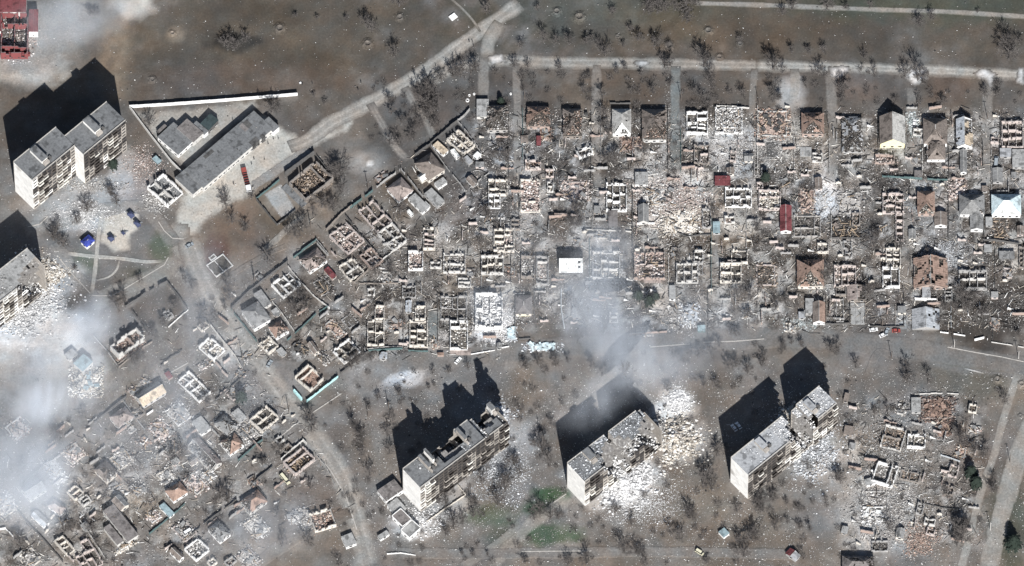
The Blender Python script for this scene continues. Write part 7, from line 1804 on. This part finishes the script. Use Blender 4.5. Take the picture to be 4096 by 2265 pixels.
# ------------------------------------------------------------------ rubble and litter too fine to count
for a in (('a22', 830, 800, 210, 190, 9000, 'white concrete rubble spilled in front of the collapsed middle of the smoky block', 'white', .35, 2.4, 3.5),
          ('a22', 800, 600, 150, 130, 4000, 'broken white slabs lying in the collapsed middle of the smoky block', 'white', .4, 2.6, 7.0),
          ('a22', 1250, 170, 110, 95, 3200, 'glaring white rubble patch beyond the right end of the smoky block', 'white', .35, 1.6, 1.0),
          ('a22', 1060, 420, 120, 110, 1400, 'slope of broken slabs against the right end of the smoky block', 'pale', .5, 2.8, 11.0),
          ('a22', 1230, 470, 190, 190, 4000, 'brown and white rubble heaped at the right end of the smoky block', 'cream', .4, 2.8, 4.0),
          ('a01', 150, 880, 330, 260, 7000, 'wide white rubble field below the block at the left edge', 'white', .3, 2.0, 1.2),
          ('a01', 330, 640, 170, 120, 2600, 'collapsed corner rubble of the block at the left edge', 'cream', .4, 2.4, 3.0),
          ('a32', 300, 520, 230, 240, 4600, 'bluish white rubble in front of the block with the gap', 'slate', .3, 1.8, 1.5),
          ('a32', 170, 330, 120, 120, 1500, 'pale rubble filling the gap of the cut block', 'cream', .4, 2.2, 9.0),
          ('a32', 940, 980, 300, 300, 5200, 'dusty rubble field among the lower right ruins', 'dusty', .3, 1.3, .9),
          ('a32', 1150, 1230, 160, 130, 1500, 'orange brick and timber scraps at the lower right', 'brick', .3, 1.4, .7),
          ('a32', 930, 560, 260, 240, 2600, 'grey rubble spread round the upper lower-right ruins', 'grey', .3, 1.2, .7),
          ('a12', 1250, 1080, 180, 130, 1600, 'white plaster and concrete bits round the annexes', 'white', .3, 1.4, .7),
          ('a12', 1850, 700, 260, 260, 3000, 'bluish grey rubble in front of the burnt block', 'slate', .3, 1.2, .8),
          ('a12', 1830, 300, 110, 110, 900, 'torn roof slabs at the right end of the burnt block', 'slate', .4, 2.2, 1.2),
          ('a11', 1800, 1010, 170, 150, 2400, 'white plaster rubble south of the tall ruined mansion', 'white', .3, 1.4, .9),
          ('a21', 1180, 80, 320, 180, 4600, 'pink and cream rubble covering the middle of the second row', 'pink', .3, 1.3, .9),
          ('a20', 1130, 1300, 150, 110, 1500, 'white dust and chips at the foot of the teal lane', 'pale', .25, .9, .5),
          ('a20', 1700, 1150, 240, 170, 2600, 'pale chips over the yard of the wide collapsed house', 'pale', .25, .9, .5),
          ('a01', 640, 200, 260, 130, 1600, 'white scraps scattered north of the blue pavilion', 'white', .3, 1.1, .3),
          ('a00', 640, 1400, 320, 70, 1500, 'white and grey scraps along the foot of the tall staggered block', 'pale', .3, 1.1, .4),
          ('a22', 1000, 950, 330, 220, 2600, 'loose white chips thrown over the lawn south of the smoky block', 'white', .25, .9, .2),
          ('a30', 60, 1120, 240, 260, 3200, 'pale twisted scraps in the yards left of the fourth lane', 'pale', .25, 1.1, .6),
          ('a31', 420, 110, 60, 150, 1200, 'white dust chips in a strip between second-row houses', 'white', .25, .8, .3),
          ('a31', 1330, 480, 220, 110, 2000, 'bluish paper-like litter in the yards of the right end', 'slate', .25, .8, .4),
          ('a21', 1270, 970, 150, 160, 1700, 'dusty rubble between the smoky garden and the slates', 'dusty', .3, 1.0, .6),
          ('a00', 1080, 1240, 160, 140, 1500, 'pinkish brick and white scraps outside the diagonal yard wall', 'pink', .3, 1.1, .5),
          ('a01', 1180, 90, 120, 90, 1000, 'white boards and brick scraps below the roofless store', 'pale', .3, 1.3, .6),
          ('a00', 150, 330, 150, 110, 800, 'white and red scraps round the burnt-out hall', 'pink', .3, 1.3, .5),
          ('a20', 1180, 880, 35, 330, 260, 'teal grey debris strewn along the teal lane', 'grey', .3, 1.1, .3),
          ('a30', 1090, 930, 60, 120, 500, 'teal and white scraps in the fifth lane', 'teal', .3, 1.6, .6),
          ('a31', 260, 1020, 150, 50, 700, 'bluish scraps on the lower street near the rusty gable', 'teal', .3, 1.1, .4)):
    rubble_field(a[0], a[1], a[2], a[3], a[4], a[5], a[6], pal=a[7], smin=a[8], smax=a[9], hmax=a[10])

def litter(label, n, pal, smin, smax, seed, dens):
    """single scraps lying about, thick near the houses and thin on the fields"""
    rng = np.random.default_rng(seed)
    px = rng.uniform(-60, 4156, n * 6); py = rng.uniform(-60, 2325, n * 6)
    d = dens(px, py) * (0.15 + 1.9 * np.clip((fbm(px, py, 110.0, seed) - .32) * 2.6, 0, 1))
    k = rng.random(n * 6) < d
    px, py = px[k][:n], py[k][:n]
    q = np.array([Pw(a, b) for a, b in zip(px, py)])
    ii = np.clip(np.round(q[:, 1] + 200).astype(int), 0, 399); jj = np.clip(np.round(q[:, 0] + 320).astype(int), 0, 639)
    q = q[~ROADS[ii, jj] | (rng.random(len(q)) < .16)]
    m = len(q)
    s = smin + (smax - smin) * rng.random(m) ** 3
    SZ = np.stack([s, s * rng.uniform(.35, 1, m), np.minimum(s * .35, .3)], 1)
    o = ob('litter', pieces_mesh('litter', np.stack([q[:, 0], q[:, 1], .22 + rng.random(m) * .15], 1), SZ, rng, 'rubble_' + pal, .25, .93))
    tag(o, label, 'litter', kind='stuff')
grid_d = zone
litter('grey and brown rubble chips scattered over the plots of the ruined houses', 95000, 'dusty', .18, .7, 5, lambda x, y: .5 * grid_d(x, y) + .16 * seg(x, y, 1300, 4200, 1450, 2330) + .02)
litter('pale plaster chips scattered over the plots of the ruined houses', 60000, 'pale', .18, .68, 6, lambda x, y: .34 * grid_d(x, y) + .18 * seg(x, y, 1300, 4200, 1450, 2330) + .05 * seg(x, y, -100, 900, 650, 1700) + .008)
litter('brick-coloured chips scattered over the plots of the ruined houses', 16000, 'brick', .18, .65, 7, lambda x, y: .12 * grid_d(x, y) + .02 * seg(x, y, 3300, 4200, 1500, 2330) + .003)
litter('black charred scraps scattered over the plots of the ruined houses', 42000, 'char', .25, .95, 8, lambda x, y: .2 * grid_d(x, y) + .03 * seg(x, y, 1300, 4200, 1450, 2330) + .002)  # black chips also stand in for the shadows between bright rubble
litter('single bright white scraps dotted over fields, lawns and streets', 22000, 'white', .16, .62, 9, lambda x, y: .03 * grid_d(x, y) + .13 * seg(x, y, 1300, 3500, 1400, 2330) + .06 * seg(x, y, -100, 800, 600, 1500) + .014)
# long thin timbers and sheets lying about
def sticks(label, n, pal, seed, dens, L0, L1):
    rng = np.random.default_rng(seed)
    px = rng.uniform(0, 4096, n * 5); py = rng.uniform(0, 2265, n * 5)
    k = rng.random(n * 5) < dens(px, py)
    q = np.array([Pw(a, b) for a, b in zip(px[k][:n], py[k][:n])]); m = len(q)
    SZ = np.stack([rng.uniform(L0, L1, m), rng.uniform(.12, .3, m), np.full(m, .14)], 1)
    tag(ob('timber_scraps', pieces_mesh('timber_scraps', np.stack([q[:, 0], q[:, 1], .35 + rng.random(m) * .3], 1), SZ, rng, 'rubble_' + pal, .12)), label, 'timber', kind='stuff')
sticks('pale splintered boards strewn through the house plots', 3800, 'cream', 21, lambda x, y: .35 * grid_d(x, y), 1.2, 4.0)
sticks('charred laths strewn through the house plots', 3600, 'char', 22, lambda x, y: .35 * grid_d(x, y), 1.5, 5.0)

# ------------------------------------------------------------------ smoke
def smoke_mat(name, dens, scale, thr, col=(.77, .83, .91), g=-.35, seed=0.0):
    """ragged smoke: density from warped noise, thinning out towards the rim of its plume"""
    m = bpy.data.materials.new(name); m.use_nodes = True
    t = m.node_tree; t.nodes.clear(); N = t.nodes.new; L = t.links.new
    out = N('ShaderNodeOutputMaterial'); pv = N('ShaderNodeVolumePrincipled')
    pv.inputs['Color'].default_value = rgba(col); pv.inputs['Anisotropy'].default_value = g
    tc = N('ShaderNodeTexCoord')
    geo = N('ShaderNodeNewGeometry')
    ad = N('ShaderNodeVectorMath'); ad.operation = 'ADD'; ad.inputs[1].default_value = (seed * 37, seed * 91, 0); L(geo.outputs['Position'], ad.inputs[0])
    st = N('ShaderNodeMapping'); st.inputs['Rotation'].default_value = (0, 0, .9); st.inputs['Scale'].default_value = (1.0, .36, .6); L(ad.outputs[0], st.inputs[0])
    no = N('ShaderNodeTexNoise'); no.inputs['Scale'].default_value = scale; no.inputs['Detail'].default_value = 4; no.inputs['Roughness'].default_value = .6; no.inputs['Distortion'].default_value = 1.1
    L(st.outputs[0], no.inputs['Vector'])
    ln = N('ShaderNodeVectorMath'); ln.operation = 'LENGTH'; L(tc.outputs['Object'], ln.inputs[0])
    wp = N('ShaderNodeMath'); wp.operation = 'MULTIPLY_ADD'; L(no.outputs[0], wp.inputs[0]); wp.inputs[1].default_value = -1.1; L(ln.outputs['Value'], wp.inputs[2])
    fo = N('ShaderNodeMapRange'); fo.interpolation_type = 'SMOOTHSTEP'
    fo.inputs[1].default_value = .42; fo.inputs[2].default_value = -.45; fo.inputs[3].default_value = 0; fo.inputs[4].default_value = 1
    L(wp.outputs[0], fo.inputs[0])
    rim = N('ShaderNodeMapRange'); rim.interpolation_type = 'SMOOTHSTEP'; rim.inputs[1].default_value = 1.0; rim.inputs[2].default_value = .55
    L(ln.outputs['Value'], rim.inputs[0])
    mr = N('ShaderNodeMapRange'); mr.inputs[1].default_value = thr; mr.inputs[2].default_value = thr + .4; mr.inputs[3].default_value = 0.05; mr.inputs[4].default_value = 1
    L(no.outputs[0], mr.inputs[0])
    mu = N('ShaderNodeMath'); mu.operation = 'MULTIPLY'; L(fo.outputs[0], mu.inputs[0]); L(mr.outputs[0], mu.inputs[1])
    m3 = N('ShaderNodeMath'); m3.operation = 'MULTIPLY'; L(mu.outputs[0], m3.inputs[0]); L(rim.outputs[0], m3.inputs[1])
    m2 = N('ShaderNodeMath'); m2.operation = 'MULTIPLY'; L(m3.outputs[0], m2.inputs[0]); m2.inputs[1].default_value = dens
    L(m2.outputs[0], pv.inputs['Density']); L(pv.outputs[0], out.inputs['Volume'])
    MAT[name] = m
    return m
def sphere_mesh(m):
    mb = MB(); nu, nv = 20, 10
    for j in range(nv + 1):
        for i in range(nu):
            a, b = 2*math.pi*i/nu, math.pi*j/nv
            mb.v.append((math.sin(b)*math.cos(a), math.sin(b)*math.sin(a), math.cos(b)))
    for j in range(nv):
        for i in range(nu): mb.f.append((j*nu+i, (j+1)*nu+i, (j+1)*nu+(i+1)%nu, j*nu+(i+1)%nu))
    return mb.mesh('smoke', m)
for k, (f, x, y, rx, ry, ang, dens, scale, thr, z, rz_, lab) in enumerate((
    ('O', 100, 1020, 120, 80, 30, .075, .035, .25, 18, 14, 'dense white smoke plume rising in the lower left quarter'),
    ('O', 90, 930, 270, 190, 30, .034, .022, .32, 22, 18, 'pale smoke spreading over the rubble at the left edge'),
    ('O', 225, 810, 110, 90, 55, .050, .03, .28, 16, 12, 'bluish smoke cone at the corner of the park road'),
    ('O', 330, 1090, 460, 250, 32, .050, .018, .32, 10, 8.5, 'thin smoke veil over the lower left houses'),
    ('O', 60, 1190, 200, 200, 20, .042, .022, .30, 20, 15, 'grey smoke hanging at the left edge near the bottom'),
    ('O', 620, 1340, 240, 130, 28, .042, .022, .32, 9, 7, 'thin smoke over the gardens at the bottom left'),
    ('O', 1520, 790, 230, 150, -62, .046, .026, .32, 9, 7.5, 'grey smoke drifting over the smoky garden'),
    ('O', 1590, 870, 230, 110, -40, .040, .03, .32, 9, 7.5, 'grey smoke crossing the lower street'),
    ('O', 1530, 640, 120, 120, 0, .034, .03, .32, 8, 6, 'thin smoke over the bluish nine-room ruin'),
    ('O', 1520, 985, 200, 90, 38, .034, .03, .32, 42, 12, 'smoke lying in the shadow of the collapsed block'),
    ('O', 1690, 935, 180, 100, 20, .034, .03, .32, 9, 7, 'thin smoke above the white rubble patch by the smoky block'),
    ('O', 230, 30, 280, 120, 10, .048, .022, .34, 9, 7.5, 'pale smoke drifting across the top left corner'),
    ('O', 1250, 760, 130, 100, 0, .030, .03, .32, 9, 7, 'thin dust haze over the tall ruined mansion'),
    ('O', 1560, 760, 520, 260, -20, .028, .02, .34, 10, 8, 'broad faint smoke veil over the middle of the picture'),
    ('O', 480, 780, 360, 210, 30, .018, .02, .32, 10, 8, 'faint haze over the main street and walled yard'))):
    nm = 'smoke_%s' % 'abcdefghijklmnop'[k]
    smoke_mat(nm, dens, scale, thr, seed=k)
    X, Y = Wd(f, x, y, z)
    o = ob('smoke', sphere_mesh(nm), None, (X, Y, z), math.radians(ang))
    o.scale = (rx * .1988, ry * .1988 / CT, rz_)
    tag(o, lab, 'smoke', kind='stuff')

settle_labels()
LABELS = {}
for o in bpy.data.objects:
    if o.get('label'): LABELS.setdefault(o['label'], []).append((o.name, o.get('group')))
# every label belongs to one thing or to one group
bad = [(l, v) for l, v in LABELS.items() if len(v) > 1]
bad += [(l, 'length') for l in LABELS if not 4 <= len(l.split()) <= 16]
if bad: print('LABEL PROBLEMS', bad)
print('objects', len(bpy.data.objects))
print('triangles', sum(len(o.data.loops) - 2 * len(o.data.polygons) for o in bpy.data.objects if o.type == 'MESH'), 'distinct', sum(len(m.loops) - 2 * len(m.polygons) for m in bpy.data.meshes))
